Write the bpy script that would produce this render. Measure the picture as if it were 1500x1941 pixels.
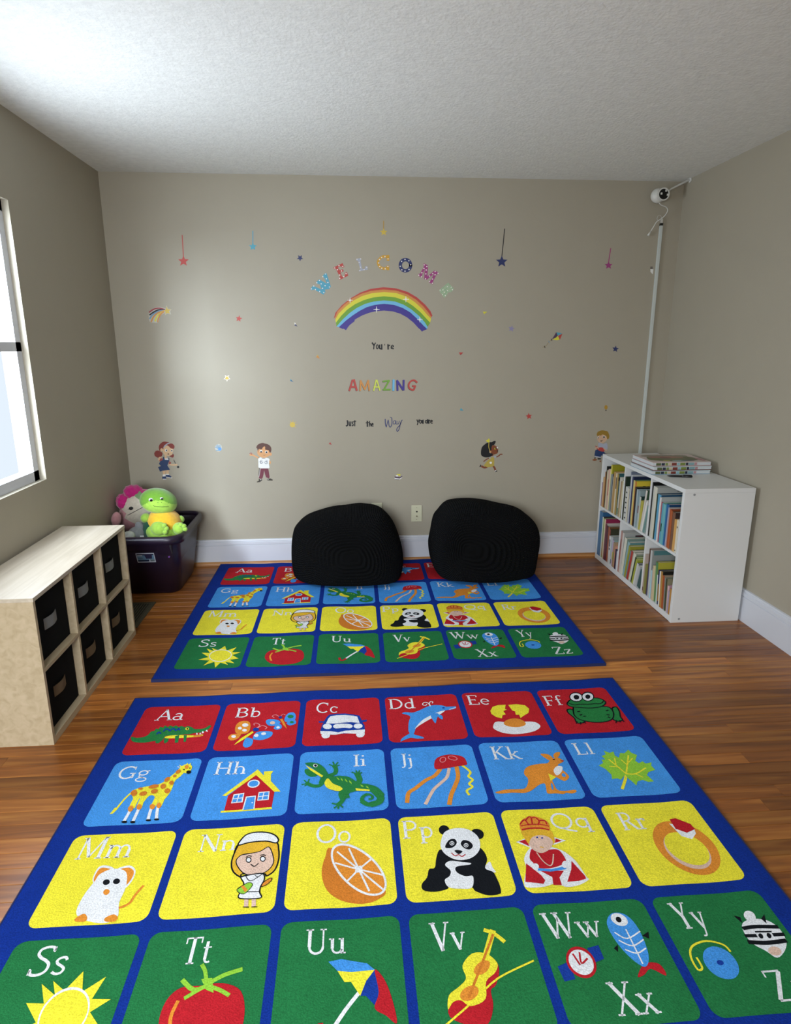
import bpy, bmesh, math, random
from math import sin, cos, pi, radians
from mathutils import Vector, Matrix
random.seed(7)
for o in list(bpy.data.objects): bpy.data.objects.remove(o)
SC = bpy.context.scene
COL = SC.collection

# ------------------------------------------------------------------ camera
F_PX, PITCH, YAW, ROLL = 1176.606, 0.24010, 0.07176, -0.00159
cd = bpy.data.cameras.new('camera'); cam = bpy.data.objects.new('camera', cd); COL.objects.link(cam)
cd.sensor_fit = 'HORIZONTAL'; cd.sensor_width = 36.0; cd.lens = 36.0*F_PX/1500.0
cd.shift_x = -0.5/1500; cd.shift_y = -29.0/1500; cd.clip_start = 0.02
fw = Vector((sin(YAW)*cos(PITCH), cos(YAW)*cos(PITCH), -sin(PITCH)))
r0 = Vector((cos(YAW), -sin(YAW), 0)); u0 = r0.cross(fw)
rt = cos(ROLL)*r0+sin(ROLL)*u0; up = cos(ROLL)*u0-sin(ROLL)*r0
m = Matrix((rt, up, -fw)).transposed().to_4x4(); m.translation = Vector((-0.14284, -4.07963, 1.45623))
cam.matrix_world = m
SC.camera = cam

# ------------------------------------------------------------------ world, window light, exposure
wd = bpy.data.worlds.new('world'); SC.world = wd; wd.use_nodes = True
wd.node_tree.nodes['Background'].inputs[0].default_value = (0.80, 0.90, 1.0, 1)
wd.node_tree.nodes['Background'].inputs[1].default_value = 1.0
def window_light(name, loc, rot, sx, sy, power, color=(0.93, 0.97, 1.0), spread=180):
    l = bpy.data.lights.new(name, 'AREA'); l.shape = 'RECTANGLE'; l.size = sx; l.size_y = sy
    l.energy = power; l.color = color; l.spread = radians(spread)
    o = bpy.data.objects.new(name, l); o.location = loc; o.rotation_euler = rot; COL.objects.link(o); return o
# daylight through the window in the left wall and the window behind the camera
window_light('daylight_left_window', (-1.715, -1.53, 1.45), (0, radians(-90), 0), 1.20, 0.88, 45, (0.80, 0.89, 1.0))
window_light('daylight_rear_window', (-0.95, -5.42, 1.45), (radians(48), 0, 0), 1.25, 1.3, 116, (0.90, 0.95, 1.0), 140)
# added lamp outside the left window, aimed to shape the bright wall patch
window_light('patch_lamp_outside_left', (-2.55, -3.8, 2.35), (radians(64), 0, radians(-22)), 0.8, 1.2, 84, (0.74, 0.86, 1.0), 100)
vs = SC.view_settings
vs.view_transform = 'Standard'; vs.look = 'None'; vs.gamma = 1.0; vs.use_curve_mapping = False
vs.exposure = 0.0

# ------------------------------------------------------------------ colours and materials
def lin(h):
    if isinstance(h, str):
        h = h.lstrip('#'); c = [int(h[i:i+2], 16)/255 for i in (0, 2, 4)]
    else: c = h
    return tuple((x/12.92 if x <= 0.04045 else ((x+0.055)/1.055)**2.4) for x in c)+(1,)
MATS = {}
def mat(name, hexc, rough=0.6, spec=0.5, noise=0.0, nscale=40.0, bump=0.0, bscale=200.0, sheen=0.0, metal=0.0, coords='Object', trans=0.0):
    if name in MATS: return MATS[name]
    M = bpy.data.materials.new(name); M.use_nodes = True; nt = M.node_tree; b = nt.nodes['Principled BSDF']
    c = lin(hexc)
    b.inputs['Base Color'].default_value = c; b.inputs['Roughness'].default_value = rough
    b.inputs['Specular IOR Level'].default_value = spec; b.inputs['Metallic'].default_value = metal
    b.inputs['Sheen Weight'].default_value = sheen
    tc = nt.nodes.new('ShaderNodeTexCoord')
    if noise > 0:
        n = nt.nodes.new('ShaderNodeTexNoise'); n.inputs['Scale'].default_value = nscale; n.inputs['Detail'].default_value = 4
        nt.links.new(tc.outputs[coords], n.inputs['Vector'])
        mr = nt.nodes.new('ShaderNodeMapRange'); mr.inputs[1].default_value = 0.3; mr.inputs[2].default_value = 0.7
        mr.inputs[3].default_value = 1-noise; mr.inputs[4].default_value = 1+noise
        nt.links.new(n.outputs['Fac'], mr.inputs[0])
        mx = nt.nodes.new('ShaderNodeVectorMath'); mx.operation = 'SCALE'; mx.inputs[0].default_value = c[:3]
        nt.links.new(mr.outputs[0], mx.inputs['Scale']); nt.links.new(mx.outputs[0], b.inputs['Base Color'])
    if bump > 0:
        n2 = nt.nodes.new('ShaderNodeTexNoise'); n2.inputs['Scale'].default_value = bscale; n2.inputs['Detail'].default_value = 3
        nt.links.new(tc.outputs[coords], n2.inputs['Vector'])
        bp = nt.nodes.new('ShaderNodeBump'); bp.inputs['Strength'].default_value = bump; bp.inputs['Distance'].default_value = 0.004
        nt.links.new(n2.outputs['Fac'], bp.inputs['Height']); nt.links.new(bp.outputs[0], b.inputs['Normal'])
    MATS[name] = M; return M

# ------------------------------------------------------------------ object helpers
def empty(name, label, cat, loc=(0, 0, 0), rz=0.0, group=None):
    o = bpy.data.objects.new(name, None); o.empty_display_size = 0.05; COL.objects.link(o)
    o.location = loc; o.rotation_euler = (0, 0, rz); tag(o, label, cat, group); return o
def tag(o, label=None, cat=None, group=None, kind=None):
    if label: o['label'] = label
    if cat: o['category'] = cat
    if group: o['group'] = group
    if kind: o['kind'] = kind
    return o
def link(name, me, mats, parent=None):
    o = bpy.data.objects.new(name, me)
    for M in (mats if isinstance(mats, (list, tuple)) else [mats]): me.materials.append(M)
    COL.objects.link(o)
    if parent: o.parent = parent
    return o
def from_bm(name, bm, mats, parent=None, smooth=False):
    me = bpy.data.meshes.new(name); bm.normal_update(); bm.to_mesh(me); bm.free()
    if smooth:
        for p in me.polygons: p.use_smooth = True
    return link(name, me, mats, parent)
def box(bm, x0, x1, y0, y1, z0, z1, mi=0, bev=0.0):
    v = [bm.verts.new(c) for c in ((x0,y0,z0),(x1,y0,z0),(x1,y1,z0),(x0,y1,z0),(x0,y0,z1),(x1,y0,z1),(x1,y1,z1),(x0,y1,z1))]
    fs = []
    for idx in ((3,2,1,0),(4,5,6,7),(0,1,5,4),(1,2,6,5),(2,3,7,6),(3,0,4,7)):
        f = bm.faces.new([v[i] for i in idx]); f.material_index = mi; fs.append(f)
    if bev > 0:
        es = list({e for f in fs for e in f.edges})
        bmesh.ops.bevel(bm, geom=es, offset=bev, segments=2, affect='EDGES', profile=0.6)
    return fs
def box_obj(name, dims, M, parent=None, bev=0.0):
    bm = bmesh.new(); box(bm, *dims, bev=bev); return from_bm(name, bm, M, parent)
def smoothloop(p, n=4, closed=True):
    N = len(p); out = []
    rng = range(N) if closed else range(N-1)
    for i in rng:
        g = (lambda k: p[k % N]) if closed else (lambda k: p[min(max(k, 0), N-1)])
        p0, p1, p2, p3 = g(i-1), g(i), g(i+1), g(i+2)
        for k in range(n):
            t = k/n
            out.append(tuple(0.5*((2*b)+(c-a)*t+(2*a-5*b+4*c-d)*t*t+(3*b-a-3*c+d)*t**3) for a, b, c, d in zip(p0, p1, p2, p3)))
    if not closed: out.append(p[-1])
    return out
def strip(pts, w):
    P = [Vector(p) for p in pts]; L = []; R = []
    for i, p in enumerate(P):
        d = (P[min(i+1, len(P)-1)]-P[max(i-1, 0)])
        if d.length < 1e-9: d = Vector((1, 0))
        d.normalize(); n = Vector((-d.y, d.x))*w/2
        L.append(p+n); R.append(p-n)
    return [[L[i], L[i+1], R[i+1], R[i]] for i in range(len(P)-1)]
def polys_of(kind, w, fl, scale=1.0, n=4):
    pts = [(fl[i]*scale, fl[i+1]*scale) for i in range(0, len(fl), 2)]
    if kind == 'P': return [pts]
    if kind == 'S': return [smoothloop(pts, n)]
    if len(pts) > 2: pts = smoothloop(pts, n, closed=False)
    # round ends a little by extending half a width
    a, b = Vector(pts[0]), Vector(pts[1]); d = (a-b).normalized()*w*scale*0.3; pts[0] = tuple(a+d)
    a, b = Vector(pts[-1]), Vector(pts[-2]); d = (a-b).normalized()*w*scale*0.3; pts[-1] = tuple(a+d)
    return strip(pts, w*scale)
def add_poly(bm, pts, fn, mi):
    q = []
    for p in pts:
        p = (p[0], p[1])
        if not q or (abs(p[0]-q[-1][0])+abs(p[1]-q[-1][1])) > 1e-6: q.append(p)
    if len(q) > 2 and (abs(q[0][0]-q[-1][0])+abs(q[0][1]-q[-1][1])) < 1e-6: q.pop()
    if len(q) < 3: return
    A = sum(q[i][0]*q[(i+1) % len(q)][1]-q[(i+1) % len(q)][0]*q[i][1] for i in range(len(q)))
    if A < 0: q.reverse()
    f = bm.faces.new([bm.verts.new(fn(*p)) for p in q]); f.material_index = mi
def tube(bm, pts, r, seg=8, mi=0, caps=True):
    P = [Vector(p) for p in pts]; rings = []
    for i, p in enumerate(P):
        d = (P[min(i+1, len(P)-1)]-P[max(i-1, 0)]).normalized()
        a = d.cross(Vector((0.3, 0.5, 0.8))).normalized(); b = d.cross(a)
        rr = r[i] if isinstance(r, (list, tuple)) else r
        rings.append([bm.verts.new(p+(a*cos(2*pi*k/seg)+b*sin(2*pi*k/seg))*rr) for k in range(seg)])
    for A, B in zip(rings, rings[1:]):
        for k in range(seg):
            f = bm.faces.new((A[k], A[(k+1) % seg], B[(k+1) % seg], B[k])); f.material_index = mi; f.smooth = True
    if caps:
        bm.faces.new(rings[0]).material_index = mi; bm.faces.new(rings[-1][::-1]).material_index = mi
    bmesh.ops.recalc_face_normals(bm, faces=bm.faces)
def blob(bm, c, r, rot=(0, 0, 0), nu=32, nv=20, fn=None, mi=0):
    """ellipsoid, optionally reshaped by fn(unit vector) -> scaled vector"""
    from mathutils import Euler
    E = Euler([radians(a) for a in rot]).to_matrix(); C = Vector(c); g = []
    for j in range(nv+1):
        t = pi*j/nv; row = []
        for i in range(nu):
            a = 2*pi*i/nu; v = Vector((sin(t)*cos(a), sin(t)*sin(a), cos(t)))
            if fn: v = fn(v)
            row.append(bm.verts.new(C+E @ Vector((v.x*r[0], v.y*r[1], v.z*r[2]))))
            if j in (0, nv): break
        g.append(row)
    fs = []
    for j in range(nv):
        A, B = g[j], g[j+1]
        for i in range(nu):
            k = (i+1) % nu
            if len(A) == 1: f = bm.faces.new((A[0], B[i], B[k]))
            elif len(B) == 1: f = bm.faces.new((A[i], B[0], A[k]))
            else: f = bm.faces.new((A[i], B[i], B[k], A[k]))
            f.smooth = True; f.material_index = mi; fs.append(f)
    return fs
# ------------------------------------------------------------------ outlines of the printed motifs
# rug tiles: (ground, [(letters, x, y, width, cap height)], [(kind+colour, width, half-millimetre outline)])
RUG={
'A':('R',[('Aa',61,98,108,74)],[('S','G',0,[7,400,49,414,98,408,126,381,135,342,158,331,161,305,184,310,189,282,213,295,220,270,248,287,261,268,287,286,304,271,329,290,348,280,377,294,399,284,431,298,463,326,532,326,567,289,581,310,563,350,520,374,469,378,440,390,389,391,329,400,268,402,256,435,244,468,193,464,127,478,65,470,27,450]),('P','G',0,[199,447,230,441,247,468,233,494,212,489]),('P','G',0,[258,435,293,418,298,473,284,497,272,484]),('S','Y',0,[261,415,308,398,390,398,475,407,537,405,536,426,460,432,358,435,276,433]),('P','G',0,[334,407,362,397,376,488,354,494]),('P','G',0,[396,400,420,402,432,484,415,483]),('P','O',0,[470,408,536,403,539,426,474,428]),('P','W',0,[486,399,489,375,503,402]),('P','W',0,[512,401,515,377,529,402]),('P','W',0,[526,378,530,360,544,379,537,393]),('P','W',0,[550,365,559,348,573,378]),('S','Y',0,[416,322,416,331,413,337,406,339,399,336,392,329,389,320,388,311,392,305,398,303,406,306,412,313]),('S','k',0,[410,322,410,327,409,331,406,332,402,330,399,326,397,321,397,315,398,311,401,310,405,312,408,316]),('L','n',12,[191,378,197,354,218,373]),('L','n',12,[231,346,244,312,278,343]),('L','n',12,[279,339,293,312,323,340]),('L','n',12,[327,336,335,312,349,335])]),
'B':('R',[('Bb',43,99,107,67)],[('S','O',0,[125,374,122,301,151,254,210,258,235,319,232,400,188,420,145,411]),('S','O',0,[89,468,101,425,146,416,178,422,164,474,121,498]),('S','B',0,[276,483,291,413,352,400,415,420,411,476,353,510,301,502]),('S','B',0,[213,555,221,478,246,472,280,500,278,569,240,590]),('P','Y',0,[147,555,185,476,260,390,272,408,203,498]),('S','n',0,[308,374,307,386,299,395,287,397,275,393,265,383,260,370,262,357,270,349,281,346,294,351,304,361]),('L','K',7,[289,350,307,321,282,290,258,292,264,314]),('L','K',7,[297,353,328,326,366,355,355,375]),('S','W',0,[217,308,215,320,207,328,196,330,183,326,173,317,168,305,170,293,178,285,190,282,202,287,212,296]),('S','W',0,[173,347,173,356,168,362,160,364,152,361,145,354,142,344,143,335,148,329,155,327,164,330,170,338]),('S','W',0,[216,375,214,384,209,390,200,392,191,389,183,382,180,373,181,364,187,358,196,356,205,359,212,366]),('S','W',0,[146,452,144,460,139,466,130,468,121,465,114,458,110,449,111,440,117,434,125,432,135,435,142,442]),('S','W',0,[316,451,314,460,309,467,300,469,291,466,284,458,280,448,282,438,287,432,296,430,305,433,312,441]),('S','W',0,[370,436,368,444,362,450,353,452,343,449,336,442,332,433,334,424,340,418,349,416,359,419,367,426]),('S','W',0,[356,475,355,483,350,488,343,490,335,487,328,481,325,473,327,465,332,459,339,458,347,461,354,467]),('S','W',0,[267,542,265,553,260,560,252,562,243,558,235,550,232,540,233,530,238,522,247,520,256,524,263,532]),('S','B',0,[347,273,368,246,433,261,465,300,430,338,376,330]),('S','B',0,[420,370,439,326,471,328,481,375,447,394]),('S','B',0,[493,243,512,182,554,170,578,216,573,281,532,300,499,288]),('S','B',0,[514,308,573,277,587,325,541,347]),('P','O',0,[457,259,475,251,504,322,524,391,491,339]),('S','n',0,[471,232,470,240,465,246,459,248,451,245,446,239,443,230,444,221,449,216,456,214,463,217,469,223]),('S','p',0,[423,301,421,312,415,319,405,321,394,318,386,309,383,298,384,287,391,279,401,277,411,281,419,289]),('S','W',0,[467,366,466,373,461,378,454,380,447,377,442,372,439,364,440,357,445,352,452,351,459,353,464,359]),('S','G',0,[562,230,559,241,551,248,539,251,526,247,517,238,512,226,515,215,523,207,535,205,548,209,558,218]),('S','G',0,[570,307,568,314,563,319,555,320,547,318,540,312,538,304,539,297,545,292,552,291,561,293,567,299]),('L','K',6,[445,217,416,192,390,207,409,231]),('L','K',6,[461,211,477,187,495,206])]),
'C':('R',[('Cc',42,99,91,74)],[('P','n',0,[158,305,174,258,192,227,253,213,320,210,387,229,437,250,453,316,493,311,492,336,458,342,472,384,474,457,451,484,377,478,313,479,216,484,147,479,130,440,142,363,152,334,114,331,113,311,152,315]),('P','W',0,[171,347,188,279,206,246,254,234,321,231,387,246,418,262,435,350,365,332,311,335,245,347]),('S','W',0,[218,387,214,404,201,416,184,419,167,413,153,400,148,382,152,365,164,353,182,349,200,355,213,369]),('S','W',0,[457,392,452,408,439,419,422,422,405,417,392,404,387,387,392,371,405,359,422,356,440,362,452,375]),('S','W',0,[228,384,246,358,311,350,362,361,380,386,362,412,312,405,247,411]),('P','W',0,[130,442,215,447,269,463,323,442,387,440,474,439,472,478,430,491,387,484,312,474,249,492,152,488,135,478]),('S','W',0,[143,490,203,490,197,527,159,533]),('S','W',0,[407,491,469,485,457,530,419,532])]),
'D':('R',[('Dd',12,90,112,73)],[('S','B',0,[575,211,538,230,485,235,442,260,395,276,344,321,269,392,219,453,197,516,180,524,157,489,169,374,189,303,175,275,128,247,158,230,214,242,274,215,349,165,409,151,466,162,503,185,543,188]),('P','B',0,[492,184,578,189,572,214,480,231]),('S','B',0,[85,612,99,572,146,530,181,506,201,535,253,565,261,587,207,584,165,571,119,591]),('S','W',0,[479,237,420,254,346,301,272,363,207,462,256,415,329,356,390,315,440,279]),('S','B',0,[355,296,384,271,420,278,394,353,378,404,363,361]),('S','B',0,[409,283,445,307,441,357,417,332]),('S','n',0,[482,199,480,204,476,207,471,208,467,207,464,203,463,198,465,193,469,190,474,189,478,190,481,194]),('L','W',8,[518,226,573,208]),('L','W',8,[368,164,354,116,322,109,308,137,329,153,343,136]),('L','W',8,[370,162,365,123,382,98,397,105,391,123])]),
'E':('R',[('Ee',14,91,95,71)],[('P','Y',0,[193,275,226,216,282,191,341,193,320,250,333,261,299,281,307,328,277,340,263,381,219,359,193,320]),('P','Y',0,[360,196,432,193,497,215,517,267,494,325,443,361,412,388,413,343,386,341,393,293,374,278]),('S','W',0,[165,492,199,429,259,428,331,457,423,440,510,452,536,509,484,560,402,585,303,590,221,568,173,528]),('S','O',0,[260,447,297,404,356,388,408,406,434,459,405,494,343,503,281,485])]),
'F':('R',[('Ff',10,117,76,72)],[('S','G',0,[169,306,200,298,227,339,242,417,262,459,231,490,185,486,187,422,165,354]),('L','k',11,[169,306,200,298,227,339,242,417,262,459,231,490,185,486,187,422,165,354,169,306,200,298]),('S','G',0,[543,315,582,304,580,367,558,441,554,486,507,492,487,454,521,400]),('L','k',11,[543,315,582,304,580,367,558,441,554,486,507,492,487,454,521,400,543,315,582,304]),('S','G',0,[235,271,201,376,222,443,288,479,374,491,459,474,507,427,532,344,507,287,383,277,291,270]),('L','k',11,[235,271,201,376,222,443,288,479,374,491,459,474,507,427,532,344,507,287,383,277,291,270,235,271,201,376]),('S','G',0,[200,218,241,170,306,154,377,156,463,152,512,181,522,234,469,280,376,294,265,278,210,259]),('L','k',11,[200,218,241,170,306,154,377,156,463,152,512,181,522,234,469,280,376,294,265,278,210,259,200,218,241,170]),('S','k',0,[368,132,347,168,318,193,286,200,261,188,248,160,252,123,272,86,302,60,335,52,361,65,372,94]),('S','W',0,[359,131,343,161,318,181,291,186,269,177,258,154,261,123,277,94,302,73,330,67,352,77,363,101]),('S','k',0,[335,132,326,149,313,161,300,164,290,159,286,145,288,128,297,110,310,98,323,94,334,100,338,114]),('S','k',0,[464,132,444,167,416,191,387,198,364,187,353,159,359,123,378,87,407,62,437,54,460,66,470,95]),('S','W',0,[455,133,439,161,415,180,391,186,371,177,362,155,366,126,382,97,406,77,431,71,451,81,460,104]),('S','k',0,[432,131,423,147,411,158,399,162,390,157,387,144,390,128,398,111,410,100,422,96,431,102,435,114]),('L','k',10,[215,215,253,243,302,236,372,240,426,236,478,240,516,207]),('L','k',9,[192,472,176,497]),('L','k',9,[214,485,205,510]),('L','k',9,[247,476,248,500]),('L','k',9,[506,483,490,513]),('L','k',9,[532,487,524,511]),('L','k',9,[554,481,556,510]),('L','k',11,[244,341,263,336]),('L','k',11,[246,389,263,381]),('L','k',11,[267,409,283,405]),('L','k',11,[478,349,498,341]),('L','k',11,[464,400,479,406]),('L','k',11,[461,433,470,443])]),
'G':('B',[('Gg',28,94,109,65)],[('L','Y',13,[208,333,188,377,174,430,163,480]),('P','Y',0,[151,461,137,520,156,517,172,478]),('S','Y',0,[205,333,221,301,281,276,344,263,386,240,414,195,449,136,469,93,506,134,490,187,466,228,466,291,463,343,449,394,430,433,395,403,358,362,332,371,316,423,298,422,283,383,271,426,250,419,232,373]),('L','Y',39,[262,382,258,420,258,464]),('L','Y',34,[302,384,301,435,304,467]),('L','Y',34,[394,377,392,428,388,460]),('L','Y',34,[427,380,428,424,426,456]),('L','W',19,[256,495,253,535,249,584]),('L','W',19,[305,492,305,536,304,588]),('L','W',19,[384,485,387,535,392,581]),('L','W',19,[424,481,432,531,444,579]),('S','O',0,[271,489,268,501,262,507,253,506,244,498,238,485,235,471,238,459,245,453,254,454,263,462,269,475]),('S','O',0,[320,468,320,481,317,490,309,492,300,489,291,479,286,466,285,453,289,444,297,441,306,445,314,455]),('S','O',0,[403,470,403,482,399,490,391,493,381,489,373,480,368,467,367,455,372,447,380,444,389,448,398,457]),('S','O',0,[440,462,441,475,438,483,431,486,423,483,415,473,410,460,409,447,413,438,419,435,428,439,435,449]),('S','k',0,[271,597,270,601,264,605,255,605,246,603,238,599,234,594,235,589,241,586,250,585,260,587,268,591]),('S','k',0,[322,600,321,604,316,608,308,609,299,607,292,603,289,598,290,593,295,590,303,589,312,591,319,595]),('S','k',0,[413,589,412,594,407,596,399,597,390,595,383,592,380,587,381,583,387,580,395,580,403,581,410,585]),('S','k',0,[462,586,461,590,456,593,448,594,439,592,433,589,429,584,431,580,436,577,444,577,453,578,459,582]),('S','Y',0,[464,117,474,79,505,61,544,84,550,123,535,160,500,150]),('P','Y',0,[502,69,504,46,519,69]),('P','Y',0,[520,72,530,48,535,81]),('P','W',0,[474,93,442,78,451,91]),('P','Y',0,[478,84,450,61,471,93]),('S','O',0,[527,94,527,104,523,112,516,114,508,111,501,103,497,92,497,82,501,74,508,72,516,75,522,84]),('S','k',0,[556,152,556,161,551,167,543,169,534,166,526,159,522,150,522,141,527,135,535,133,545,136,552,143]),('S','k',0,[505,120,505,123,503,126,501,127,498,125,495,123,493,119,493,116,495,113,498,113,501,114,504,116]),('S','k',0,[542,109,542,112,541,115,539,116,536,114,534,112,532,108,532,105,534,102,536,102,538,103,541,105]),('S','o',0,[245,364,236,367,224,362,214,351,207,337,207,322,212,312,221,309,233,313,243,325,249,339,250,354]),('S','o',0,[313,338,314,349,309,359,299,365,286,366,275,362,268,354,267,343,272,333,282,327,295,325,306,330]),('S','o',0,[370,272,370,283,361,292,346,298,329,300,315,296,307,288,308,277,317,268,332,261,349,260,363,264]),('S','o',0,[378,320,379,332,375,342,366,348,355,348,344,343,337,334,335,323,340,312,349,306,360,306,370,311]),('S','o',0,[274,299,273,304,268,308,261,309,253,307,246,303,243,297,244,292,248,288,256,287,264,289,270,294]),('S','o',0,[412,265,418,277,420,290,417,301,409,306,400,305,391,298,385,286,383,273,386,262,394,257,403,258]),('S','o',0,[461,330,461,342,456,350,447,353,437,349,428,340,423,328,423,316,428,308,437,305,447,309,456,318]),('S','o',0,[463,253,463,263,459,270,452,272,444,269,437,261,432,251,432,241,436,234,443,232,452,235,459,243]),('S','o',0,[422,196,426,206,426,218,421,230,413,237,404,238,397,233,392,223,393,211,397,199,405,192,414,190]),('S','o',0,[475,122,479,132,479,143,475,153,468,160,460,160,453,156,449,146,449,135,453,125,460,118,468,117]),('S','o',0,[463,185,463,191,460,195,455,196,448,194,443,189,440,183,441,177,444,173,449,172,455,174,461,179])]),
'H':('B',[('Hh',29,96,114,68)],[('P','R',0,[359,210,202,403,203,545,503,543,505,394]),('P','Y',0,[164,401,363,158,414,228,410,186,474,187,462,221,469,289,546,399,503,397,360,217,189,406]),('P','Y',0,[182,557,183,541,503,539,508,557]),('P','W',0,[237,395,306,386,309,475,235,478]),('P','B',0,[245,404,270,401,268,432,243,434]),('P','B',0,[277,400,300,397,300,430,275,432]),('P','B',0,[242,442,268,440,267,468,240,470]),('P','B',0,[274,439,299,437,300,467,273,468]),('P','W',0,[401,392,473,390,476,471,402,473]),('P','B',0,[408,400,433,400,432,430,407,430]),('P','B',0,[440,399,467,398,468,429,438,429]),('P','B',0,[407,438,432,437,431,464,407,465]),('P','B',0,[438,436,468,436,468,464,437,464]),('S','W',0,[396,300,394,321,383,337,364,345,343,342,325,330,315,311,316,290,327,273,346,265,368,268,386,281]),('S','B',0,[387,301,386,317,377,329,361,335,345,333,330,324,323,310,324,294,333,282,349,276,366,278,380,287]),('P','W',0,[322,426,388,424,395,547,318,546]),('P','B',0,[330,436,382,433,388,547,325,547]),('S','W',0,[377,488,376,491,375,494,373,494,371,493,369,491,368,488,368,485,369,483,371,482,374,483,376,485])]),
'I':('B',[('Ii',189,88,48,64)],[('S','G',0,[41,192,78,195,130,241,123,268,83,270,48,235]),('L','G',47,[180,272,168,332]),('L','G',30,[171,332,150,364,107,364,63,334]),('L','G',10,[66,338,32,345]),('L','G',10,[65,334,44,303]),('L','G',10,[70,337,76,295]),('L','G',10,[73,343,52,360]),('L','G',31,[223,261,252,242,258,201,245,167]),('L','G',11,[247,171,210,150]),('L','G',11,[247,167,236,123]),('L','G',11,[250,167,269,129]),('L','G',11,[250,176,280,159]),('L','G',41,[406,362,421,322,407,263]),('L','G',11,[407,263,369,237]),('L','G',11,[407,260,398,225]),('L','G',11,[410,260,422,226]),('L','G',11,[412,267,436,248]),('L','G',67,[345,403,312,446,317,478]),('L','G',31,[317,472,301,520,277,549]),('L','G',11,[277,549,240,537]),('L','G',11,[277,552,253,579]),('L','G',11,[281,550,278,586]),('L','G',11,[283,547,307,573]),('S','G',0,[38,131,84,123,135,141,177,188,203,246,238,276,286,272,344,286,383,320,420,356,486,376,489,432,401,429,363,440,326,417,279,427,222,398,183,346,170,274,129,227,87,174]),('L','G',61,[392,393,457,400,513,427,548,481]),('L','G',49,[513,427,552,491,545,545,499,564]),('L','G',34,[551,518,521,563,472,564,436,535]),('L','G',25,[472,564,434,533,437,492,463,472]),('L','G',17,[439,496,467,470,497,485,499,512,480,516]),('P','Y',0,[43,149,93,193,145,244,172,271,163,287,126,254,79,206]),('S','Y',0,[183,342,205,298,240,350,288,380,305,407,279,425,232,411,198,387]),('P','Y',0,[392,404,485,426,486,440,396,427]),('P','g',0,[262,284,277,299,287,320,272,308]),('P','g',0,[291,293,304,310,308,332,295,315]),('P','g',0,[320,303,333,320,340,344,323,325]),('P','g',0,[349,322,364,339,368,363,352,343]),('P','g',0,[425,372,439,381,448,400,431,391]),('P','g',0,[462,388,476,399,483,419,467,408]),('S','W',0,[129,163,127,171,122,177,114,179,106,176,100,169,97,160,99,152,104,146,112,144,120,147,126,154]),('S','k',0,[124,162,123,169,120,173,115,175,110,172,106,167,104,161,105,154,109,150,113,149,119,151,122,156])]),
'J':('B',[('Jj',32,97,45,64)],[('L','O',29,[333,260,286,321,219,361,141,433,91,475,74,557]),('L','p',23,[398,257,370,340,316,399,270,445,238,495,193,581]),('L','O',30,[453,245,446,345,407,439,370,516,345,597]),('L','Y',17,[498,233,523,271,539,311,518,349,540,386,509,421,525,454,481,484,488,524]),('S','R',0,[299,208,316,153,350,121,414,103,475,114,522,145,534,206,524,229,457,237,374,251,304,254]),('L','K',6,[390,141,390,155,385,168,375,179,363,184,353,181,348,172,348,159,353,145,363,135,375,130,385,132,390,141]),('L','K',6,[472,159,465,168,451,170,436,165,422,156,413,143,412,132,419,123,433,121,449,125,463,135,471,148,472,159])]),
'K':('B',[('Kk',37,96,109,73)],[('S','O',0,[13,524,84,504,171,502,221,495,252,453,269,399,256,356,275,303,323,268,398,255,450,254,478,229,506,208,549,204,575,237,559,254,520,278,528,315,543,350,557,390,550,418,513,445,487,426,465,403,432,428,429,469,435,526,489,539,550,534,553,554,519,567,483,557,460,568,415,557,359,552,364,504,368,457,326,467,264,514,209,538,125,534,48,539]),('S','O',0,[483,232,449,188,434,156,445,147,489,160,509,204]),('S','O',0,[518,189,537,152,576,138,577,160,538,206]),('S','B',0,[532,402,526,406,519,405,513,399,511,390,513,380,518,372,525,368,532,369,537,375,539,384,537,394]),('S','k',0,[520,220,518,223,514,225,509,225,504,224,502,222,501,219,504,216,508,214,512,213,517,215,519,217]),('P','R',0,[552,232,581,235,566,248]),('S','W',0,[475,325,510,292,545,300,523,351,480,387,468,361]),('P','Y',0,[424,361,467,403,417,436]),('S','B',0,[417,491,413,508,408,520,403,525,400,521,399,510,401,493,405,476,410,463,415,457,418,461,419,474])]),
'L':('B',[('Ll',21,90,72,67)],[('L','Y',20,[220,547,277,464,311,404]),('P','g',0,[300,413,248,462,229,447,190,451,204,406,194,374,186,345,154,307,196,284,200,245,228,247,215,208,253,191,257,148,290,176,325,160,315,208,334,232,365,181,397,186,441,150,448,187,477,216,436,276,451,303,484,287,495,313,541,306,522,341,529,385,471,402,448,429,465,495,426,496,396,473,355,484,328,525,316,481,303,453]),('L','Y',11,[311,404,352,329,413,215]),('L','Y',11,[311,404,285,331,253,248]),('L','Y',11,[311,404,375,409,471,359]),('L','Y',8,[285,331,228,320]),('L','Y',8,[358,315,340,255]),('L','Y',8,[367,301,429,246]),('L','Y',8,[375,409,409,447]),('L','Y',8,[279,309,300,237])]),
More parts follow.
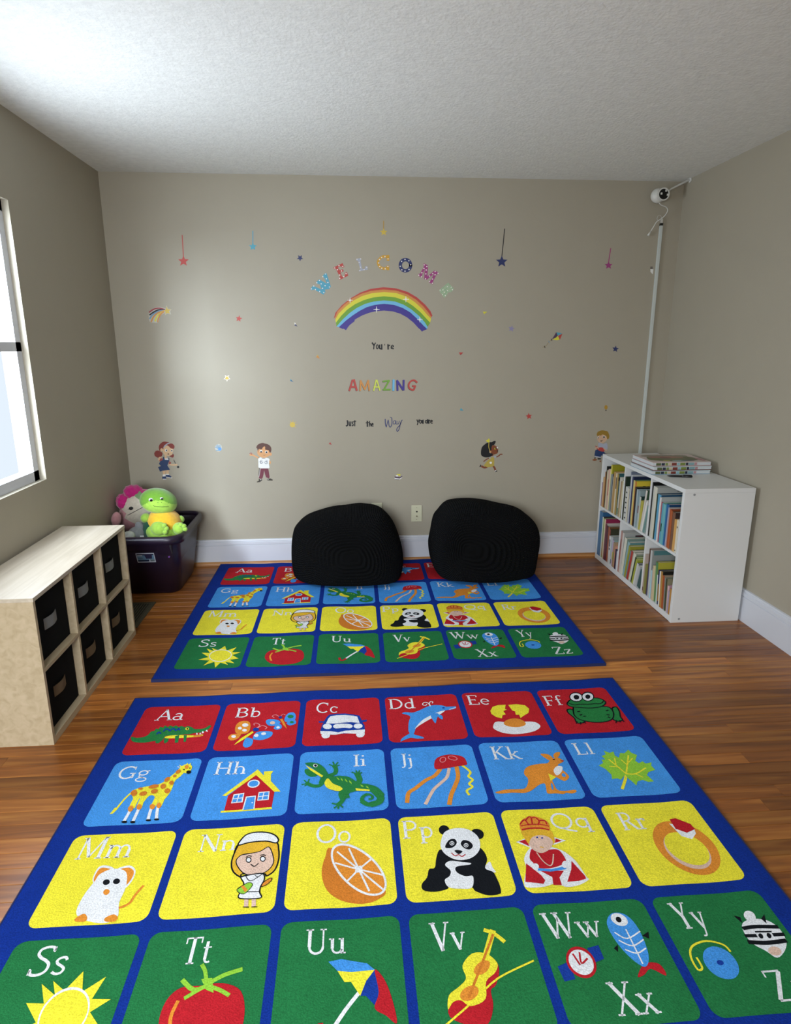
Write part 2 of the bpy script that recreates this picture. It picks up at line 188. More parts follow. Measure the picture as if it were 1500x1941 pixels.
'M':('Y',[('Mm',31,93,158,82)],[('S','W',0,[225,334,226,249,276,242,321,274,275,330,267,382]),('S','W',0,[336,267,396,246,442,285,446,354,418,403,385,310]),('S','O',0,[231,334,235,262,275,258,314,281,273,323,262,367]),('S','O',0,[345,276,395,261,435,292,437,345,416,385,390,311]),('L','O',15,[432,527,478,503,494,450,518,397]),('S','W',0,[232,559,217,451,242,343,253,298,312,265,392,292,425,396,423,491,444,587,365,611]),('S','k',0,[326,358,325,367,319,373,310,375,300,372,292,364,288,354,289,345,295,339,304,337,314,340,322,348]),('S','k',0,[380,355,379,364,373,371,364,372,354,369,346,361,342,352,343,342,349,336,358,334,368,338,376,345]),('S','O',0,[348,423,347,432,342,438,334,440,325,436,318,429,314,420,315,411,320,404,328,403,337,406,345,413]),('S','O',0,[232,576,265,551,292,578,285,598,239,594]),('S','O',0,[383,582,418,564,448,584,439,607,391,603])]),
'N':('Y',[('Nn',53,90,113,66)],[('S','Y2',0,[343,138,327,210,324,280,346,341,395,383,399,360,517,369,538,387,577,352,592,282,584,200,560,145,443,125]),('L','k',9,[343,138,327,210,324,280,346,341,395,383,399,360,517,369,538,387,577,352,592,282,584,200,560,145,443,125,343,138,327,210]),('S','p',0,[373,224,424,218,479,207,524,179,554,239,565,300,538,351,479,378,415,363,369,314,348,262]),('L','k',6,[373,224,424,218,479,207,524,179,554,239,565,300,538,351,479,378,415,363,369,314,348,262,373,224,424,218]),('S','W',0,[339,135,357,95,381,68,433,56,501,65,551,91,576,130,561,152,510,134,444,131,388,137,349,148]),('L','k',9,[339,135,357,95,381,68,433,56,501,65,551,91,576,130,561,152,510,134,444,131,388,137,349,148,339,135,357,95]),('S','k',0,[436,267,436,277,431,284,423,286,414,283,407,275,403,264,403,253,408,246,416,244,425,247,433,256]),('S','W',0,[431,266,430,273,427,278,422,279,416,277,411,272,408,264,409,257,412,252,417,251,423,253,428,259]),('S','k',0,[517,267,516,277,511,285,503,287,495,283,487,275,484,264,484,254,489,246,498,244,506,248,514,256]),('S','W',0,[512,267,511,274,508,278,502,280,496,278,492,272,489,265,490,258,493,253,499,251,504,254,509,259]),('L','k',6,[401,245,415,236,432,241]),('L','k',6,[483,239,499,236,514,244]),('L','k',6,[437,299,459,316,479,297]),('L','p',22,[446,520,452,570]),('L','p',22,[485,521,492,572]),('L','k',5,[438,578,468,582]),('L','k',5,[483,582,510,584]),('S','O',0,[510,459,525,431,560,406,569,419,543,449]),('L','k',5,[510,459,525,431,560,406,569,419,543,449,510,459,525,431]),('S','W',0,[395,383,448,373,513,372,527,413,513,458,512,494,522,531,411,523,406,484,419,432]),('L','k',7,[395,383,448,373,513,372,527,413,513,458,512,494,522,531,411,523,406,484,419,432,395,383,448,373]),('L','k',5,[406,484,512,490]),('L','k',5,[419,376,454,416,517,369]),('L','k',4,[472,380,489,393]),('S','g',0,[386,466,439,426,468,445,429,498]),('L','k',4,[386,466,439,426,468,445,429,498,386,466,439,426]),('P','O',0,[406,449,419,441,446,473,433,488])]),
'O':('Y',[('Oo',72,87,109,74)],[('S','o',0,[249,216,209,280,192,363,199,440,228,511,279,560,346,591,421,603,489,590,545,541,480,435]),('S','W',0,[535,542,498,560,448,553,390,520,333,465,283,396,250,322,240,254,254,204,293,181,349,190,412,230,472,291,519,365,547,437,552,499]),('S','O',0,[526,532,494,547,448,539,394,506,341,455,295,390,263,322,252,260,264,216,299,197,349,208,407,245,463,303,507,370,534,437,541,494]),('L','W',11,[401,377,346,224]),('L','W',11,[401,377,278,245]),('L','W',11,[401,377,269,325]),('L','W',11,[401,377,471,315]),('L','W',11,[401,377,534,430]),('L','W',11,[401,377,529,524]),('L','W',11,[401,377,454,525]),('L','W',11,[401,377,338,450]),('S','W',0,[419,360,422,370,419,382,411,393,400,400,390,400,382,395,380,384,383,372,391,362,401,355,412,354])]),
'P':('Y',[('Pp',7,88,101,72)],[('S','W',0,[457,433,500,385,509,427,519,462,485,455]),('S','k',0,[306,144,294,159,278,165,262,161,249,148,244,129,248,109,260,94,276,87,293,92,305,105,310,125]),('S','k',0,[508,192,496,209,476,216,456,213,440,200,433,180,436,158,449,141,468,133,488,137,505,150,512,171]),('S','k',0,[236,273,201,327,181,400,147,409,128,464,94,506,98,545,158,560,230,548,249,529,359,546,381,575,443,606,505,604,518,589,520,542,515,505,504,458,466,429,491,366,481,304,448,280,322,332]),('S','W',0,[242,386,276,361,339,374,390,386,380,397,314,402,295,420,306,450,345,474,386,477,366,550,303,552,240,538,224,490,255,465,267,429]),('S','W',0,[245,209,277,144,342,118,418,130,468,185,475,251,450,312,392,354,318,358,259,316,237,262]),('S','k',0,[263,254,293,208,328,202,337,233,310,264,275,268]),('S','k',0,[359,241,381,215,416,230,428,263,405,288,374,276]),('S','W',0,[321,235,318,243,312,248,304,250,298,247,294,241,293,233,296,225,302,220,310,218,316,221,321,227]),('S','k',0,[317,235,315,240,311,244,305,245,301,243,298,239,297,233,299,228,304,225,309,224,314,225,317,230]),('S','W',0,[313,235,312,237,310,239,307,240,305,239,303,237,303,234,304,231,306,229,309,229,311,230,313,232]),('S','W',0,[402,257,399,265,393,270,385,272,379,269,375,263,374,255,378,247,384,242,391,240,398,243,402,249]),('S','k',0,[398,257,396,262,392,266,386,267,382,265,379,261,378,255,381,250,385,247,390,246,395,247,398,252]),('S','W',0,[393,257,392,259,390,261,387,261,385,260,384,258,383,256,385,253,387,251,389,251,392,252,393,254]),('S','k',0,[313,292,334,288,359,300,333,318]),('L','R',6,[293,307,310,329,332,322,348,337,370,324])]),
'Q':('Y',[('Qq',147,87,126,65)],[('P','W',0,[37,262,114,233,115,314]),('P','R',0,[55,259,104,244,108,299]),('P','W',0,[254,295,280,236,342,265]),('P','R',0,[269,280,284,245,317,265]),('S','W',0,[98,321,51,386,44,455,6,546,15,580,104,583,159,568,165,574,205,577,234,589,303,581,371,550,366,529,349,430,322,373,287,334,225,306,137,306]),('S','R',0,[118,317,164,335,254,326,282,349,291,411,266,436,185,461,110,455,95,420,84,384]),('P','R',0,[117,475,254,481,213,526,210,576,162,574,173,522]),('P','R',0,[53,421,80,457,115,508,127,542,110,564,13,544]),('P','R',0,[321,416,361,526,359,543,313,554,247,556,299,475]),('P','B',0,[109,458,182,468,264,453,275,471,177,485,105,476]),('S','W',0,[119,449,113,460,104,468,93,470,84,466,79,457,80,446,86,435,95,427,106,425,115,428,120,437]),('S','W',0,[294,441,287,453,277,462,267,464,259,460,255,450,257,438,264,426,274,417,284,414,292,418,296,428]),('S','Y2',0,[96,169,183,165,268,177,279,227,267,280,231,288,121,300,108,283,92,223]),('S','p',0,[113,278,151,228,212,219,250,241,257,279,218,329,162,353,122,326]),('S','O',0,[97,124,128,86,184,60,230,71,273,104,280,141,266,179,215,165,151,168,94,176]),('L','R',9,[99,126,131,92,143,99,151,134]),('L','R',9,[141,99,171,67,184,79,175,130]),('L','R',9,[185,76,214,76,226,106,211,133]),('L','R',9,[226,100,262,103,267,132]),('L','R',11,[100,171,152,162,216,163,264,177]),('L','R',7,[99,141,161,131,225,132,273,149]),('L','p',7,[137,351,154,410,181,444,205,429,231,366]),('S','n',0,[180,236,179,238,176,240,173,240,170,240,168,237,168,235,170,232,172,230,176,230,179,231,180,233]),('S','n',0,[209,241,207,244,205,246,201,246,198,245,197,243,197,240,198,238,201,236,205,236,207,236,209,239]),('L','Y2',6,[170,309,188,314])]),
'R':('Y',[('Rr',36,108,83,73)],[('S','O',0,[543,443,512,502,466,544,410,566,351,565,296,542,250,497,219,437,208,368,217,298,247,236,294,189,352,165,414,166,472,192,519,240,547,304,556,374]),('S','p',0,[490,446,466,489,428,518,383,528,336,519,295,491,266,448,253,396,259,344,283,299,321,268,368,257,417,267,458,297,487,342,498,394]),('S','Y',0,[490,427,468,467,432,493,389,502,345,492,307,466,279,426,266,378,271,331,293,290,329,262,373,253,419,263,458,291,486,332,497,380]),('P','W',0,[376,181,507,235,496,276,450,315,400,286]),('P','R',0,[396,148,437,143,504,200,508,243,445,264,394,226])]),
'S':('G2',[('Ss',59,93,91,75)],[('P','Y',0,[386,176,420,275,504,212,478,313,565,323,492,372,566,448,486,462,542,536,451,499,488,559,409,510,379,600,349,494,264,559,296,468,190,448,273,400,190,312,270,319,219,227,303,284,265,215,336,265]),('S','W',0,[484,360,486,407,472,448,444,478,408,492,367,489,328,469,297,435,277,391,273,343,286,300,313,267,352,251,395,255,435,277,467,314]),('S','Y',0,[478,361,479,403,465,440,439,468,405,481,367,478,331,460,302,430,284,390,281,347,293,308,319,278,355,264,395,267,432,287,461,320])]),
'T':('G2',[('Tt',91,90,72,70)],[('S','R',0,[161,450,166,348,218,292,305,291,407,289,498,334,531,441,513,540,433,589,322,590,219,547]),('L','g',21,[335,294,278,307,218,259]),('L','g',21,[334,288,404,252,483,231]),('L','g',18,[335,294,313,224,292,191]),('L','g',18,[332,294,293,315,249,341]),('L','g',18,[337,295,395,318,444,347]),('P','g',0,[302,260,353,259,374,331,336,313]),('L','O',16,[219,356,206,425,228,505])]),
'U':('G2',[('Uu',62,92,105,68)],[('L','W',18,[389,379,328,450,271,529]),('L','R',22,[278,523,250,553,224,545,218,509]),('P','B',0,[244,224,307,213,430,244,465,279,354,283,288,271]),('P','Y',0,[288,271,354,280,465,279,423,329,394,395,352,327,322,327]),('P','n',0,[465,279,423,329,394,395,419,397,461,446,484,380]),('S','R',0,[465,279,506,326,536,415,552,528,506,492,457,455,479,386])]),
'V':('G2',[('Vv',52,105,86,78)],[('S','R',0,[136,518,153,441,212,408,266,387,306,341,393,282,403,333,372,396,343,419,338,488,300,559,234,566]),('S','Y',0,[133,486,147,425,202,388,240,352,234,292,291,236,361,242,403,293,382,338,331,376,310,455,237,480,197,451,160,457]),('S','O',0,[287,412,281,429,264,445,242,455,220,456,203,449,197,435,203,418,220,402,242,392,265,390,281,397]),('S','O',0,[368,291,362,308,347,326,326,339,304,344,289,340,282,328,288,311,303,294,324,281,346,275,362,279]),('L','Y',30,[355,255,418,129]),('L','Y',21,[381,118,425,143,462,185]),('L','o',12,[236,442,366,229,416,146]),('L','Y',9,[115,550,246,465,392,365,578,299])]),
'W':('G2',[('Ww',16,99,147,73),('Xx',115,288,101,75)],[('P','n',0,[33,338,95,319,96,404,42,411]),('P','n',0,[210,255,272,242,272,313,215,330]),('S','R',0,[224,331,209,369,179,395,143,402,109,388,87,357,83,317,98,279,128,252,165,245,199,259,220,290]),('S','W',0,[212,329,200,360,175,381,145,387,117,375,99,351,95,319,107,288,132,267,162,261,190,272,209,297]),('L','R',9,[163,277,153,330,190,308]),('L','R',9,[128,283,143,336]),('L','R',9,[150,330,149,377]),('S','R',0,[395,410,455,352,525,359,531,417,474,379,430,404]),('P','k',0,[512,211,554,191,539,230]),('P','k',0,[342,264,369,247,355,285]),('S','B',0,[362,131,412,76,482,92,511,178,497,308,452,368,404,322,368,231]),('S','W',0,[475,125,466,142,448,151,428,150,409,140,397,123,395,103,404,87,421,78,442,78,461,89,473,106]),('S','k',0,[446,115,443,123,437,129,429,131,422,128,418,121,417,113,421,105,427,99,434,98,441,100,445,107]),('L','W',7,[445,172,447,351]),('L','W',7,[382,183,429,220,510,188]),('L','W',7,[385,226,438,260,507,233]),('L','W',7,[396,276,443,299,497,278])]),
'Y':('G2',[('Yy',39,96,76,76),('Zz',164,285,95,71)],[('L','Y',10,[253,323,238,288,165,263,81,284,45,335,44,399,70,392,71,343]),('S','B',0,[249,393,228,430,192,453,151,454,116,436,96,401,96,359,117,321,153,298,195,295,231,315,250,351]),('S','n',0,[186,377,183,383,175,387,167,389,159,386,154,381,153,375,157,368,164,364,173,363,181,365,186,370]),('S','B',0,[177,376,176,380,174,382,171,382,169,381,168,379,168,376,169,373,172,370,174,370,176,371,177,373]),('S','W',0,[395,196,456,165,535,177,570,225,562,293,523,341,461,373,429,335,384,281]),('S','W',0,[498,150,490,165,476,176,460,179,447,174,440,162,440,146,448,131,462,120,478,117,492,122,499,134]),('P','k',0,[387,136,417,148,407,183]),('P','k',0,[516,169,549,146,527,198]),('L','k',20,[395,210,461,207,566,221]),('L','k',18,[381,250,431,254]),('L','k',18,[522,260,570,263]),('L','k',22,[376,284,459,296,556,296]),('L','k',8,[442,234,520,242]),('S','k',0,[465,259,462,266,456,271,450,272,445,270,443,265,443,258,446,251,452,247,458,245,463,247,466,253]),('S','k',0,[507,262,503,269,498,273,492,275,486,273,484,267,484,261,488,254,493,249,499,248,504,250,507,255]),('S','p',0,[502,343,494,354,480,361,464,363,449,359,440,350,439,339,447,327,461,320,477,318,492,322,501,331])])}
# wall stickers: millimetres on the wall (x, z)
WALL=[
('hanging_star_decal','decal','red star sticker hanging from a long red line near the left wall','hanging star stickers on the wall',[('L','r',5,[-1134.6,2097.1,-1136.9,1972.9]),('P','r',0,[-1136.2,1982.3,-1129.1,1962.3,-1106.6,1960.7,-1125,1946.4,-1121.4,1925.2,-1139.9,1936.4,-1160.2,1924.9,-1153.2,1946.2,-1169.2,1960.3,-1146.5,1962.2])]),
('hanging_star_decal','decal','small teal star sticker hanging from a short line','hanging star stickers on the wall',[('L','t2',5,[-713.8,2125.1,-717.7,2053.7]),('P','t',0,[-717.3,2060.9,-711.5,2045.7,-694.2,2044.5,-708,2033.6,-704.9,2017.5,-719.3,2026.1,-734.7,2017.3,-729.7,2033.5,-742.3,2044.1,-724.9,2045.6])]),
('hanging_star_decal','decal','small mustard star sticker on a short line above the letter C','hanging star stickers on the wall',[('L','y2',5.2,[78.8,2190.5,78.5,2143.2]),('P','y',0,[78.5,2149.9,84.9,2135.6,101.5,2134.6,88.8,2124.3,92.6,2109.1,78.3,2117.1,64,2108.9,68,2124.1,55.3,2134.1,72,2135.5])]),
('hanging_star_decal','decal','large navy star sticker hanging from a long dark line','hanging star stickers on the wall',[('L','k',5.3,[831.3,2153.4,819.6,1987.1]),('P','n',0,[819.2,1997.8,830.3,1975.1,856.9,1973.3,837.4,1957.1,844.5,1933,821.2,1945.8,799,1932.7,804.3,1956.9,783.4,1972.8,809.9,1974.9])]),
('hanging_star_decal','decal','small magenta star sticker hanging near the white cable cover','hanging star stickers on the wall',[('L','m2',5.5,[1516.8,2045.7,1509.9,1962.6]),('P','m',0,[1509.3,1970.1,1517.9,1954.1,1536.9,1952.9,1523.4,1941.4,1529.3,1924.4,1512.3,1933.4,1496.8,1924.2,1499.8,1941.2,1484.5,1952.5,1503.3,1954])]),
('star_decal','decal','small navy star sticker left of the blue letter W','small star stickers scattered on the wall',[('P','n',0,[-423.4,1990.3,-427.3,1977,-416.7,1968.2,-431,1967,-437,1954.3,-442.1,1966.9,-456.4,1967.9,-445.1,1976.8,-447.9,1990.1,-436,1983.1])]),
('star_decal','decal','small red star sticker between shooting star and rainbow','small star stickers scattered on the wall',[('P','r',0,[-823.2,1635.8,-820.8,1622,-807,1618.4,-819.9,1611.2,-819.9,1597.1,-830.2,1606.4,-844.1,1601.2,-837.5,1614.2,-846,1625.2,-831.7,1623.8])]),
('star_decal','decal','small yellow star sticker with white rim in the bright patch','small star stickers scattered on the wall',[('P','D',0,[-910.2,1270.4,-913.6,1255.8,-903.7,1245.4,-918.5,1243.4,-925.9,1230.1,-931.6,1243.4,-946.1,1245.7,-934.8,1255.9,-936.4,1270.5,-923.7,1263.6]),('P','y',0,[-913.5,1266.2,-917,1254.8,-908.5,1247,-920.3,1246.2,-925.6,1235.3,-929.4,1246.2,-941.1,1247.2,-931.6,1254.9,-933.6,1266.3,-923.9,1260.1])]),
('star_decal','decal','small lavender star sticker left of the kite','small star stickers scattered on the wall',[('P','v',0,[904.3,1576.5,907.8,1562,922.8,1557.8,909.5,1550.8,910.6,1536.1,898.9,1546.2,884.5,1541.3,890.6,1554.6,880.7,1566.3,896.1,1564.4])]),
('star_decal','decal','small navy star sticker right of the kite','small star stickers scattered on the wall',[('P','n',0,[1601.6,1448.5,1606.9,1433.9,1622.7,1430.6,1610,1422.5,1612.8,1407.4,1599.6,1417,1585.5,1411.1,1590.1,1425.1,1578.6,1436.5,1594.6,1435.5])]),
('star_decal','decal','small red star sticker above the running girl sticker','small star stickers scattered on the wall',[('P','r',0,[1038.9,1013.5,1047.7,999.9,1063.7,1000.7,1053.7,989,1060.3,974.3,1045.2,980.7,1033.3,970.8,1034,986.5,1020.1,995.1,1035.6,998.4])]),
('confetti_decal','decal','tiny navy confetti triangle sticker left of the rainbow','confetti triangle stickers',[('P','n',0,[-483.8,1587.3,-466.5,1568.1,-486,1574.5]),('P','w',0,[-486.8,1593.7,-477.3,1587.3,-484.2,1577.7])]),
('confetti_decal','decal','tiny orange confetti triangle sticker lower left of the rainbow','confetti triangle stickers',[('P','y',0,[-346.6,1394.8,-334,1370.1,-358.8,1380.1]),('P','o',0,[-345.1,1389.9,-334,1370.1,-358.8,1380.1])]),
('confetti_decal','decal','tiny teal confetti triangle sticker above the yellow splash sticker','confetti triangle stickers',[('P','t',0,[-525.9,1245.4,-506.7,1225.3,-526.6,1230.4]),('P','n2',0,[-524.8,1232.1,-506.7,1225.3,-522.9,1238.7])]),
('confetti_decal','decal','tiny red confetti triangle sticker right of the words You re','confetti triangle stickers',[('P','r',0,[560.5,1407.3,589.8,1407.3,571.3,1390.7]),('P','r2',0,[564.2,1397.4,574.7,1390.7,588.1,1405.6,567.7,1394])]),
('confetti_decal','decal','tiny yellow confetti triangle sticker above the lavender star','confetti triangle stickers',[('P','Y',0,[709.5,1661.3,738.5,1659.7,718.6,1643.5]),('P','n2',0,[715.1,1646.7,726.8,1653.2,728.4,1656.5])]),
('confetti_decal','decal','tiny light blue confetti triangle sticker right of the word Way','confetti triangle stickers',[('P','t',0,[582.7,1050.9,600.8,1031.7,576.1,1033.7]),('P','n2',0,[576,1037.1,600.8,1031.7,586.7,1033.6])]),
('confetti_decal','decal','tiny red confetti triangle sticker below the word Just','confetti triangle stickers',[('P','r',0,[-283,833.6,-273,816,-292,821.5]),('P','r2',0,[-290.2,821.5,-274.8,816,-279.8,823.1])]),
('splash_decal','decal','small yellow splash sticker with short rays under the teal confetti', None,[('S','y',0,[-507.5,950.9,-511.2,940.8,-519.9,934.6,-530.5,934.7,-538.7,941.1,-541.6,951.2,-537.9,961.3,-529.1,967.4,-518.6,967.3,-510.4,961]),('L','y',3.4,[-533.2,967.5,-537.2,975]),('L','y',3.4,[-520.5,969.6,-518.7,978.1]),('L','y',3.4,[-509.7,963.1,-503,968.5]),('L','y',3.4,[-505.8,950.8,-497.3,950.8]),('L','y',3.4,[-510.7,938.7,-504.4,933.1])]),
('bulb_decal','decal','small dull yellow light bulb sticker above the sitting boy sticker', None,[('S','y2',0,[1578.7,1045.7,1577.9,1038.1,1574.2,1032.7,1568.8,1030.7,1563,1032.8,1558.5,1038.3,1556.4,1045.8,1557.3,1053.3,1560.9,1058.8,1566.3,1060.8,1572.1,1058.7,1576.6,1053.2]),('P','k2',0,[1563.8,1028.9,1573.5,1028.8,1571.2,1020.8,1566.9,1020.8])]),
('hand_decal','decal','small blue handprint sticker between the two child stickers', None,[('S','wh',0,[-985.8,805,-989.6,792.6,-998.4,783.5,-1009.8,780.3,-1020.7,783.8,-1028.2,793.1,-1030.4,805.6,-1026.5,818.1,-1017.7,827.1,-1006.4,830.3,-995.5,826.8,-987.9,817.6]),('S','b',0,[-989.3,797.4,-991.2,791.6,-995.6,787.3,-1001.3,785.8,-1006.8,787.4,-1010.5,791.8,-1011.6,797.7,-1009.7,803.6,-1005.4,807.9,-999.7,809.4,-994.2,807.7,-990.4,803.4]),('L','b2',5.1,[-1024.1,789.2,-1005.1,789]),('L','b2',5.1,[-1029.3,810.5,-1012.4,801.9]),('L','b2',5.1,[-1021.3,819.4,-1008.1,804.6]),('L','b2',5.1,[-1013.4,825.5,-1003.3,806]),('L','b2',5.1,[-998.1,823.3,-998.6,805.9])]),
('torn_decal','decal','torn greyish white sticker scrap beside the cable cover', None,[('P','k3',0,[1786.9,1939.3,1803.1,1939.4,1802.3,1924.5,1786,1924.4]),('P','w',0,[1788.4,1924.4,1808.5,1923.3,1806.9,1892.6,1790.1,1907.4])]),
('kite_decal','decal','small kite sticker in blue red yellow purple with ribbon tail', None,[('L','o2',3.1,[1173.8,1490.1,1153.7,1474.1,1132.9,1447.5,1111,1438.2]),('P','t',0,[1197.7,1533.9,1238.2,1525.2,1207.4,1512.6]),('P','r',0,[1238.2,1525.2,1223.1,1486,1210.4,1510]),('P','Y',0,[1207.6,1510,1221.6,1487.4,1203.7,1482.7,1175.4,1487.4,1197,1500.7]),('P','v2',0,[1196.3,1533.9,1207.4,1512.6,1197,1500.7,1171,1489.4]),('L','k2',4.9,[1165.3,1491.4,1170.9,1480.8]),('L','k2',4.9,[1123.1,1446.2,1127.3,1434.8]),('L','b2',4.2,[1149.3,1478.1,1154.1,1467.5])]),
('books_decal','decal','small sticker of an open book and yellow cup above the outlets', None,[('P','Y',0,[157.2,611.2,182.1,610.8,180.9,597.5,159.5,602.7]),('P','w',0,[151.2,604,166.7,605.6,166.7,594.7,151.2,595]),('P','v2',0,[141.7,594.5,151.2,595,177.3,590.3,176.8,581.2,144.1,586]),('P','v2',0,[177.3,590.3,194,598.5,194.6,591.2,177.3,581.8]),('P','w',0,[140.5,586.1,176.2,580,172.6,573.4,145.3,577.5]),('P','k2',0,[145.3,577.5,172.6,574,171.4,570.4,148.8,573.8]),('P','w',0,[177.3,581.2,194,590,193.4,585.2,176.2,573.4])]),
('shooting_star_decal','decal','shooting star sticker with rainbow tail near the left wall', None,[('S','wh',0,[-1371,1651.1,-1337.5,1677.3,-1301.4,1684.6,-1266.9,1673.1,-1265.4,1655.7,-1306.2,1630.8,-1321.5,1592.7,-1365.9,1594.2,-1374.8,1610.3]),('L','r2',8.2,[-1273.3,1667.3,-1305.1,1676.7,-1338.1,1671.5,-1368.6,1653.3]),('L','k',8.2,[-1276.5,1665.1,-1308.9,1667.2,-1339.5,1655.5,-1367.9,1637.3]),('L','b2',8.2,[-1276.7,1662.9,-1314.1,1658.5,-1348.4,1639.5,-1369.8,1616.1]),('L','o',8.9,[-1276.8,1661.5,-1319.5,1648.3,-1346.8,1624.9,-1362,1597.1]),('L','Y',8.9,[-1276.9,1660,-1311.1,1642.5,-1327.8,1622,-1338.7,1600]),('L','y',7.4,[-1276.9,1660,-1301.6,1649.8,-1316.3,1633.7]),('L','o',8.2,[-1277.1,1658.5,-1299.2,1642.5,-1316.2,1619.1,-1323.5,1595.7]),('P','wh',0,[-1262,1694.9,-1254.3,1673.1,-1233,1670.3,-1242.9,1658.6,-1238.6,1639.7,-1261.9,1645.5,-1276.1,1635.2,-1274.5,1654.2,-1281.4,1660,-1268.5,1671.7]),('P','y',0,[-1261.7,1689.8,-1256.7,1671,-1237.6,1668.8,-1250.4,1658.6,-1244.9,1644,-1261.6,1648.4,-1273.5,1640.3,-1271.4,1655.6,-1278.3,1661.5,-1267.1,1670.9])]),
('letter_decal','letter','turquoise dotted letter W sticker, first letter of WELCOME','letter stickers spelling WELCOME',[('P','t2',0,[-379.7,1794.2,-373.5,1786.5,-355.5,1789.7,-299.3,1760.2,-287.4,1774.3,-290.2,1789.9,-264,1793.2,-252.2,1807.3,-273.2,1874,-274.6,1883.2,-283.5,1889.4,-305.9,1866,-296.3,1863,-289.9,1856.8,-276.2,1824.3,-319.4,1848.9,-322.6,1852,-344.3,1831.7,-336.5,1824,-320.3,1821,-309.8,1789.9,-351.6,1808.4,-357.8,1817.7]),('S','D',0,[-369.6,1794.3,-371.5,1791.3,-375.1,1791.3,-376.8,1794.2,-374.9,1797.2,-371.3,1797.2]),('S','D',0,[-344.7,1790.3,-346.6,1787.3,-350.2,1787.3,-351.9,1790.3,-350,1793.3,-346.4,1793.3]),('S','D',0,[-319,1778.9,-320.8,1775.9,-324.4,1775.9,-326.1,1778.8,-324.2,1781.8,-320.7,1781.8]),('S','D',0,[-293.7,1772.7,-295.5,1769.7,-299.1,1769.7,-300.8,1772.7,-299,1775.7,-295.4,1775.7]),('S','D',0,[-301.1,1797.7,-303,1794.7,-306.6,1794.7,-308.3,1797.7,-306.4,1800.6,-302.8,1800.7]),('S','D',0,[-308.5,1824.1,-310.3,1821.2,-313.9,1821.2,-315.6,1824.1,-313.7,1827.1,-310.2,1827.1]),('S','D',0,[-335,1830.2,-336.8,1827.3,-340.4,1827.2,-342.1,1830.2,-340.2,1833.2,-336.7,1833.2]),('S','D',0,[-318.3,1844.3,-320.2,1841.3,-323.7,1841.3,-325.4,1844.2,-323.5,1847.2,-320,1847.2]),('S','D',0,[-284.3,1813.4,-286.2,1810.4,-289.8,1810.4,-291.5,1813.3,-289.6,1816.3,-286,1816.3]),('S','D',0,[-257.5,1805.7,-259.3,1802.7,-262.9,1802.7,-264.6,1805.7,-262.8,1808.6,-259.2,1808.7]),('S','D',0,[-266.5,1832.1,-268.4,1829.2,-272,1829.1,-273.7,1832.1,-271.8,1835.1,-268.2,1835.1]),('S','D',0,[-275.1,1853.8,-276.9,1850.9,-280.5,1850.8,-282.2,1853.8,-280.3,1856.8,-276.8,1856.8]),('S','D',0,[-279.8,1881.7,-281.7,1878.7,-285.3,1878.7,-287,1881.6,-285.1,1884.6,-281.5,1884.6]),('S','D',0,[-296.8,1866.1,-298.7,1863.1,-302.3,1863.1,-304,1866.1,-302.1,1869,-298.5,1869]),('S','D',0,[-354.4,1810.9,-356.3,1807.9,-359.9,1807.9,-361.6,1810.8,-359.7,1813.8,-356.1,1813.8])]),
('letter_decal','letter','red dotted letter E sticker, second letter of WELCOME','letter stickers spelling WELCOME',[('P','r',0,[-234,1920.5,-177.2,1946.4,-166.3,1924,-179.4,1919.3,-186.4,1928.5,-207,1920.1,-196,1905.3,-176.4,1910.1,-170.1,1899.3,-188.2,1891.5,-192.9,1896.1,-180.6,1865.2,-162.4,1874.6,-165.4,1888.5,-152.2,1894.8,-142.9,1873.2,-197.3,1847.1,-203.6,1857.3,-193.7,1862,-218.6,1912.9,-228.4,1909.8]),('S','D',0,[-221.7,1917.5,-223.7,1914.3,-227.6,1914.3,-229.5,1917.5,-227.5,1920.7,-223.6,1920.7]),('S','D',0,[-195.4,1930.6,-197.4,1927.4,-201.3,1927.4,-203.2,1930.6,-201.2,1933.8,-197.3,1933.8]),('S','D',0,[-172.1,1927.1,-174.1,1923.9,-178,1923.8,-179.9,1927,-177.9,1930.2,-174,1930.3]),('S','D',0,[-205,1907.7,-207.1,1904.5,-211,1904.5,-212.8,1907.7,-210.8,1910.9,-206.9,1910.9]),('S','D',0,[-180.5,1900.5,-182.5,1897.3,-186.4,1897.3,-188.3,1900.4,-186.3,1903.7,-182.4,1903.7]),('S','D',0,[-192.1,1876,-194.1,1872.8,-198,1872.7,-199.9,1875.9,-197.9,1879.2,-194,1879.2]),('S','D',0,[-152.8,1884.9,-154.8,1881.7,-158.7,1881.6,-160.6,1884.9,-158.6,1888.1,-154.7,1888.1]),('S','D',0,[-166.9,1866.8,-168.9,1863.6,-172.8,1863.6,-174.7,1866.8,-172.7,1870,-168.7,1870.1]),('S','D',0,[-192.6,1855.8,-194.6,1852.6,-198.5,1852.6,-200.4,1855.8,-198.4,1859,-194.4,1859])]),
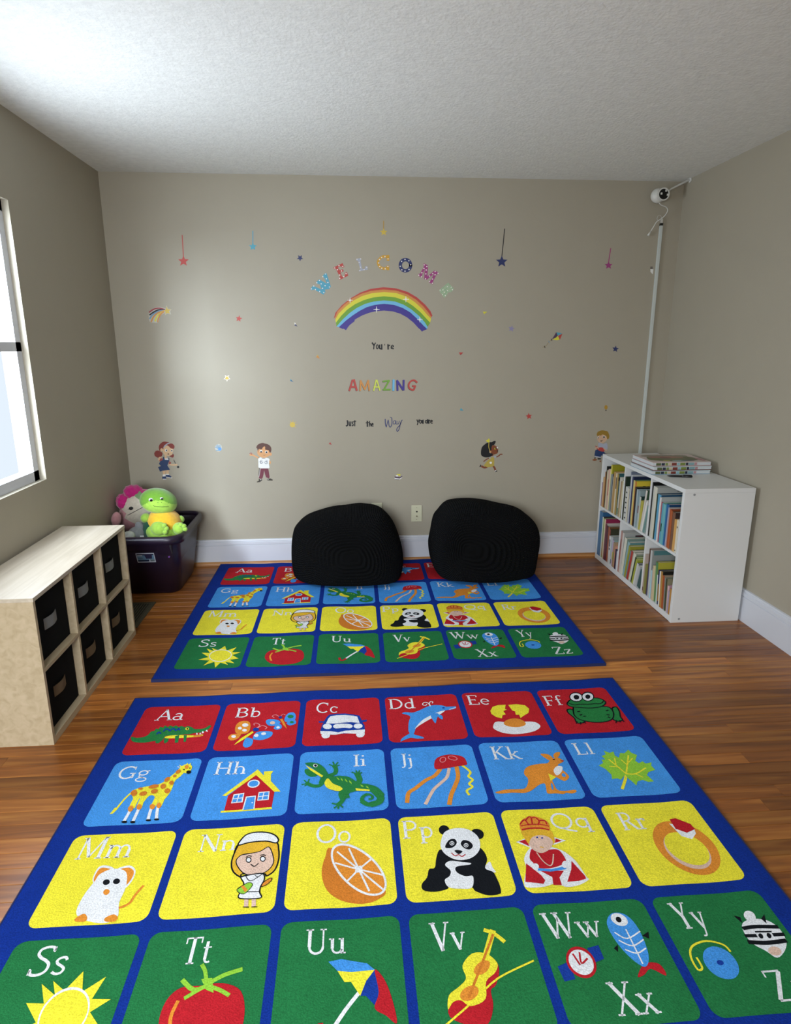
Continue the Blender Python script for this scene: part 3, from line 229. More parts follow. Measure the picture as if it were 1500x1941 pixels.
('letter_decal','letter','pale silver letter L sticker, third letter of WELCOME','letter stickers spelling WELCOME',[('P','s',0,[-94.5,1972.2,-62.8,1977,-61.4,1966.3,-66.3,1963.2,-57.3,1914,-42.6,1912.5,-35.8,1929.5,-24.3,1931.2,-21.3,1909.6,-77.1,1898.4,-77,1906.1,-68.8,1909.2,-81,1960,-90.8,1961.5]),('S','D',0,[-84.4,1969.2,-86,1966.8,-88.9,1966.8,-90.3,1969.1,-88.8,1971.6,-85.9,1971.6]),('S','D',0,[-61.6,1971.5,-63.1,1969.1,-66.1,1969.1,-67.5,1971.5,-66,1973.9,-63.1,1973.9]),('S','D',0,[-71.7,1950.9,-73.2,1948.4,-76.1,1948.4,-77.6,1950.8,-76.1,1953.2,-73.1,1953.2]),('S','D',0,[-64,1923.2,-65.5,1920.8,-68.4,1920.7,-69.9,1923.1,-68.3,1925.6,-65.4,1925.6]),('S','D',0,[-67.5,1903.1,-69.1,1900.6,-72,1900.6,-73.4,1903,-71.9,1905.5,-69,1905.5]),('S','D',0,[-24.8,1921.9,-26.3,1919.5,-29.2,1919.5,-30.7,1921.9,-29.2,1924.3,-26.2,1924.3]),('S','D',0,[-41.3,1909.4,-42.8,1907,-45.7,1907,-47.2,1909.4,-45.7,1911.8,-42.7,1911.8])]),
('letter_decal','letter','golden dotted letter C sticker, fourth letter of WELCOME','letter stickers spelling WELCOME',[('L','y3',15.1,[103.6,1966.6,103.6,1979.8,85.7,1986.8,66,1982.6,44.6,1962.5,44.5,1940.9,59.1,1922.5,83.6,1915.8,101.7,1922.7]),('L','y3',16.4,[103.4,1928.9,104.3,1911.9]),('L','y3',16.4,[105.3,1990.6,104.6,1967.5]),('S','D',0,[89.6,1985.9,87.6,1982.7,83.7,1982.6,81.8,1985.8,83.7,1989,87.7,1989.1]),('S','D',0,[108.5,1973.1,106.5,1969.9,102.6,1969.9,100.7,1973,102.6,1976.3,106.6,1976.3]),('S','D',0,[69.3,1980.5,67.3,1977.3,63.4,1977.3,61.4,1980.4,63.4,1983.6,67.4,1983.7]),('S','D',0,[55.1,1968.7,53.2,1965.5,49.2,1965.5,47.3,1968.6,49.3,1971.9,53.2,1971.9]),('S','D',0,[50.7,1948.7,48.8,1945.4,44.8,1945.4,42.9,1948.6,44.9,1951.8,48.8,1951.8]),('S','D',0,[56.5,1928.6,54.5,1925.4,50.6,1925.4,48.6,1928.6,50.6,1931.8,54.5,1931.8]),('S','D',0,[69.5,1917.9,67.5,1914.7,63.6,1914.6,61.7,1917.8,63.6,1921.1,67.6,1921.1]),('S','D',0,[90.9,1914.9,88.9,1911.7,84.9,1911.7,83,1914.9,85,1918.1,88.9,1918.1]),('S','D',0,[107.3,1928.4,105.4,1925.1,101.4,1925.1,99.5,1928.3,101.4,1931.5,105.4,1931.6])]),
('letter_decal','letter','navy dotted letter O sticker, fifth letter of WELCOME','letter stickers spelling WELCOME',[('L','n',20.5,[245.6,1936.7,243.2,1924.1,236.2,1913.4,225.7,1906.2,213.4,1903.6,201,1906,190.5,1913.1,183.5,1923.7,181,1936.3,183.5,1948.9,190.4,1959.5,200.9,1966.7,213.2,1969.3,225.6,1966.9,236,1959.9,243.1,1949.3,245.6,1936.7]),('S','D',0,[214.2,1970.8,212.2,1967.6,208.3,1967.6,206.3,1970.8,208.3,1974,212.2,1974]),('S','D',0,[238.6,1963,236.6,1959.8,232.7,1959.7,230.7,1962.9,232.6,1966.1,236.6,1966.2]),('S','D',0,[249.9,1939.9,247.9,1936.6,243.9,1936.6,242,1939.8,243.9,1943,247.9,1943.1]),('S','D',0,[239.4,1911.9,237.5,1908.6,233.5,1908.6,231.5,1911.8,233.5,1915.1,237.4,1915.1]),('S','D',0,[214.4,1901.8,212.4,1898.5,208.4,1898.5,206.4,1901.7,208.4,1904.9,212.4,1905]),('S','D',0,[194.5,1909.4,192.6,1906.2,188.6,1906.1,186.6,1909.3,188.6,1912.6,192.6,1912.6]),('S','D',0,[184.3,1930.1,182.3,1926.9,178.4,1926.9,176.4,1930.1,178.4,1933.3,182.3,1933.3]),('S','D',0,[192.8,1959.2,190.9,1956,186.9,1956,185,1959.2,186.9,1962.4,190.9,1962.4])]),
('letter_decal','letter','magenta dotted letter M sticker, sixth letter of WELCOME','letter stickers spelling WELCOME',[('P','m',0,[328.4,1948.5,353,1936.9,354.1,1930.6,351.4,1871.4,395.8,1907.6,422.6,1895.3,419.5,1884.3,409.5,1884.2,386.7,1840.2,390.9,1830.8,385.3,1823.8,360.1,1838.5,363.3,1846.4,371.7,1846.4,392.8,1887.3,346.6,1851,333.3,1853.1,330.6,1857.2,334.4,1915,316.5,1875.9,321.6,1864.9,316.6,1861.8,290.6,1877.3,296.5,1886.7,304.8,1886.7,329.2,1930.5,322.5,1939.7]),('S','D',0,[334.1,1939.8,332.2,1936.6,328.2,1936.6,326.2,1939.8,328.1,1943,332.1,1943]),('S','D',0,[350.8,1930,348.8,1926.8,344.9,1926.7,342.8,1930,344.8,1933.2,348.8,1933.2]),('S','D',0,[333.3,1918.1,331.4,1914.8,327.4,1914.8,325.4,1918,327.3,1921.3,331.3,1921.3]),('S','D',0,[347.4,1909.4,345.4,1906.2,341.4,1906.2,339.4,1909.4,341.3,1912.6,345.3,1912.7]),('S','D',0,[320.3,1893.1,318.3,1889.8,314.4,1889.8,312.4,1893,314.3,1896.3,318.3,1896.3]),('S','D',0,[345.3,1886.3,343.3,1883.1,339.3,1883.1,337.3,1886.3,339.3,1889.6,343.2,1889.6]),('S','D',0,[301.2,1878.3,299.2,1875,295.2,1875,293.2,1878.2,295.2,1881.5,299.2,1881.5]),('S','D',0,[317.9,1868.7,315.9,1865.4,311.9,1865.4,309.9,1868.6,311.9,1871.9,315.8,1871.9]),('S','D',0,[343.9,1857.2,341.9,1854,337.9,1853.9,335.9,1857.2,337.9,1860.5,341.9,1860.5]),('S','D',0,[368.7,1873.7,366.7,1870.4,362.7,1870.4,360.7,1873.6,362.6,1876.9,366.6,1876.9]),('S','D',0,[388.5,1888.2,386.5,1884.9,382.5,1884.9,380.5,1888.1,382.4,1891.4,386.4,1891.4]),('S','D',0,[403.3,1900.4,401.3,1897.2,397.3,1897.2,395.3,1900.4,397.2,1903.6,401.2,1903.7]),('S','D',0,[422,1890.6,420.1,1887.3,416.1,1887.3,414,1890.5,416,1893.8,420,1893.8]),('S','D',0,[403.5,1881.7,401.6,1878.4,397.6,1878.4,395.5,1881.6,397.5,1884.9,401.5,1884.9]),('S','D',0,[387.9,1855.9,385.9,1852.6,381.9,1852.6,379.9,1855.9,381.8,1859.1,385.8,1859.2]),('S','D',0,[368.4,1841.7,366.4,1838.4,362.4,1838.4,360.4,1841.6,362.3,1844.9,366.3,1844.9]),('S','D',0,[387.5,1831.4,385.6,1828.1,381.6,1828.1,379.5,1831.3,381.5,1834.6,385.5,1834.6])]),
('letter_decal','letter','pale green letter E sticker, last letter of WELCOME','letter stickers spelling WELCOME',[('P','l',0,[424.9,1786.7,483.7,1836,495.7,1821.8,487.4,1815.5,499.1,1821.9,519.6,1799.8,513.2,1787.1,501.6,1777.5,484.8,1777.5,475.1,1758.4,460.2,1743,444.8,1761.4]),('L','l2',3,[431,1785.2,480.5,1828.1,494.1,1818.7]),('L','l2',3,[437.9,1774.1,464.4,1793.2,473,1780.6]),('L','l2',3,[451.5,1758.3,478,1780.6]),('L','l2',3,[460.1,1747.2,475,1761.5]),('L','l2',3,[494.2,1815.5,514.6,1799.8,501.5,1780.7]),('L','l2',3,[464.4,1793.2,484.2,1809.1]),('S','D',0,[435.9,1789.9,434.3,1787.2,431,1787.2,429.2,1789.9,430.9,1792.7,434.2,1792.7]),('S','D',0,[454.3,1791.6,452.7,1788.9,449.4,1788.8,447.6,1791.6,449.3,1794.3,452.6,1794.3]),('S','D',0,[483,1787,481.3,1784.2,478,1784.2,476.2,1786.9,477.9,1789.7,481.2,1789.7]),('S','D',0,[463,1777.4,461.3,1774.6,458,1774.6,456.3,1777.4,457.9,1780.1,461.3,1780.1]),('S','D',0,[470.1,1756.8,468.4,1754,465.1,1754,463.3,1756.7,465,1759.5,468.3,1759.5]),('S','D',0,[506.1,1807.7,504.4,1804.9,501.1,1804.9,499.3,1807.6,501,1810.4,504.3,1810.4]),('S','D',0,[482.5,1810.7,480.9,1808,477.5,1808,475.8,1810.7,477.4,1813.4,480.8,1813.4]),('S','D',0,[451.5,1763,449.8,1760.3,446.5,1760.3,444.8,1763,446.4,1765.8,449.7,1765.8]),('S','D',0,[514.7,1793.5,513.1,1790.7,509.8,1790.7,508,1793.4,509.6,1796.2,513,1796.2])]),
('rainbow_decal','decal','wide rainbow arch sticker under the letters of WELCOME', None,[('P','r',0,[-238.9,1616,-228.6,1651.1,-187.6,1696.6,-132.4,1738.4,-70.2,1773.3,-4.6,1795.7,75.4,1805.7,155.5,1799.2,228.6,1778,287.5,1745.5,339.4,1701.5,373.2,1662.8,386.1,1634.5,378.8,1627.4,362.2,1652.2,328.5,1690.9,280.2,1732.9,225,1764.1,155.5,1786,75.3,1791.9,-1.1,1784,-63,1766.4,-121.5,1738.5,-173,1700.1,-213.8,1661.6,-229.2,1626.5]),('P','o',0,[-229.2,1626.5,-213.8,1661.6,-173,1700.1,-121.5,1738.5,-63,1766.4,-1.1,1784,75.3,1791.9,155.5,1786,225,1764.1,280.2,1732.9,328.5,1690.9,362.2,1652.2,378.8,1627.4,377.4,1616.8,354.9,1638,321.2,1675.4,272.9,1717.4,221.4,1750.1,155.5,1771.5,78.9,1777.4,2.4,1770.1,-59.6,1752.6,-114.5,1724.6,-162.4,1689.7,-206.9,1647.6,-229.6,1609]),('P','Y',0,[-229.6,1609,-206.9,1647.6,-162.4,1689.7,-114.5,1724.6,-59.6,1752.6,2.4,1770.1,78.9,1777.4,155.5,1771.5,221.4,1750.1,272.9,1717.4,321.2,1675.4,354.9,1638,377.4,1616.8,371.8,1591.9,347.7,1616.7,310.3,1655.6,262,1694.3,214.1,1724.3,151.8,1745,78.7,1751.7,9.4,1744.5,-49,1728.3,-104,1703.8,-151.8,1672.2,-192.6,1633.6,-226.4,1591.4]),('P','g',0,[-226.4,1591.4,-192.6,1633.6,-151.8,1672.2,-104,1703.8,-49,1728.3,9.4,1744.5,78.7,1751.7,151.8,1745,214.1,1724.3,262,1694.3,310.3,1655.6,347.7,1616.7,371.8,1591.9,355.7,1566.9,336.8,1595.4,299.3,1634.4,251.1,1673.1,203.1,1701.1,148.1,1720.6,78.5,1726.6,12.8,1720.1,-42.1,1705.3,-93.4,1681.4,-137.7,1651.2,-182.2,1612.5,-223.3,1568.8]),('P','c',0,[-223.3,1568.8,-182.2,1612.5,-137.7,1651.2,-93.4,1681.4,-42.1,1705.3,12.8,1720.1,78.5,1726.6,148.1,1720.6,203.1,1701.1,251.1,1673.1,299.3,1634.4,336.8,1595.4,355.7,1566.9,353.6,1552.6,325.8,1577.6,288.3,1616.7,243.7,1655.5,195.8,1682.2,140.7,1700.3,78.4,1706.4,19.9,1699.9,-31.4,1685.8,-79.1,1661.9,-123.4,1633.7,-164.1,1604.1,-208.8,1564.5]),('P','v3',0,[-208.8,1564.5,-164.1,1604.1,-123.4,1633.7,-79.1,1661.9,-31.4,1685.8,19.9,1699.9,78.4,1706.4,140.7,1700.3,195.8,1682.2,243.7,1655.5,288.3,1616.7,325.8,1577.6,353.6,1552.6,322.4,1540.4,296.2,1559.7,266.2,1591.8,225.4,1623.7,181.1,1646.9,133.2,1660.9,78.2,1665.7,30.5,1662.1,-13.5,1652.9,-57.6,1637.3,-98.1,1616.2,-138.9,1587.9,-182,1552.5]),('L','v3',19,[-168.8,1556,-150,1580.8,-116.6,1607]),('L','v3',13.2,[-186.9,1563.1,-160.7,1591.4]),('L','v3',11.9,[322.4,1543.3,296.1,1574]),('L','w',3.6,[-150.7,1727.3,-118.8,1727.4]),('L','w',3.7,[198.7,1734,233.9,1734.1]),('L','w',3.7,[13,1671.9,48.2,1672]),('L','w',3.7,[289.1,1611.7,321.8,1611.7]),('L','w',3.6,[-134.5,1742.6,-135,1712]),('L','w',3.7,[216.2,1750.8,216.3,1717.3]),('L','w',3.7,[30.7,1688.8,30.4,1655.1]),('L','w',3.7,[305.3,1627.3,305.6,1596.1]),('S','w',0,[-128.2,1727.3,-130.2,1722.9,-134.9,1721.1,-139.5,1722.9,-141.3,1727.3,-139.3,1731.7,-134.6,1733.6,-130.1,1731.8]),('S','w',0,[222.9,1734.1,220.9,1729.6,216.3,1727.8,211.6,1729.6,209.7,1734,211.6,1738.5,216.2,1740.3,220.9,1738.5]),('S','w',0,[37.2,1672,35.2,1667.5,30.5,1665.6,25.9,1667.5,24,1671.9,26,1676.4,30.7,1678.2,35.3,1676.4]),('S','w',0,[312.1,1611.7,310.2,1607.2,305.5,1605.3,300.7,1607.2,298.8,1611.7,300.7,1616.2,305.4,1618.1,310.1,1616.2])]),
('word_decal','lettering','black handwritten word You re with apostrophe just under the rainbow','black word stickers under the rainbow',[('L','k',9.4,[1.8,1467.7,12.9,1451.5]),('L','k',6.7,[22,1467.7,12.9,1451.5,10.4,1429.7]),('L','k',5.8,[39.8,1443.6,38.5,1436.4,35.4,1432,31.5,1432,28.3,1436.5,27.2,1443.7,28.5,1450.8,31.7,1455.3,35.6,1455.3,38.7,1450.8,39.8,1443.6]),('L','k',9,[48,1454.5,48.7,1434.9,57.7,1430.5]),('L','k',9,[61.5,1456.7,62.2,1428.3]),('L','k',3.6,[81.3,1460.2,81.3,1452.3]),('L','k',9.5,[102,1456.6,102.8,1429.1]),('L','k',6.8,[102.9,1445.7,114.2,1454.4]),('L','k',6.3,[123.2,1441.3,136.7,1444.3,132.2,1453.1,124.5,1447.9,123.1,1434.7,138,1431.2])]),
('letter_decal','letter','red letter A sticker, first letter of AMAZING','letter stickers spelling AMAZING',[('L','k2',11.8,[-151.7,1167.6,-130,1232.5]),('L','k2',11.8,[-120.9,1234.7,-103.9,1168.2]),('L','k2',11.8,[-142.2,1190,-110.4,1189.8]),('L','r',11.8,[-149.4,1169.4,-127.7,1234.3]),('L','r',11.8,[-118.6,1236.5,-101.6,1170]),('L','r',11.8,[-139.9,1191.8,-108.1,1191.6])]),
('letter_decal','letter','orange letter M sticker, second letter of AMAZING','letter stickers spelling AMAZING',[('L','k2',10,[-82.5,1166.3,-77.9,1229.1]),('L','k2',10,[-77.9,1229.1,-52.4,1173.7]),('L','k2',10,[-52.4,1173.7,-28.9,1229.7]),('L','k2',10,[-28.9,1229.7,-23.3,1165.9]),('L','o',10,[-80.2,1168.1,-75.6,1230.9]),('L','o',10,[-75.6,1230.9,-50.1,1175.5]),('L','o',10,[-50.1,1175.5,-26.6,1231.5]),('L','o',10,[-26.6,1231.5,-21,1167.7])]),
('letter_decal','letter','lime yellow letter A sticker, third letter of AMAZING','letter stickers spelling AMAZING',[('L','k2',9.1,[5.5,1165.7,22.1,1231.7]),('L','k2',9.1,[26.7,1231.7,45.3,1166.3]),('L','k2',9.1,[8,1188.2,42.3,1188]),('L','l3',9.1,[7.8,1167.5,24.4,1233.5]),('L','l3',9.1,[29,1233.5,47.6,1168.1]),('L','l3',9.1,[10.3,1190,44.6,1189.8])]),
('letter_decal','letter','green letter Z sticker, fourth letter of AMAZING','letter stickers spelling AMAZING',[('L','k2',10,[67.6,1223.8,106.5,1228.1]),('L','k2',10.1,[106.5,1228.1,71.9,1169.8]),('L','k2',10.1,[68.2,1170.7,113.1,1171.3]),('L','g',10,[69.9,1225.6,108.8,1229.9]),('L','g',10.1,[108.8,1229.9,74.2,1171.5]),('L','g',10.1,[70.5,1172.5,115.4,1173.1])]),
('letter_decal','letter','sky blue letter I sticker, fifth letter of AMAZING','letter stickers spelling AMAZING',[('L','k2',13.7,[135.3,1231.1,133.7,1166.6]),('L','c',13.7,[137.6,1232.9,136,1168.4])]),
('letter_decal','letter','indigo letter N sticker, sixth letter of AMAZING','letter stickers spelling AMAZING',[('L','k2',11.9,[161.3,1166.4,159.1,1227.8]),('L','k2',11.9,[159.1,1227.8,198.1,1168.9]),('L','k2',12,[200.4,1168.9,201.2,1229.4]),('L','v3',11.9,[163.6,1168.2,161.3,1229.6]),('L','v3',11.9,[161.3,1229.6,200.3,1170.7]),('L','v3',12,[202.6,1170.7,203.5,1231.1])]),
('letter_decal','letter','red letter G sticker, last letter of AMAZING','letter stickers spelling AMAZING',[('L','k2',11,[287.6,1216.7,271.4,1229,250.7,1225.9,234.7,1205.7,237.1,1180.9,255.6,1168.5]),('L','k2',11.1,[255.6,1168.5,267.1,1169.4,276.2,1191.9]),('L','k2',11,[260.1,1193,277.6,1191.9]),('L','r',11,[289.8,1218.5,273.7,1230.8,253,1227.7,237,1207.5,239.4,1182.7,257.9,1170.3]),('L','r',11.1,[257.9,1170.3,269.4,1171.2,278.5,1193.7]),('L','r',11,[262.4,1194.7,279.9,1193.7])]),
('word_decal','lettering','black handwritten word Just sticker in the bottom line','black word stickers under the rainbow',[('L','k',9.2,[-166.9,973.8,-165.2,946.1,-174.5,939.3]),('L','k',6.9,[-155.6,966.8,-153.7,943.7,-146.8,941.3,-144.1,966.6]),('L','k',6.4,[-128,964.2,-135.8,964.2,-134.2,954.1,-128.3,948,-130.7,941.1,-137.6,940.2]),('L','k',6.9,[-118.6,973.3,-119.2,938.7]),('L','k',6,[-124.7,967.8,-110.9,969.5])]),
('word_decal','lettering','black handwritten word the sticker in the bottom line','black word stickers under the rainbow',[('L','k',9.2,[-35.8,967.8,-36.2,934.5]),('L','k',6,[-45.1,957.8,-26.6,959.4]),('L','k',6.9,[-21.9,967.7,-23.7,935.3]),('L','k',6.5,[-22.2,946.9,-15.1,952.8,-12.6,936.1]),('L','k',6,[-8.3,944.4,2.4,947.1,-2.2,954.6,-7.8,948.1,-7,937.5,3.2,937.4])]),
('word_decal','lettering','navy script word Way sticker in the bottom line','black word stickers under the rainbow',[('L','n2',6,[81.3,980.5,83,948.1,88.9,929.5]),('L','n2',4.2,[88.9,929.5,100.8,975.7]),('L','n2',5.1,[100.8,975.7,107.6,936.2,116.8,929.2,126.2,952.3,124.9,989.3]),('L','n2',3.2,[112.4,994.1,124.9,989.3]),('L','n2',3.7,[148.7,957.1,145.5,950.6,140.8,947.4,136.3,948.7,133.9,953.9,134.4,961.1,137.6,967.5,142.3,970.7,146.8,969.5,149.2,964.3,149,957.2]),('L','n2',4.2,[149.9,970.6,151.8,949.7,156.4,947.3]),('L','n2',3.7,[158.8,968.2,160.1,949.6,168,949.5,175,968]),('L','n2',4.7,[193.6,974.8,182,954,175,919.2,164.8,900.7,157.3,905.4,161,921.7,179.7,942.4,186.7,960.9])]),
('word_decal','lettering','black handwritten words you are sticker ending the bottom line','black word stickers under the rainbow',[('L','k',7,[291.5,974.7,297.2,959.8]),('L','k',6.5,[306.4,976,298.6,957.5,294,941.2]),('L','k',6.1,[321,961.9,319.9,955.9,316.9,952.2,313.1,952.2,310,956,308.8,962,309.9,968,312.9,971.7,316.7,971.6,319.8,967.9,321,961.9]),('L','k',7,[325.6,971.1,327.1,953.9,331.8,952.5]),('L','k',7,[332.6,973.4,332.8,950.1]),('L','k',6.1,[358.9,961.5,357.9,956,355.1,952.7,351.6,952.7,348.8,956.1,347.6,961.6,348.7,967.1,351.4,970.4,354.9,970.4,357.7,967,358.9,961.5]),('L','k',8.4,[362.5,975.4,364.1,950.7]),('L','k',8,[370.9,973,371.2,950.7]),('L','k',5.2,[371,966,379.3,972]),('L','k',6.1,[382.7,961.3,393.5,963.5,389.6,971.9,383.2,965.9,384.2,953.3,394.6,951.8])]),
('child_decal','decal','flat sticker of a red haired girl in blue dungarees holding a brush','child stickers along the wall',[('S','h1',0,[-1388,814.1,-1380.1,832.3,-1362.8,846.8,-1348.2,850.6,-1330.7,848.2,-1320.3,844.4,-1328.6,831.7,-1351.2,817.3,-1359.3,806.3,-1364.1,791.6,-1376.6,791.8,-1385.5,791.9]),('S','sk',0,[-1363.2,791.6,-1353.3,813.6,-1332.8,824.4,-1311.7,820.4,-1298.4,809.2,-1298.2,790.7,-1305.1,772.3,-1315.2,759.5,-1335,758,-1352.5,761.9,-1362.2,773.1]),('S','h1',0,[-1334.2,828.1,-1313.9,837,-1298,835,-1287.7,820.1,-1291.6,805.4,-1298.9,802.8,-1316.2,809.4,-1322.6,818.7]),('P','s',0,[-1361.6,810,-1350.4,826.4,-1327.6,842.7,-1313.5,841.6,-1332.1,831.7,-1347.5,819.1,-1353.4,811.8]),('S','sk',0,[-1361.9,797.1,-1363.5,792.1,-1367.1,788.4,-1371.7,787.1,-1376,788.6,-1378.9,792.3,-1379.7,797.4,-1378,802.4,-1374.4,806.1,-1369.9,807.4,-1365.5,806,-1362.6,802.2]),('S','h1',0,[-1418.9,777.6,-1408.9,789.5,-1394.3,793,-1375.5,784.4,-1367.6,773.2,-1372.4,758.5,-1385.9,747.6,-1400.4,745.9,-1415.5,755.4,-1419.9,766.6]),('S','h1',0,[-1326.2,756,-1309.6,761.3,-1301.7,770.4,-1296.2,761.1,-1300,748.2,-1309.2,745.5]),('S','r3',0,[-1394.4,732.8,-1382.7,743.8,-1368.9,738,-1373.8,723.2,-1390,721.6]),('L','sk',10.7,[-1394.6,731,-1389.8,743.9,-1380.7,745.6]),('P','w',0,[-1357.7,743.4,-1332.5,744.9,-1332.2,728.2,-1359,728.6]),('L','r3',3.2,[-1356.1,741.6,-1332.8,742.2]),('L','sk',12.5,[-1348.8,763.7,-1350.4,745.2]),('L','sk',9.9,[-1329.2,700.2,-1308,696.2,-1282.7,697.6]),('P','r3',0,[-1330.9,722.6,-1317.3,713.1,-1319.8,705.7,-1334.6,700.3]),('P','d',0,[-1367.9,749.2,-1358.8,750.9,-1356.9,732.3,-1333.8,730.1,-1334.1,746.8,-1327.3,743,-1328.9,724.4,-1344.2,693,-1330.2,668.5,-1332.4,662.9,-1357.7,661.4,-1379.5,658.9,-1394.4,653.6,-1404.1,684.6,-1383.9,689.9,-1396.9,705,-1386.5,721.6,-1369.6,730.6]),('P','sk',0,[-1377.7,658.9,-1357.8,660.5,-1361.8,635.2,-1376.5,631.7]),('P','sk',0,[-1356,660.4,-1336.1,662,-1340.3,634.8,-1356.6,633.2]),('P','w',0,[-1378.2,633.6,-1360,635.2,-1361.2,622,-1379.3,620.4]),('P','w',0,[-1358.1,637,-1338.2,637.6,-1338,629.2,-1358.9,627.6]),('P','d',0,[-1382.9,620.5,-1359.5,621,-1357.3,605,-1384.3,605.5]),('P','d',0,[-1360.4,631.4,-1338.8,631.1,-1323.6,619.5,-1327.8,612,-1359.6,620.1]),('P','w',0,[-1380.7,605.4,-1357.3,605,-1359.5,600.3,-1379.3,600.7]),('P','w',0,[-1357.9,618.2,-1327.8,612,-1317,611.9,-1324.5,608.2,-1358.2,614.4]),('L','k',3.9,[-1299.8,729.6,-1290.9,707.1]),('S','k',0,[-1268.4,682.1,-1269.7,678.5,-1272.7,676,-1276.5,675.1,-1280.2,676.1,-1282.8,678.8,-1283.5,682.3,-1282.2,685.9,-1279.2,688.4,-1275.3,689.3,-1271.6,688.3,-1269.1,685.7]),('S','w',0,[-1334.6,793.1,-1336.1,788.5,-1339.3,785.2,-1343.4,784,-1347.3,785.3,-1350,788.7,-1350.6,793.3,-1349.1,797.9,-1345.9,801.2,-1341.8,802.4,-1337.9,801.1,-1335.3,797.7]),('S','k',0,[-1336.2,793.1,-1337,790.3,-1338.7,788.3,-1340.9,787.6,-1343,788.4,-1344.4,790.5,-1344.7,793.2,-1343.9,796,-1342.2,798,-1340,798.7,-1337.9,797.9,-1336.5,795.9]),('S','w',0,[-1300.9,790.8,-1302,786.6,-1304.6,783.6,-1307.8,782.6,-1310.8,783.7,-1312.9,786.8,-1313.3,790.9,-1312.2,795.1,-1309.6,798.1,-1306.4,799.2,-1303.4,798,-1301.3,794.9]),('S','k',0,[-1302.8,790.8,-1303.6,788.2,-1305.3,786.4,-1307.5,785.7,-1309.6,786.4,-1311,788.3,-1311.4,790.9,-1310.6,793.5,-1308.9,795.4,-1306.7,796,-1304.6,795.3,-1303.2,793.4]),('S','k',0,[-1324.3,769.3,-1325.3,767.8,-1327.6,766.8,-1330.7,766.4,-1333.7,766.9,-1335.8,768,-1336.5,769.5,-1335.5,770.9,-1333.2,772,-1330.1,772.3,-1327.1,771.9,-1325,770.8])]),
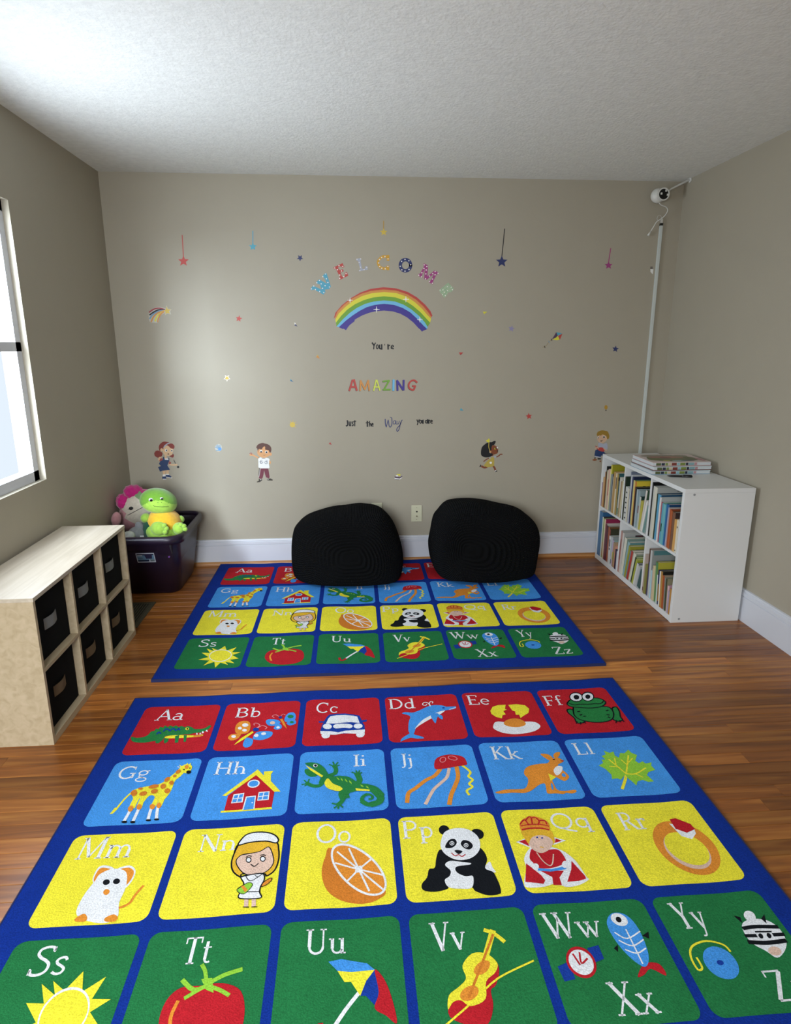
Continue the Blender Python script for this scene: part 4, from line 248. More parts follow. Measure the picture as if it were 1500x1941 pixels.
('child_decal','decal','flat sticker of a brown haired boy waving in maroon trousers','child stickers along the wall',[('S','sk2',0,[-666.8,758.3,-668.2,753.2,-671.4,749.4,-675.6,748.1,-679.6,749.5,-682.5,753.4,-683.3,758.5,-681.9,763.7,-678.7,767.4,-674.6,768.7,-670.5,767.3,-667.7,763.5]),('S','sk2',0,[-759.8,778.3,-749.5,800.5,-719.7,815,-691,805.3,-675.7,782.7,-674.9,762.1,-688.5,745.5,-709.1,736.4,-723.8,735.7,-741.7,742.5,-757.3,757.7]),('S','h2',0,[-764.8,804.4,-757.6,819.2,-744.4,828.3,-722.3,834,-708,829.7,-690,824.8,-674.2,812.5,-667.8,795.7,-670.5,777.1,-678.3,767.8,-683.3,777.2,-686.6,784.7,-699.2,787.7,-708.2,790.6,-707.4,805.5,-712.6,811.2,-724,802,-729.9,792.8,-742.6,794.8,-752,789.4,-754.8,770.7,-757.5,787.6,-760.6,797.9]),('S','w',0,[-755.9,733.3,-741.9,738.7,-723.9,732.9,-701.8,735.3,-685.7,728.5,-682.8,713.4,-689,698.5,-687.8,685.2,-689.8,664.5,-727.5,664.1,-754.8,667.4,-757.4,688.2,-756.3,708.9]),('L','sk2',9.1,[-754.9,735.2,-772.6,744.8,-793.8,756.3]),('S','sk2',0,[-812,756.6,-804.3,764,-793.4,763.8,-786.4,758.1,-790.4,752.5,-803.3,749.9]),('L','r3',3.3,[-802.9,773.3,-794.5,760.1]),('L','r3',3.3,[-809.7,765.9,-795.6,758.2]),('L','sk2',3.3,[-809.6,751.9,-795.7,756.4]),('L','sk2',7.3,[-683.7,713.5,-677.7,704,-683.7,694.6]),('P','k3',0,[-754.8,668.3,-745.7,667.2,-751.1,633.2,-761.8,604.9,-760.3,633.4]),('P','p2',0,[-745.8,664.4,-694.4,663.6,-688.2,603.6,-694.1,596.1,-712.1,604,-718.3,627,-722.6,651.7,-727.7,623.3,-734.4,600.6,-742.2,593.1,-760.3,599.1,-751.1,633.2]),('L','w',2.2,[-745.8,665.3,-753.3,627.6,-760,604.8]),('P','k2',0,[-774.5,574.6,-759.3,583.9,-762.4,593.5,-738.6,591.1,-739,583.5,-754.4,572.3,-772.9,570.7]),('P','k2',0,[-707.1,594.4,-683,595.9,-666.9,586.1,-670.8,581.4,-704,582.9]),('S','w',0,[-744.5,588.4,-744.9,587,-745.9,586.1,-747.2,585.8,-748.5,586.1,-749.4,587.1,-749.6,588.5,-749.2,589.8,-748.2,590.8,-746.9,591.1,-745.6,590.7,-744.7,589.7]),('S','w',0,[-696.1,590,-696.5,588.5,-697.7,587.4,-699.2,587,-700.6,587.5,-701.6,588.6,-702,590.1,-701.5,591.7,-700.4,592.8,-698.9,593.1,-697.4,592.7,-696.4,591.6]),('S','w',0,[-726.8,778.8,-728.2,774.5,-731.4,771.4,-735.7,770.3,-739.8,771.5,-742.7,774.7,-743.6,779,-742.2,783.3,-739,786.4,-734.8,787.5,-730.6,786.2,-727.7,783.1]),('S','k',0,[-730.1,775.1,-730.9,772.3,-732.9,770.3,-735.5,769.5,-738,770.3,-739.8,772.4,-740.3,775.2,-739.5,778,-737.5,780,-734.9,780.7,-732.4,780,-730.7,777.9]),('S','w',0,[-692.1,772.7,-693.5,768.2,-696.9,765,-701.3,763.8,-705.6,765.1,-708.7,768.4,-709.6,772.9,-708.2,777.4,-704.8,780.6,-700.4,781.8,-696.1,780.5,-693,777.2]),('S','k',0,[-694.7,771.4,-695.7,768.2,-697.9,765.9,-700.9,765.1,-703.8,766,-705.8,768.4,-706.4,771.6,-705.5,774.7,-703.2,777,-700.2,777.8,-697.4,776.9,-695.3,774.6]),('L','k2',1.5,[-722.8,753.5,-715.6,751.5,-708.2,754.2]),('L','k2',2.5,[-742.7,793,-728.1,793.7]),('L','d',2.6,[-741.1,718.1,-739.9,706.8,-744,699.3,-733,699.1,-727,708.5]),('L','d',2.2,[-750.8,708.8,-742.5,710.6]),('L','d',2.2,[-732.8,719.8,-735.2,708.6]),('L','d',2.6,[-718,704.6,-707.5,695,-700,698.6,-701.5,706.2,-714,712]),('L','d',2.2,[-706.3,719.4,-701.3,710]),('L','d',1.8,[-697.2,717.4,-697.7,708]),('L','k3',2.9,[-731.4,730.1,-711.2,730.8]),('L','k3',2.6,[-758.6,734.3,-747.5,736.9])]),
('child_decal','decal','flat sticker of a dark haired girl running in a yellow dress','child stickers along the wall',[('L','sk3',12.7,[816.5,652.4,825.5,638.7,828.4,626.7]),('L','sk3',13.5,[769.2,649.8,752.4,646.6,735.2,655.4]),('P','k',0,[718.5,650.6,726.4,669.1,731.7,660.5,726.9,652.1]),('P','k',0,[825.4,616.5,842.9,626.5,843.1,619.7,831.5,613]),('P','w',0,[822.6,623.4,832.7,627.5,834.6,621.5,826.2,617.4]),('L','sk3',7.6,[834.3,719,849.2,726.4,860.6,736.4,871.7,735.4]),('L','sk3',6.7,[782.3,710.5,764.1,702.3,747.7,689.1]),('P','s',0,[813.9,723.5,830.6,726.7,832.8,714.8,817.6,713.4]),('P','Y2',0,[787.2,715.5,817.5,716.7,820.1,691.4,819.7,657.5,799.6,650.1,776,648.8,747,658.6,761.4,680.4,780.9,702.1]),('P','s',0,[782.3,710.5,790.5,718.8,794.3,707,787.7,702]),('S','w',0,[804,679.4,803,675.6,800,672.9,795.8,671.9,791.6,673,788.4,675.8,787.1,679.7,788.1,683.5,791.1,686.2,795.3,687.2,799.6,686.1,802.7,683.2]),('S','sk3',0,[812.6,737,811.8,731.2,809.1,726.9,805.4,725.3,801.6,727,798.6,731.3,797.4,737.2,798.2,743.1,800.8,747.4,804.6,748.9,808.4,747.3,811.3,742.9]),('S','sk3',0,[785.6,760.9,798,790.9,811.1,799.1,824.8,793.9,838.6,783.7,842.7,763.5,840.1,745.1,826.8,738.5,810.1,735.4,792.9,745.7]),('S','k',0,[726.1,758.4,731.1,785.1,744,800,763.6,814.7,783.6,819.5,798.6,820.1,810.1,827.5,821.8,828.2,823.8,819,814.4,802.4,801.2,795.9,796.7,780.9,797.2,765.8,787.2,763.4,782.3,761,786.2,745.8,804.8,742.2,806,732.1,787.1,718.9,760.2,716.7,743.2,721.2,728.6,733.2]),('L','Y2',5.4,[778.6,817.9,778,787.8,785.5,763.4]),('P','Y',0,[756.4,831.5,769.6,836.3,776,846.2,782.8,841.1,781.9,819.5,770.2,818]),('S','Y',0,[825.7,774.6,825.2,771.8,823.6,769.7,821.5,769,819.3,769.8,817.6,771.9,816.9,774.8,817.4,777.6,818.9,779.7,821.1,780.4,823.3,779.6,825,777.5]),('S','k',0,[831.1,777.1,830.6,774.9,829.1,773.3,826.9,772.8,824.7,773.4,823,775,822.4,777.2,822.9,779.4,824.4,780.9,826.6,781.5,828.8,780.9,830.4,779.3]),('S','w',0,[841.7,782,841.2,779,839.5,776.8,837.2,776,834.8,776.8,833,779.1,832.3,782.1,832.8,785.1,834.4,787.3,836.8,788.1,839.1,787.2,840.9,785]),('S','k',0,[842.1,759.3,841.7,756.8,840.5,755,838.9,754.3,837.2,755,835.9,756.9,835.3,759.4,835.7,761.9,836.8,763.7,838.5,764.4,840.2,763.7,841.5,761.8]),('S','sk2',0,[797,754.1,796.2,751.5,794.1,749.7,791.1,749.1,788,749.8,785.8,751.7,784.9,754.2,785.6,756.7,787.7,758.5,790.7,759.2,793.8,758.5,796.1,756.6])]),
('child_decal','decal','flat sticker of a blond boy sitting with a red book above white bookshelf','child stickers along the wall',[('S','sk4',0,[1524,837.7,1530.2,855.4,1554,861.1,1578.4,859.3,1592.1,839.8,1590.3,825,1576.3,810.2,1558.8,801.5,1539.9,809.2,1526.7,822.8]),('S','h3',0,[1517.8,860,1522.3,879.2,1536.9,886.5,1554.6,891.4,1576.2,886.8,1591.7,882.9,1600.3,869.5,1607.1,851.6,1604.7,835.2,1594.4,830.9,1588.9,842.9,1583.6,851.8,1572.5,857.9,1556.9,862.5,1548.4,855.2,1536.2,856.9,1525.9,852.5]),('S','s',0,[1532.9,801.8,1549.3,806.1,1568.3,796.9,1590.5,804.1,1599.6,786,1600.3,759,1586.4,760.7,1561.1,771.6,1539.7,773.3]),('P','d',0,[1515.3,754.2,1531.5,761.5,1543.9,758.3,1572,750.4,1588.7,732.1,1604.1,730.4,1596.1,717,1559.3,717.5,1558.8,705.4,1512.3,713.6]),('P','r',0,[1511.3,787.2,1539.7,773.3,1554.8,774.6,1570.3,771.4,1580.5,757.8,1581.5,745.8,1563.3,744.5,1541.3,752.3,1528.3,763]),('L','sk4',7.6,[1537.1,768.1,1527.5,773.5,1514.3,767.7]),('L','sk4',7.6,[1573.7,766.9,1585.1,757.7,1596.2,753.1]),('P','s',0,[1513.5,718.1,1535.2,713.3,1560.2,706.9,1560.6,700.9,1515.7,709.1]),('P','o3',0,[1497.5,688.2,1515.1,697,1533.8,692.2,1528.4,683.2,1513.3,680.4]),('P','o3',0,[1550,681.4,1562,684.2,1562.9,672.1,1553.6,673.7]),('P','k2',0,[1512.9,706.1,1522.1,705.9,1522.8,696.9,1513.6,697]),('P','k2',0,[1536.1,702.7,1559.1,700.9,1560,690.3,1537,690.6]),('S','w',0,[1577.2,846,1576.5,841.9,1574,838.9,1570.3,837.9,1566.4,839,1563.4,842.1,1562,846.2,1562.7,850.2,1565.3,853.2,1569,854.2,1572.9,853.1,1575.9,850.1]),('S','k',0,[1575.5,844.5,1575,841.4,1573.1,839.1,1570.2,838.3,1567.3,839.2,1565,841.5,1564,844.6,1564.5,847.8,1566.4,850,1569.2,850.8,1572.2,850,1574.5,847.6]),('S','w',0,[1535.4,842,1535,838.7,1533.4,836.3,1531,835.4,1528.5,836.3,1526.6,838.8,1525.7,842.1,1526.1,845.5,1527.6,847.9,1530,848.8,1532.5,847.8,1534.5,845.4]),('S','k',0,[1535,840.5,1534.7,838.5,1533.5,837,1531.7,836.4,1529.9,837,1528.4,838.5,1527.8,840.6,1528.1,842.7,1529.3,844.2,1531.1,844.7,1532.9,844.2,1534.4,842.6]),('S','k',0,[1543.6,820.3,1552.7,820.2,1560.7,824.6,1557.5,817.9,1551.6,815])])]
POUF1=[(-0.523, 0.285), (-0.508, 0.333), (-0.443, 0.393), (-0.315, 0.432), (-0.131, 0.457), (-0.044, 0.453), (0.012, 0.444), (0.048, 0.422), (0.089, 0.373), (0.125, 0.308), (0.156, 0.225), (0.169, 0.143), (0.169, 0.06), (0.153, -0.024), (0.108, -0.062), (0.002, -0.087), (-0.157, -0.099), (-0.282, -0.092), (-0.417, -0.057), (-0.493, -0.005), (-0.516, 0.068), (-0.522, 0.188)]
POUF2=[(0.358, 0.172), (0.369, 0.257), (0.378, 0.357), (0.408, 0.409), (0.448, 0.455), (0.498, 0.477), (0.609, 0.488), (0.681, 0.476), (0.795, 0.445), (0.899, 0.414), (0.957, 0.382), (1.011, 0.338), (1.041, 0.262), (1.05, 0.149), (1.031, 0.007), (0.973, -0.047), (0.884, -0.083), (0.763, -0.093), (0.641, -0.079), (0.551, -0.051), (0.435, -0.02), (0.372, 0.064)]
# ------------------------------------------------------------------ room shell
XL, XR, YF, H = -1.5884, 1.9557, -5.30, 2.44
M_wall = mat('wall_paint', '#a49d8c', 0.55, 0.35, noise=0.012, nscale=6, bump=0.06, bscale=350)
M_ceil = mat('ceiling_paint', '#e4e6e3', 0.9, 0.2, noise=0.05, nscale=30, bump=0.6, bscale=75)
M_trim = mat('trim_paint', '#cdd0d7', 0.35, 0.5)
M_glass = mat('window_pane', '#cfe2ee', 0.1, 0.5)
def structure(o, label): return tag(o, label, kind='structure')
def wood_mat(name, c1, c2, c3, rough, along='x', rand=0.5, spec=0.5):
    M = bpy.data.materials.new(name); M.use_nodes = True; nt = M.node_tree; b = nt.nodes['Principled BSDF']
    geo = nt.nodes.new('ShaderNodeNewGeometry'); oi = nt.nodes.new('ShaderNodeObjectInfo')
    off = nt.nodes.new('ShaderNodeVectorMath'); off.operation = 'SCALE'; off.inputs[0].default_value = (37.0, 53.0, 11.0)
    nt.links.new(oi.outputs['Random'], off.inputs['Scale'])
    add = nt.nodes.new('ShaderNodeVectorMath'); add.operation = 'ADD'
    nt.links.new(geo.outputs['Position'], add.inputs[0]); nt.links.new(off.outputs[0], add.inputs[1])
    sc = nt.nodes.new('ShaderNodeVectorMath'); sc.operation = 'MULTIPLY'
    sc.inputs[1].default_value = {'x': (2.2, 34, 34), 'y': (34, 2.2, 34), 'z': (34, 34, 2.2)}[along]
    nt.links.new(add.outputs[0], sc.inputs[0])
    n = nt.nodes.new('ShaderNodeTexNoise'); n.inputs['Scale'].default_value = 1.0; n.inputs['Detail'].default_value = 6; n.inputs['Distortion'].default_value = 0.8
    nt.links.new(sc.outputs[0], n.inputs['Vector'])
    rp = nt.nodes.new('ShaderNodeValToRGB'); rp.color_ramp.elements[0].color = lin(c1); rp.color_ramp.elements[1].color = lin(c3)
    rp.color_ramp.elements[0].position = 0.32; rp.color_ramp.elements[1].position = 0.70
    e = rp.color_ramp.elements.new(0.5); e.color = lin(c2)
    nt.links.new(n.outputs['Fac'], rp.inputs['Fac'])
    mr = nt.nodes.new('ShaderNodeMapRange'); mr.inputs[3].default_value = 1-rand*0.5; mr.inputs[4].default_value = 1+rand*0.55
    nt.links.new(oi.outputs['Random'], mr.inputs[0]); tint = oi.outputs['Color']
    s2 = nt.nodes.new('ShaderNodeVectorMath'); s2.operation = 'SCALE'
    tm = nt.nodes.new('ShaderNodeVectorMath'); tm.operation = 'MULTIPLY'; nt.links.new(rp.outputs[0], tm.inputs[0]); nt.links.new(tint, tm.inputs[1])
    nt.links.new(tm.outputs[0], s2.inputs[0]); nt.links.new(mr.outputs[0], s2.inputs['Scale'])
    nt.links.new(s2.outputs[0], b.inputs['Base Color'])
    b.inputs['Roughness'].default_value = rough; b.inputs['Specular IOR Level'].default_value = spec
    bp = nt.nodes.new('ShaderNodeBump'); bp.inputs['Strength'].default_value = 0.12; bp.inputs['Distance'].default_value = 0.002
    nt.links.new(n.outputs['Fac'], bp.inputs['Height']); nt.links.new(bp.outputs[0], b.inputs['Normal'])
    MATS[name] = M; return M
M_oak = wood_mat('oak_floor', '#734320', '#935826', '#ab7236', 0.33, 'x', 0.30)
M_sub = mat('floor_gap', '#2a1a10', 0.9)
floor = box_obj('floor', (XL-0.1, XR+0.1, YF-0.1, 0.1, -0.08, -0.010), M_sub)
structure(floor, 'warm oak strip floor running from wall to wall')
pw = 0.0575
def plank_mesh():
    bm = bmesh.new(); c = 0.0012; w = pw/2-0.0004
    prof = [(-w, -0.010), (-w, -c), (-w+c, 0), (w-c, 0), (w, -c), (w, -0.010)]
    A = [bm.verts.new((0, y, z)) for y, z in prof]; B = [bm.verts.new((1, y, z)) for y, z in prof]
    for i in range(5): bm.faces.new((A[i], B[i], B[i+1], A[i+1]))
    bm.faces.new(A); bm.faces.new(B[::-1])
    bmesh.ops.recalc_face_normals(bm, faces=bm.faces)
    me = bpy.data.meshes.new('plank'); bm.to_mesh(me); bm.free(); me.materials.append(M_oak); return me
PM = plank_mesh(); row = 0; y = -pw/2
rp = random.Random(11); n_plank = 0; rest = bmesh.new()
while y > YF:
    x = XL-rp.uniform(0.0, 0.7)
    while x < XR:
        L = rp.uniform(0.75, 1.75); x0, x1 = max(x, XL), min(x+L, XR)
        if x1-x0 > 0.04:
            if y > -3.35 and n_plank < 298:
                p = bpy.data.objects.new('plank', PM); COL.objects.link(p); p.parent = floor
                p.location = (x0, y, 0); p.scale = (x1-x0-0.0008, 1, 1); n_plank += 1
                # boards differ at random, medium to brown oak; honey rows between the rugs
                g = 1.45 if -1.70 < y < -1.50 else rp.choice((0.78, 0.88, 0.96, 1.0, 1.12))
                if x0 > 0.5: g *= 0.85  # shade toward the right wall put into the board tint
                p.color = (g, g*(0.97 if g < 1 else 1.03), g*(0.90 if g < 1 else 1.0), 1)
            else: box(rest, x0, x1-0.0008, y-pw/2+0.0004, y+pw/2-0.0004, -0.01, 0)
        x += L
    y -= pw; row += 1
tag(from_bm('plank_field', rest, M_oak, floor), kind='stuff')
T = 0.12
structure(box_obj('wall_back', (XL-T, XR+T, 0, T, -0.08, H+0.1), M_wall), 'greige painted wall covered in stickers facing the camera')
structure(box_obj('wall_right', (XR, XR+T, YF-T, 0, -0.08, H+0.1), M_wall), 'greige painted wall behind the white bookshelf')
def wall_with_hole(name, axis, at, th, a0, a1, h0, h1, z0, z1, label):
    bm = bmesh.new()
    for (p, q, zz0, zz1) in ((a0, h0, -0.08, H+0.1), (h1, a1, -0.08, H+0.1), (h0, h1, -0.08, z0), (h0, h1, z1, H+0.1)):
        if axis == 'x': box(bm, at, at+th, p, q, zz0, zz1)
        else: box(bm, p, q, at, at+th, zz0, zz1)
    return structure(from_bm(name, bm, M_wall), label)
wall_with_hole('wall_left', 'x', XL-T, T, YF-T, 0, -1.98, -1.09, 0.84, 2.06, 'greige painted wall with a window above the wooden cabinet')
wall_with_hole('wall_front', 'y', YF-T, T, XL, XR, -1.57, -0.30, 0.80, 2.10, 'greige painted wall with a window behind the camera')
def window(name, axis, at, a0, a1, z0, z1, label):
    bm = bmesh.new(); t = 0.045
    segs = [(a0, a1, z0, z0+t), (a0, a1, z1-t, z1), (a0, a0+t, z0, z1), (a1-t, a1, z0, z1), (a0, a1, (z0+z1)/2-0.02, (z0+z1)/2+0.02)]
    for p, q, r, s in segs:
        if axis == 'x': box(bm, at-0.03, at+0.03, p, q, r, s)
        else: box(bm, p, q, at-0.03, at+0.03, r, s)
    w = structure(from_bm(name, bm, M_trim), label)
    return w
window('window_1', 'x', XL-0.06, -1.98, -1.09, 0.84, 2.06, 'white sash window above the wooden cabinet')
window('window_2', 'y', YF-0.06, -1.57, -0.30, 0.80, 2.10, 'white sash window behind the camera')
structure(box_obj('ceiling', (XL-T, XR+T, YF-T, T, H, H+0.1), M_ceil), 'white stippled ceiling')
# baseboards: tall board with a stepped cap, and a wooden quarter-round shoe
def profile_run(name, prof, a, b, axis, sgn, M, label):
    bm = bmesh.new(); R = []
    for t in (a, b):
        R.append([bm.verts.new((t, sgn*d, z) if axis == 'y' else (sgn*d, t, z)) for d, z in prof])
    n = len(prof)
    for i in range(n): bm.faces.new((R[0][i], R[0][(i+1) % n], R[1][(i+1) % n], R[1][i]))
    bm.faces.new(R[0]); bm.faces.new(R[1][::-1]); bmesh.ops.recalc_face_normals(bm, faces=bm.faces)
    return structure(from_bm(name, bm, M), label)
BB = [(0, 0.0), (0.012, 0.0), (0.012, 0.136), (0.007, 0.139), (0.007, 0.142), (0.014, 0.145), (0.014, 0.160), (0.008, 0.164), (0.008, 0.168), (0.011, 0.171), (0.009, 0.178), (0, 0.180)]
QR = [(0.0121, 0.0)]+[(0.0121+0.015*cos(a), 0.024*sin(a)) for a in (0.0, 0.35, 0.7, 1.05, 1.35)]+[(0.0121, 0.0245)]
M_shoe = wood_mat('shoe_wood', '#87562c', '#a5723f', '#b88550', 0.4, 'x', 0.1)
profile_run('baseboard_back', BB, XL, XR, 'y', -1, M_trim, 'tall white baseboard with stepped cap under the sticker wall')
profile_run('trim_1', QR, XL, XR, 'y', -1, M_shoe, 'wooden quarter round shoe moulding under the white baseboard')
o = profile_run('baseboard_left', BB, YF, -0.015, 'x', 1, M_trim, 'tall white baseboard along the wall behind the cabinet'); o.location.x = XL
o = profile_run('baseboard_right', BB, YF, -0.015, 'x', -1, M_trim, 'tall white baseboard along the wall behind the bookshelf'); o.location.x = XR

# ------------------------------------------------------------------ wall stickers
DC = dict(r='#b5433c', n='#2c3563', t='#4f9fb4', t2='#4f9db5', y='#cbb04a', y2='#b08a35', y3='#c8982f', m='#9c3f7a', m2='#a23c74', v='#8c86a8', w='#e4e4e0', wh='#b9b7ad', o='#c98a45',
 o2='#8f835f', o3='#8a5433', Y='#d6cf3f', Y2='#b5a04a', n2='#27346a', r2='#96343a', r3='#9a4a45', k='#15161a', k2='#3b352d', k3='#6f6a62', b='#5b92cc', b2='#6f95b0', c='#6fb4d8', g='#6f9f35',
 l='#a1b594', l2='#86a986', l3='#cdd65a', s='#a3a7b4', v2='#4f3a55', v3='#41358a', D='#efe9e4', d='#263b63', h1='#7d2f25', h2='#57382f', h3='#94742a', sk='#d3b089', sk2='#cf9a68', sk3='#7d4326', sk4='#c6a488', p2='#6e3340')
def dmat(k): return mat('sticker_'+k, DC[k], 0.5, 0.4)
def make_decal(name, cat, label, group, shapes):
    keys = []; bm = bmesh.new(); cx = shapes[0][3][0]/1000; cz = shapes[0][3][1]/1000
    for i, (kind, c, w, fl) in enumerate(shapes):
        if c not in keys: keys.append(c)
        dy = -(0.0004+0.00006*i)
        for P in polys_of(kind, w, fl, 0.001):
            add_poly(bm, P, lambda a, b: (a-cx, dy, b-cz), keys.index(c))
    bm.normal_update(); bmesh.ops.triangulate(bm, faces=[f for f in bm.faces if len(f.verts) > 4])
    o = from_bm(name, bm, [dmat(k) for k in keys]); o.location = (cx, 0, cz)
    return tag(o, label, cat, group)
for args in WALL: make_decal(*args)

# ------------------------------------------------------------------ alphabet rugs
RC = dict(k='#14171c', n='#183a94', B='#4390dc', R='#b3202a', Y='#e6dc3a', Y2='#dcae32', G='#27793f', G2='#22703f', g='#8cc43e', O='#d98a33', o='#c9782c', W='#dfe2e6', p='#d8b9a8', K='#dd8890', blue='#0f2f88')
RM = {}
def rugmat(k):
    if k not in RM:
        M = bpy.data.materials.new('rug_pile_'+k); M.use_nodes = True; nt = M.node_tree; b = nt.nodes['Principled BSDF']
        b.inputs['Roughness'].default_value = 1.0; b.inputs['Specular IOR Level'].default_value = 0.1
        geo = nt.nodes.new('ShaderNodeNewGeometry')
        n = nt.nodes.new('ShaderNodeTexNoise'); n.inputs['Scale'].default_value = 260; n.inputs['Detail'].default_value = 3
        n3 = nt.nodes.new('ShaderNodeTexNoise'); n3.inputs['Scale'].default_value = 22; n3.inputs['Detail'].default_value = 3
        nt.links.new(geo.outputs['Position'], n.inputs['Vector']); nt.links.new(geo.outputs['Position'], n3.inputs['Vector'])
        mr = nt.nodes.new('ShaderNodeMapRange'); mr.inputs[1].default_value = 0.3; mr.inputs[2].default_value = 0.7; mr.inputs[3].default_value = 0.78; mr.inputs[4].default_value = 1.16
        mr3 = nt.nodes.new('ShaderNodeMapRange'); mr3.inputs[1].default_value = 0.3; mr3.inputs[2].default_value = 0.7; mr3.inputs[3].default_value = 0.94; mr3.inputs[4].default_value = 1.05
        nt.links.new(n.outputs['Fac'], mr.inputs[0]); nt.links.new(n3.outputs['Fac'], mr3.inputs[0])
        mm = nt.nodes.new('ShaderNodeMath'); mm.operation = 'MULTIPLY'; nt.links.new(mr.outputs[0], mm.inputs[0]); nt.links.new(mr3.outputs[0], mm.inputs[1])
        sc = nt.nodes.new('ShaderNodeVectorMath'); sc.operation = 'SCALE'; sc.inputs[0].default_value = lin(RC[k])[:3]
        nt.links.new(mm.outputs[0], sc.inputs['Scale']); nt.links.new(sc.outputs[0], b.inputs['Base Color'])
        bp = nt.nodes.new('ShaderNodeBump'); bp.inputs['Strength'].default_value = 0.5; bp.inputs['Distance'].default_value = 0.003
        nt.links.new(n.outputs['Fac'], bp.inputs['Height']); nt.links.new(bp.outputs[0], b.inputs['Normal'])
        RM[k] = M
    return RM[k]
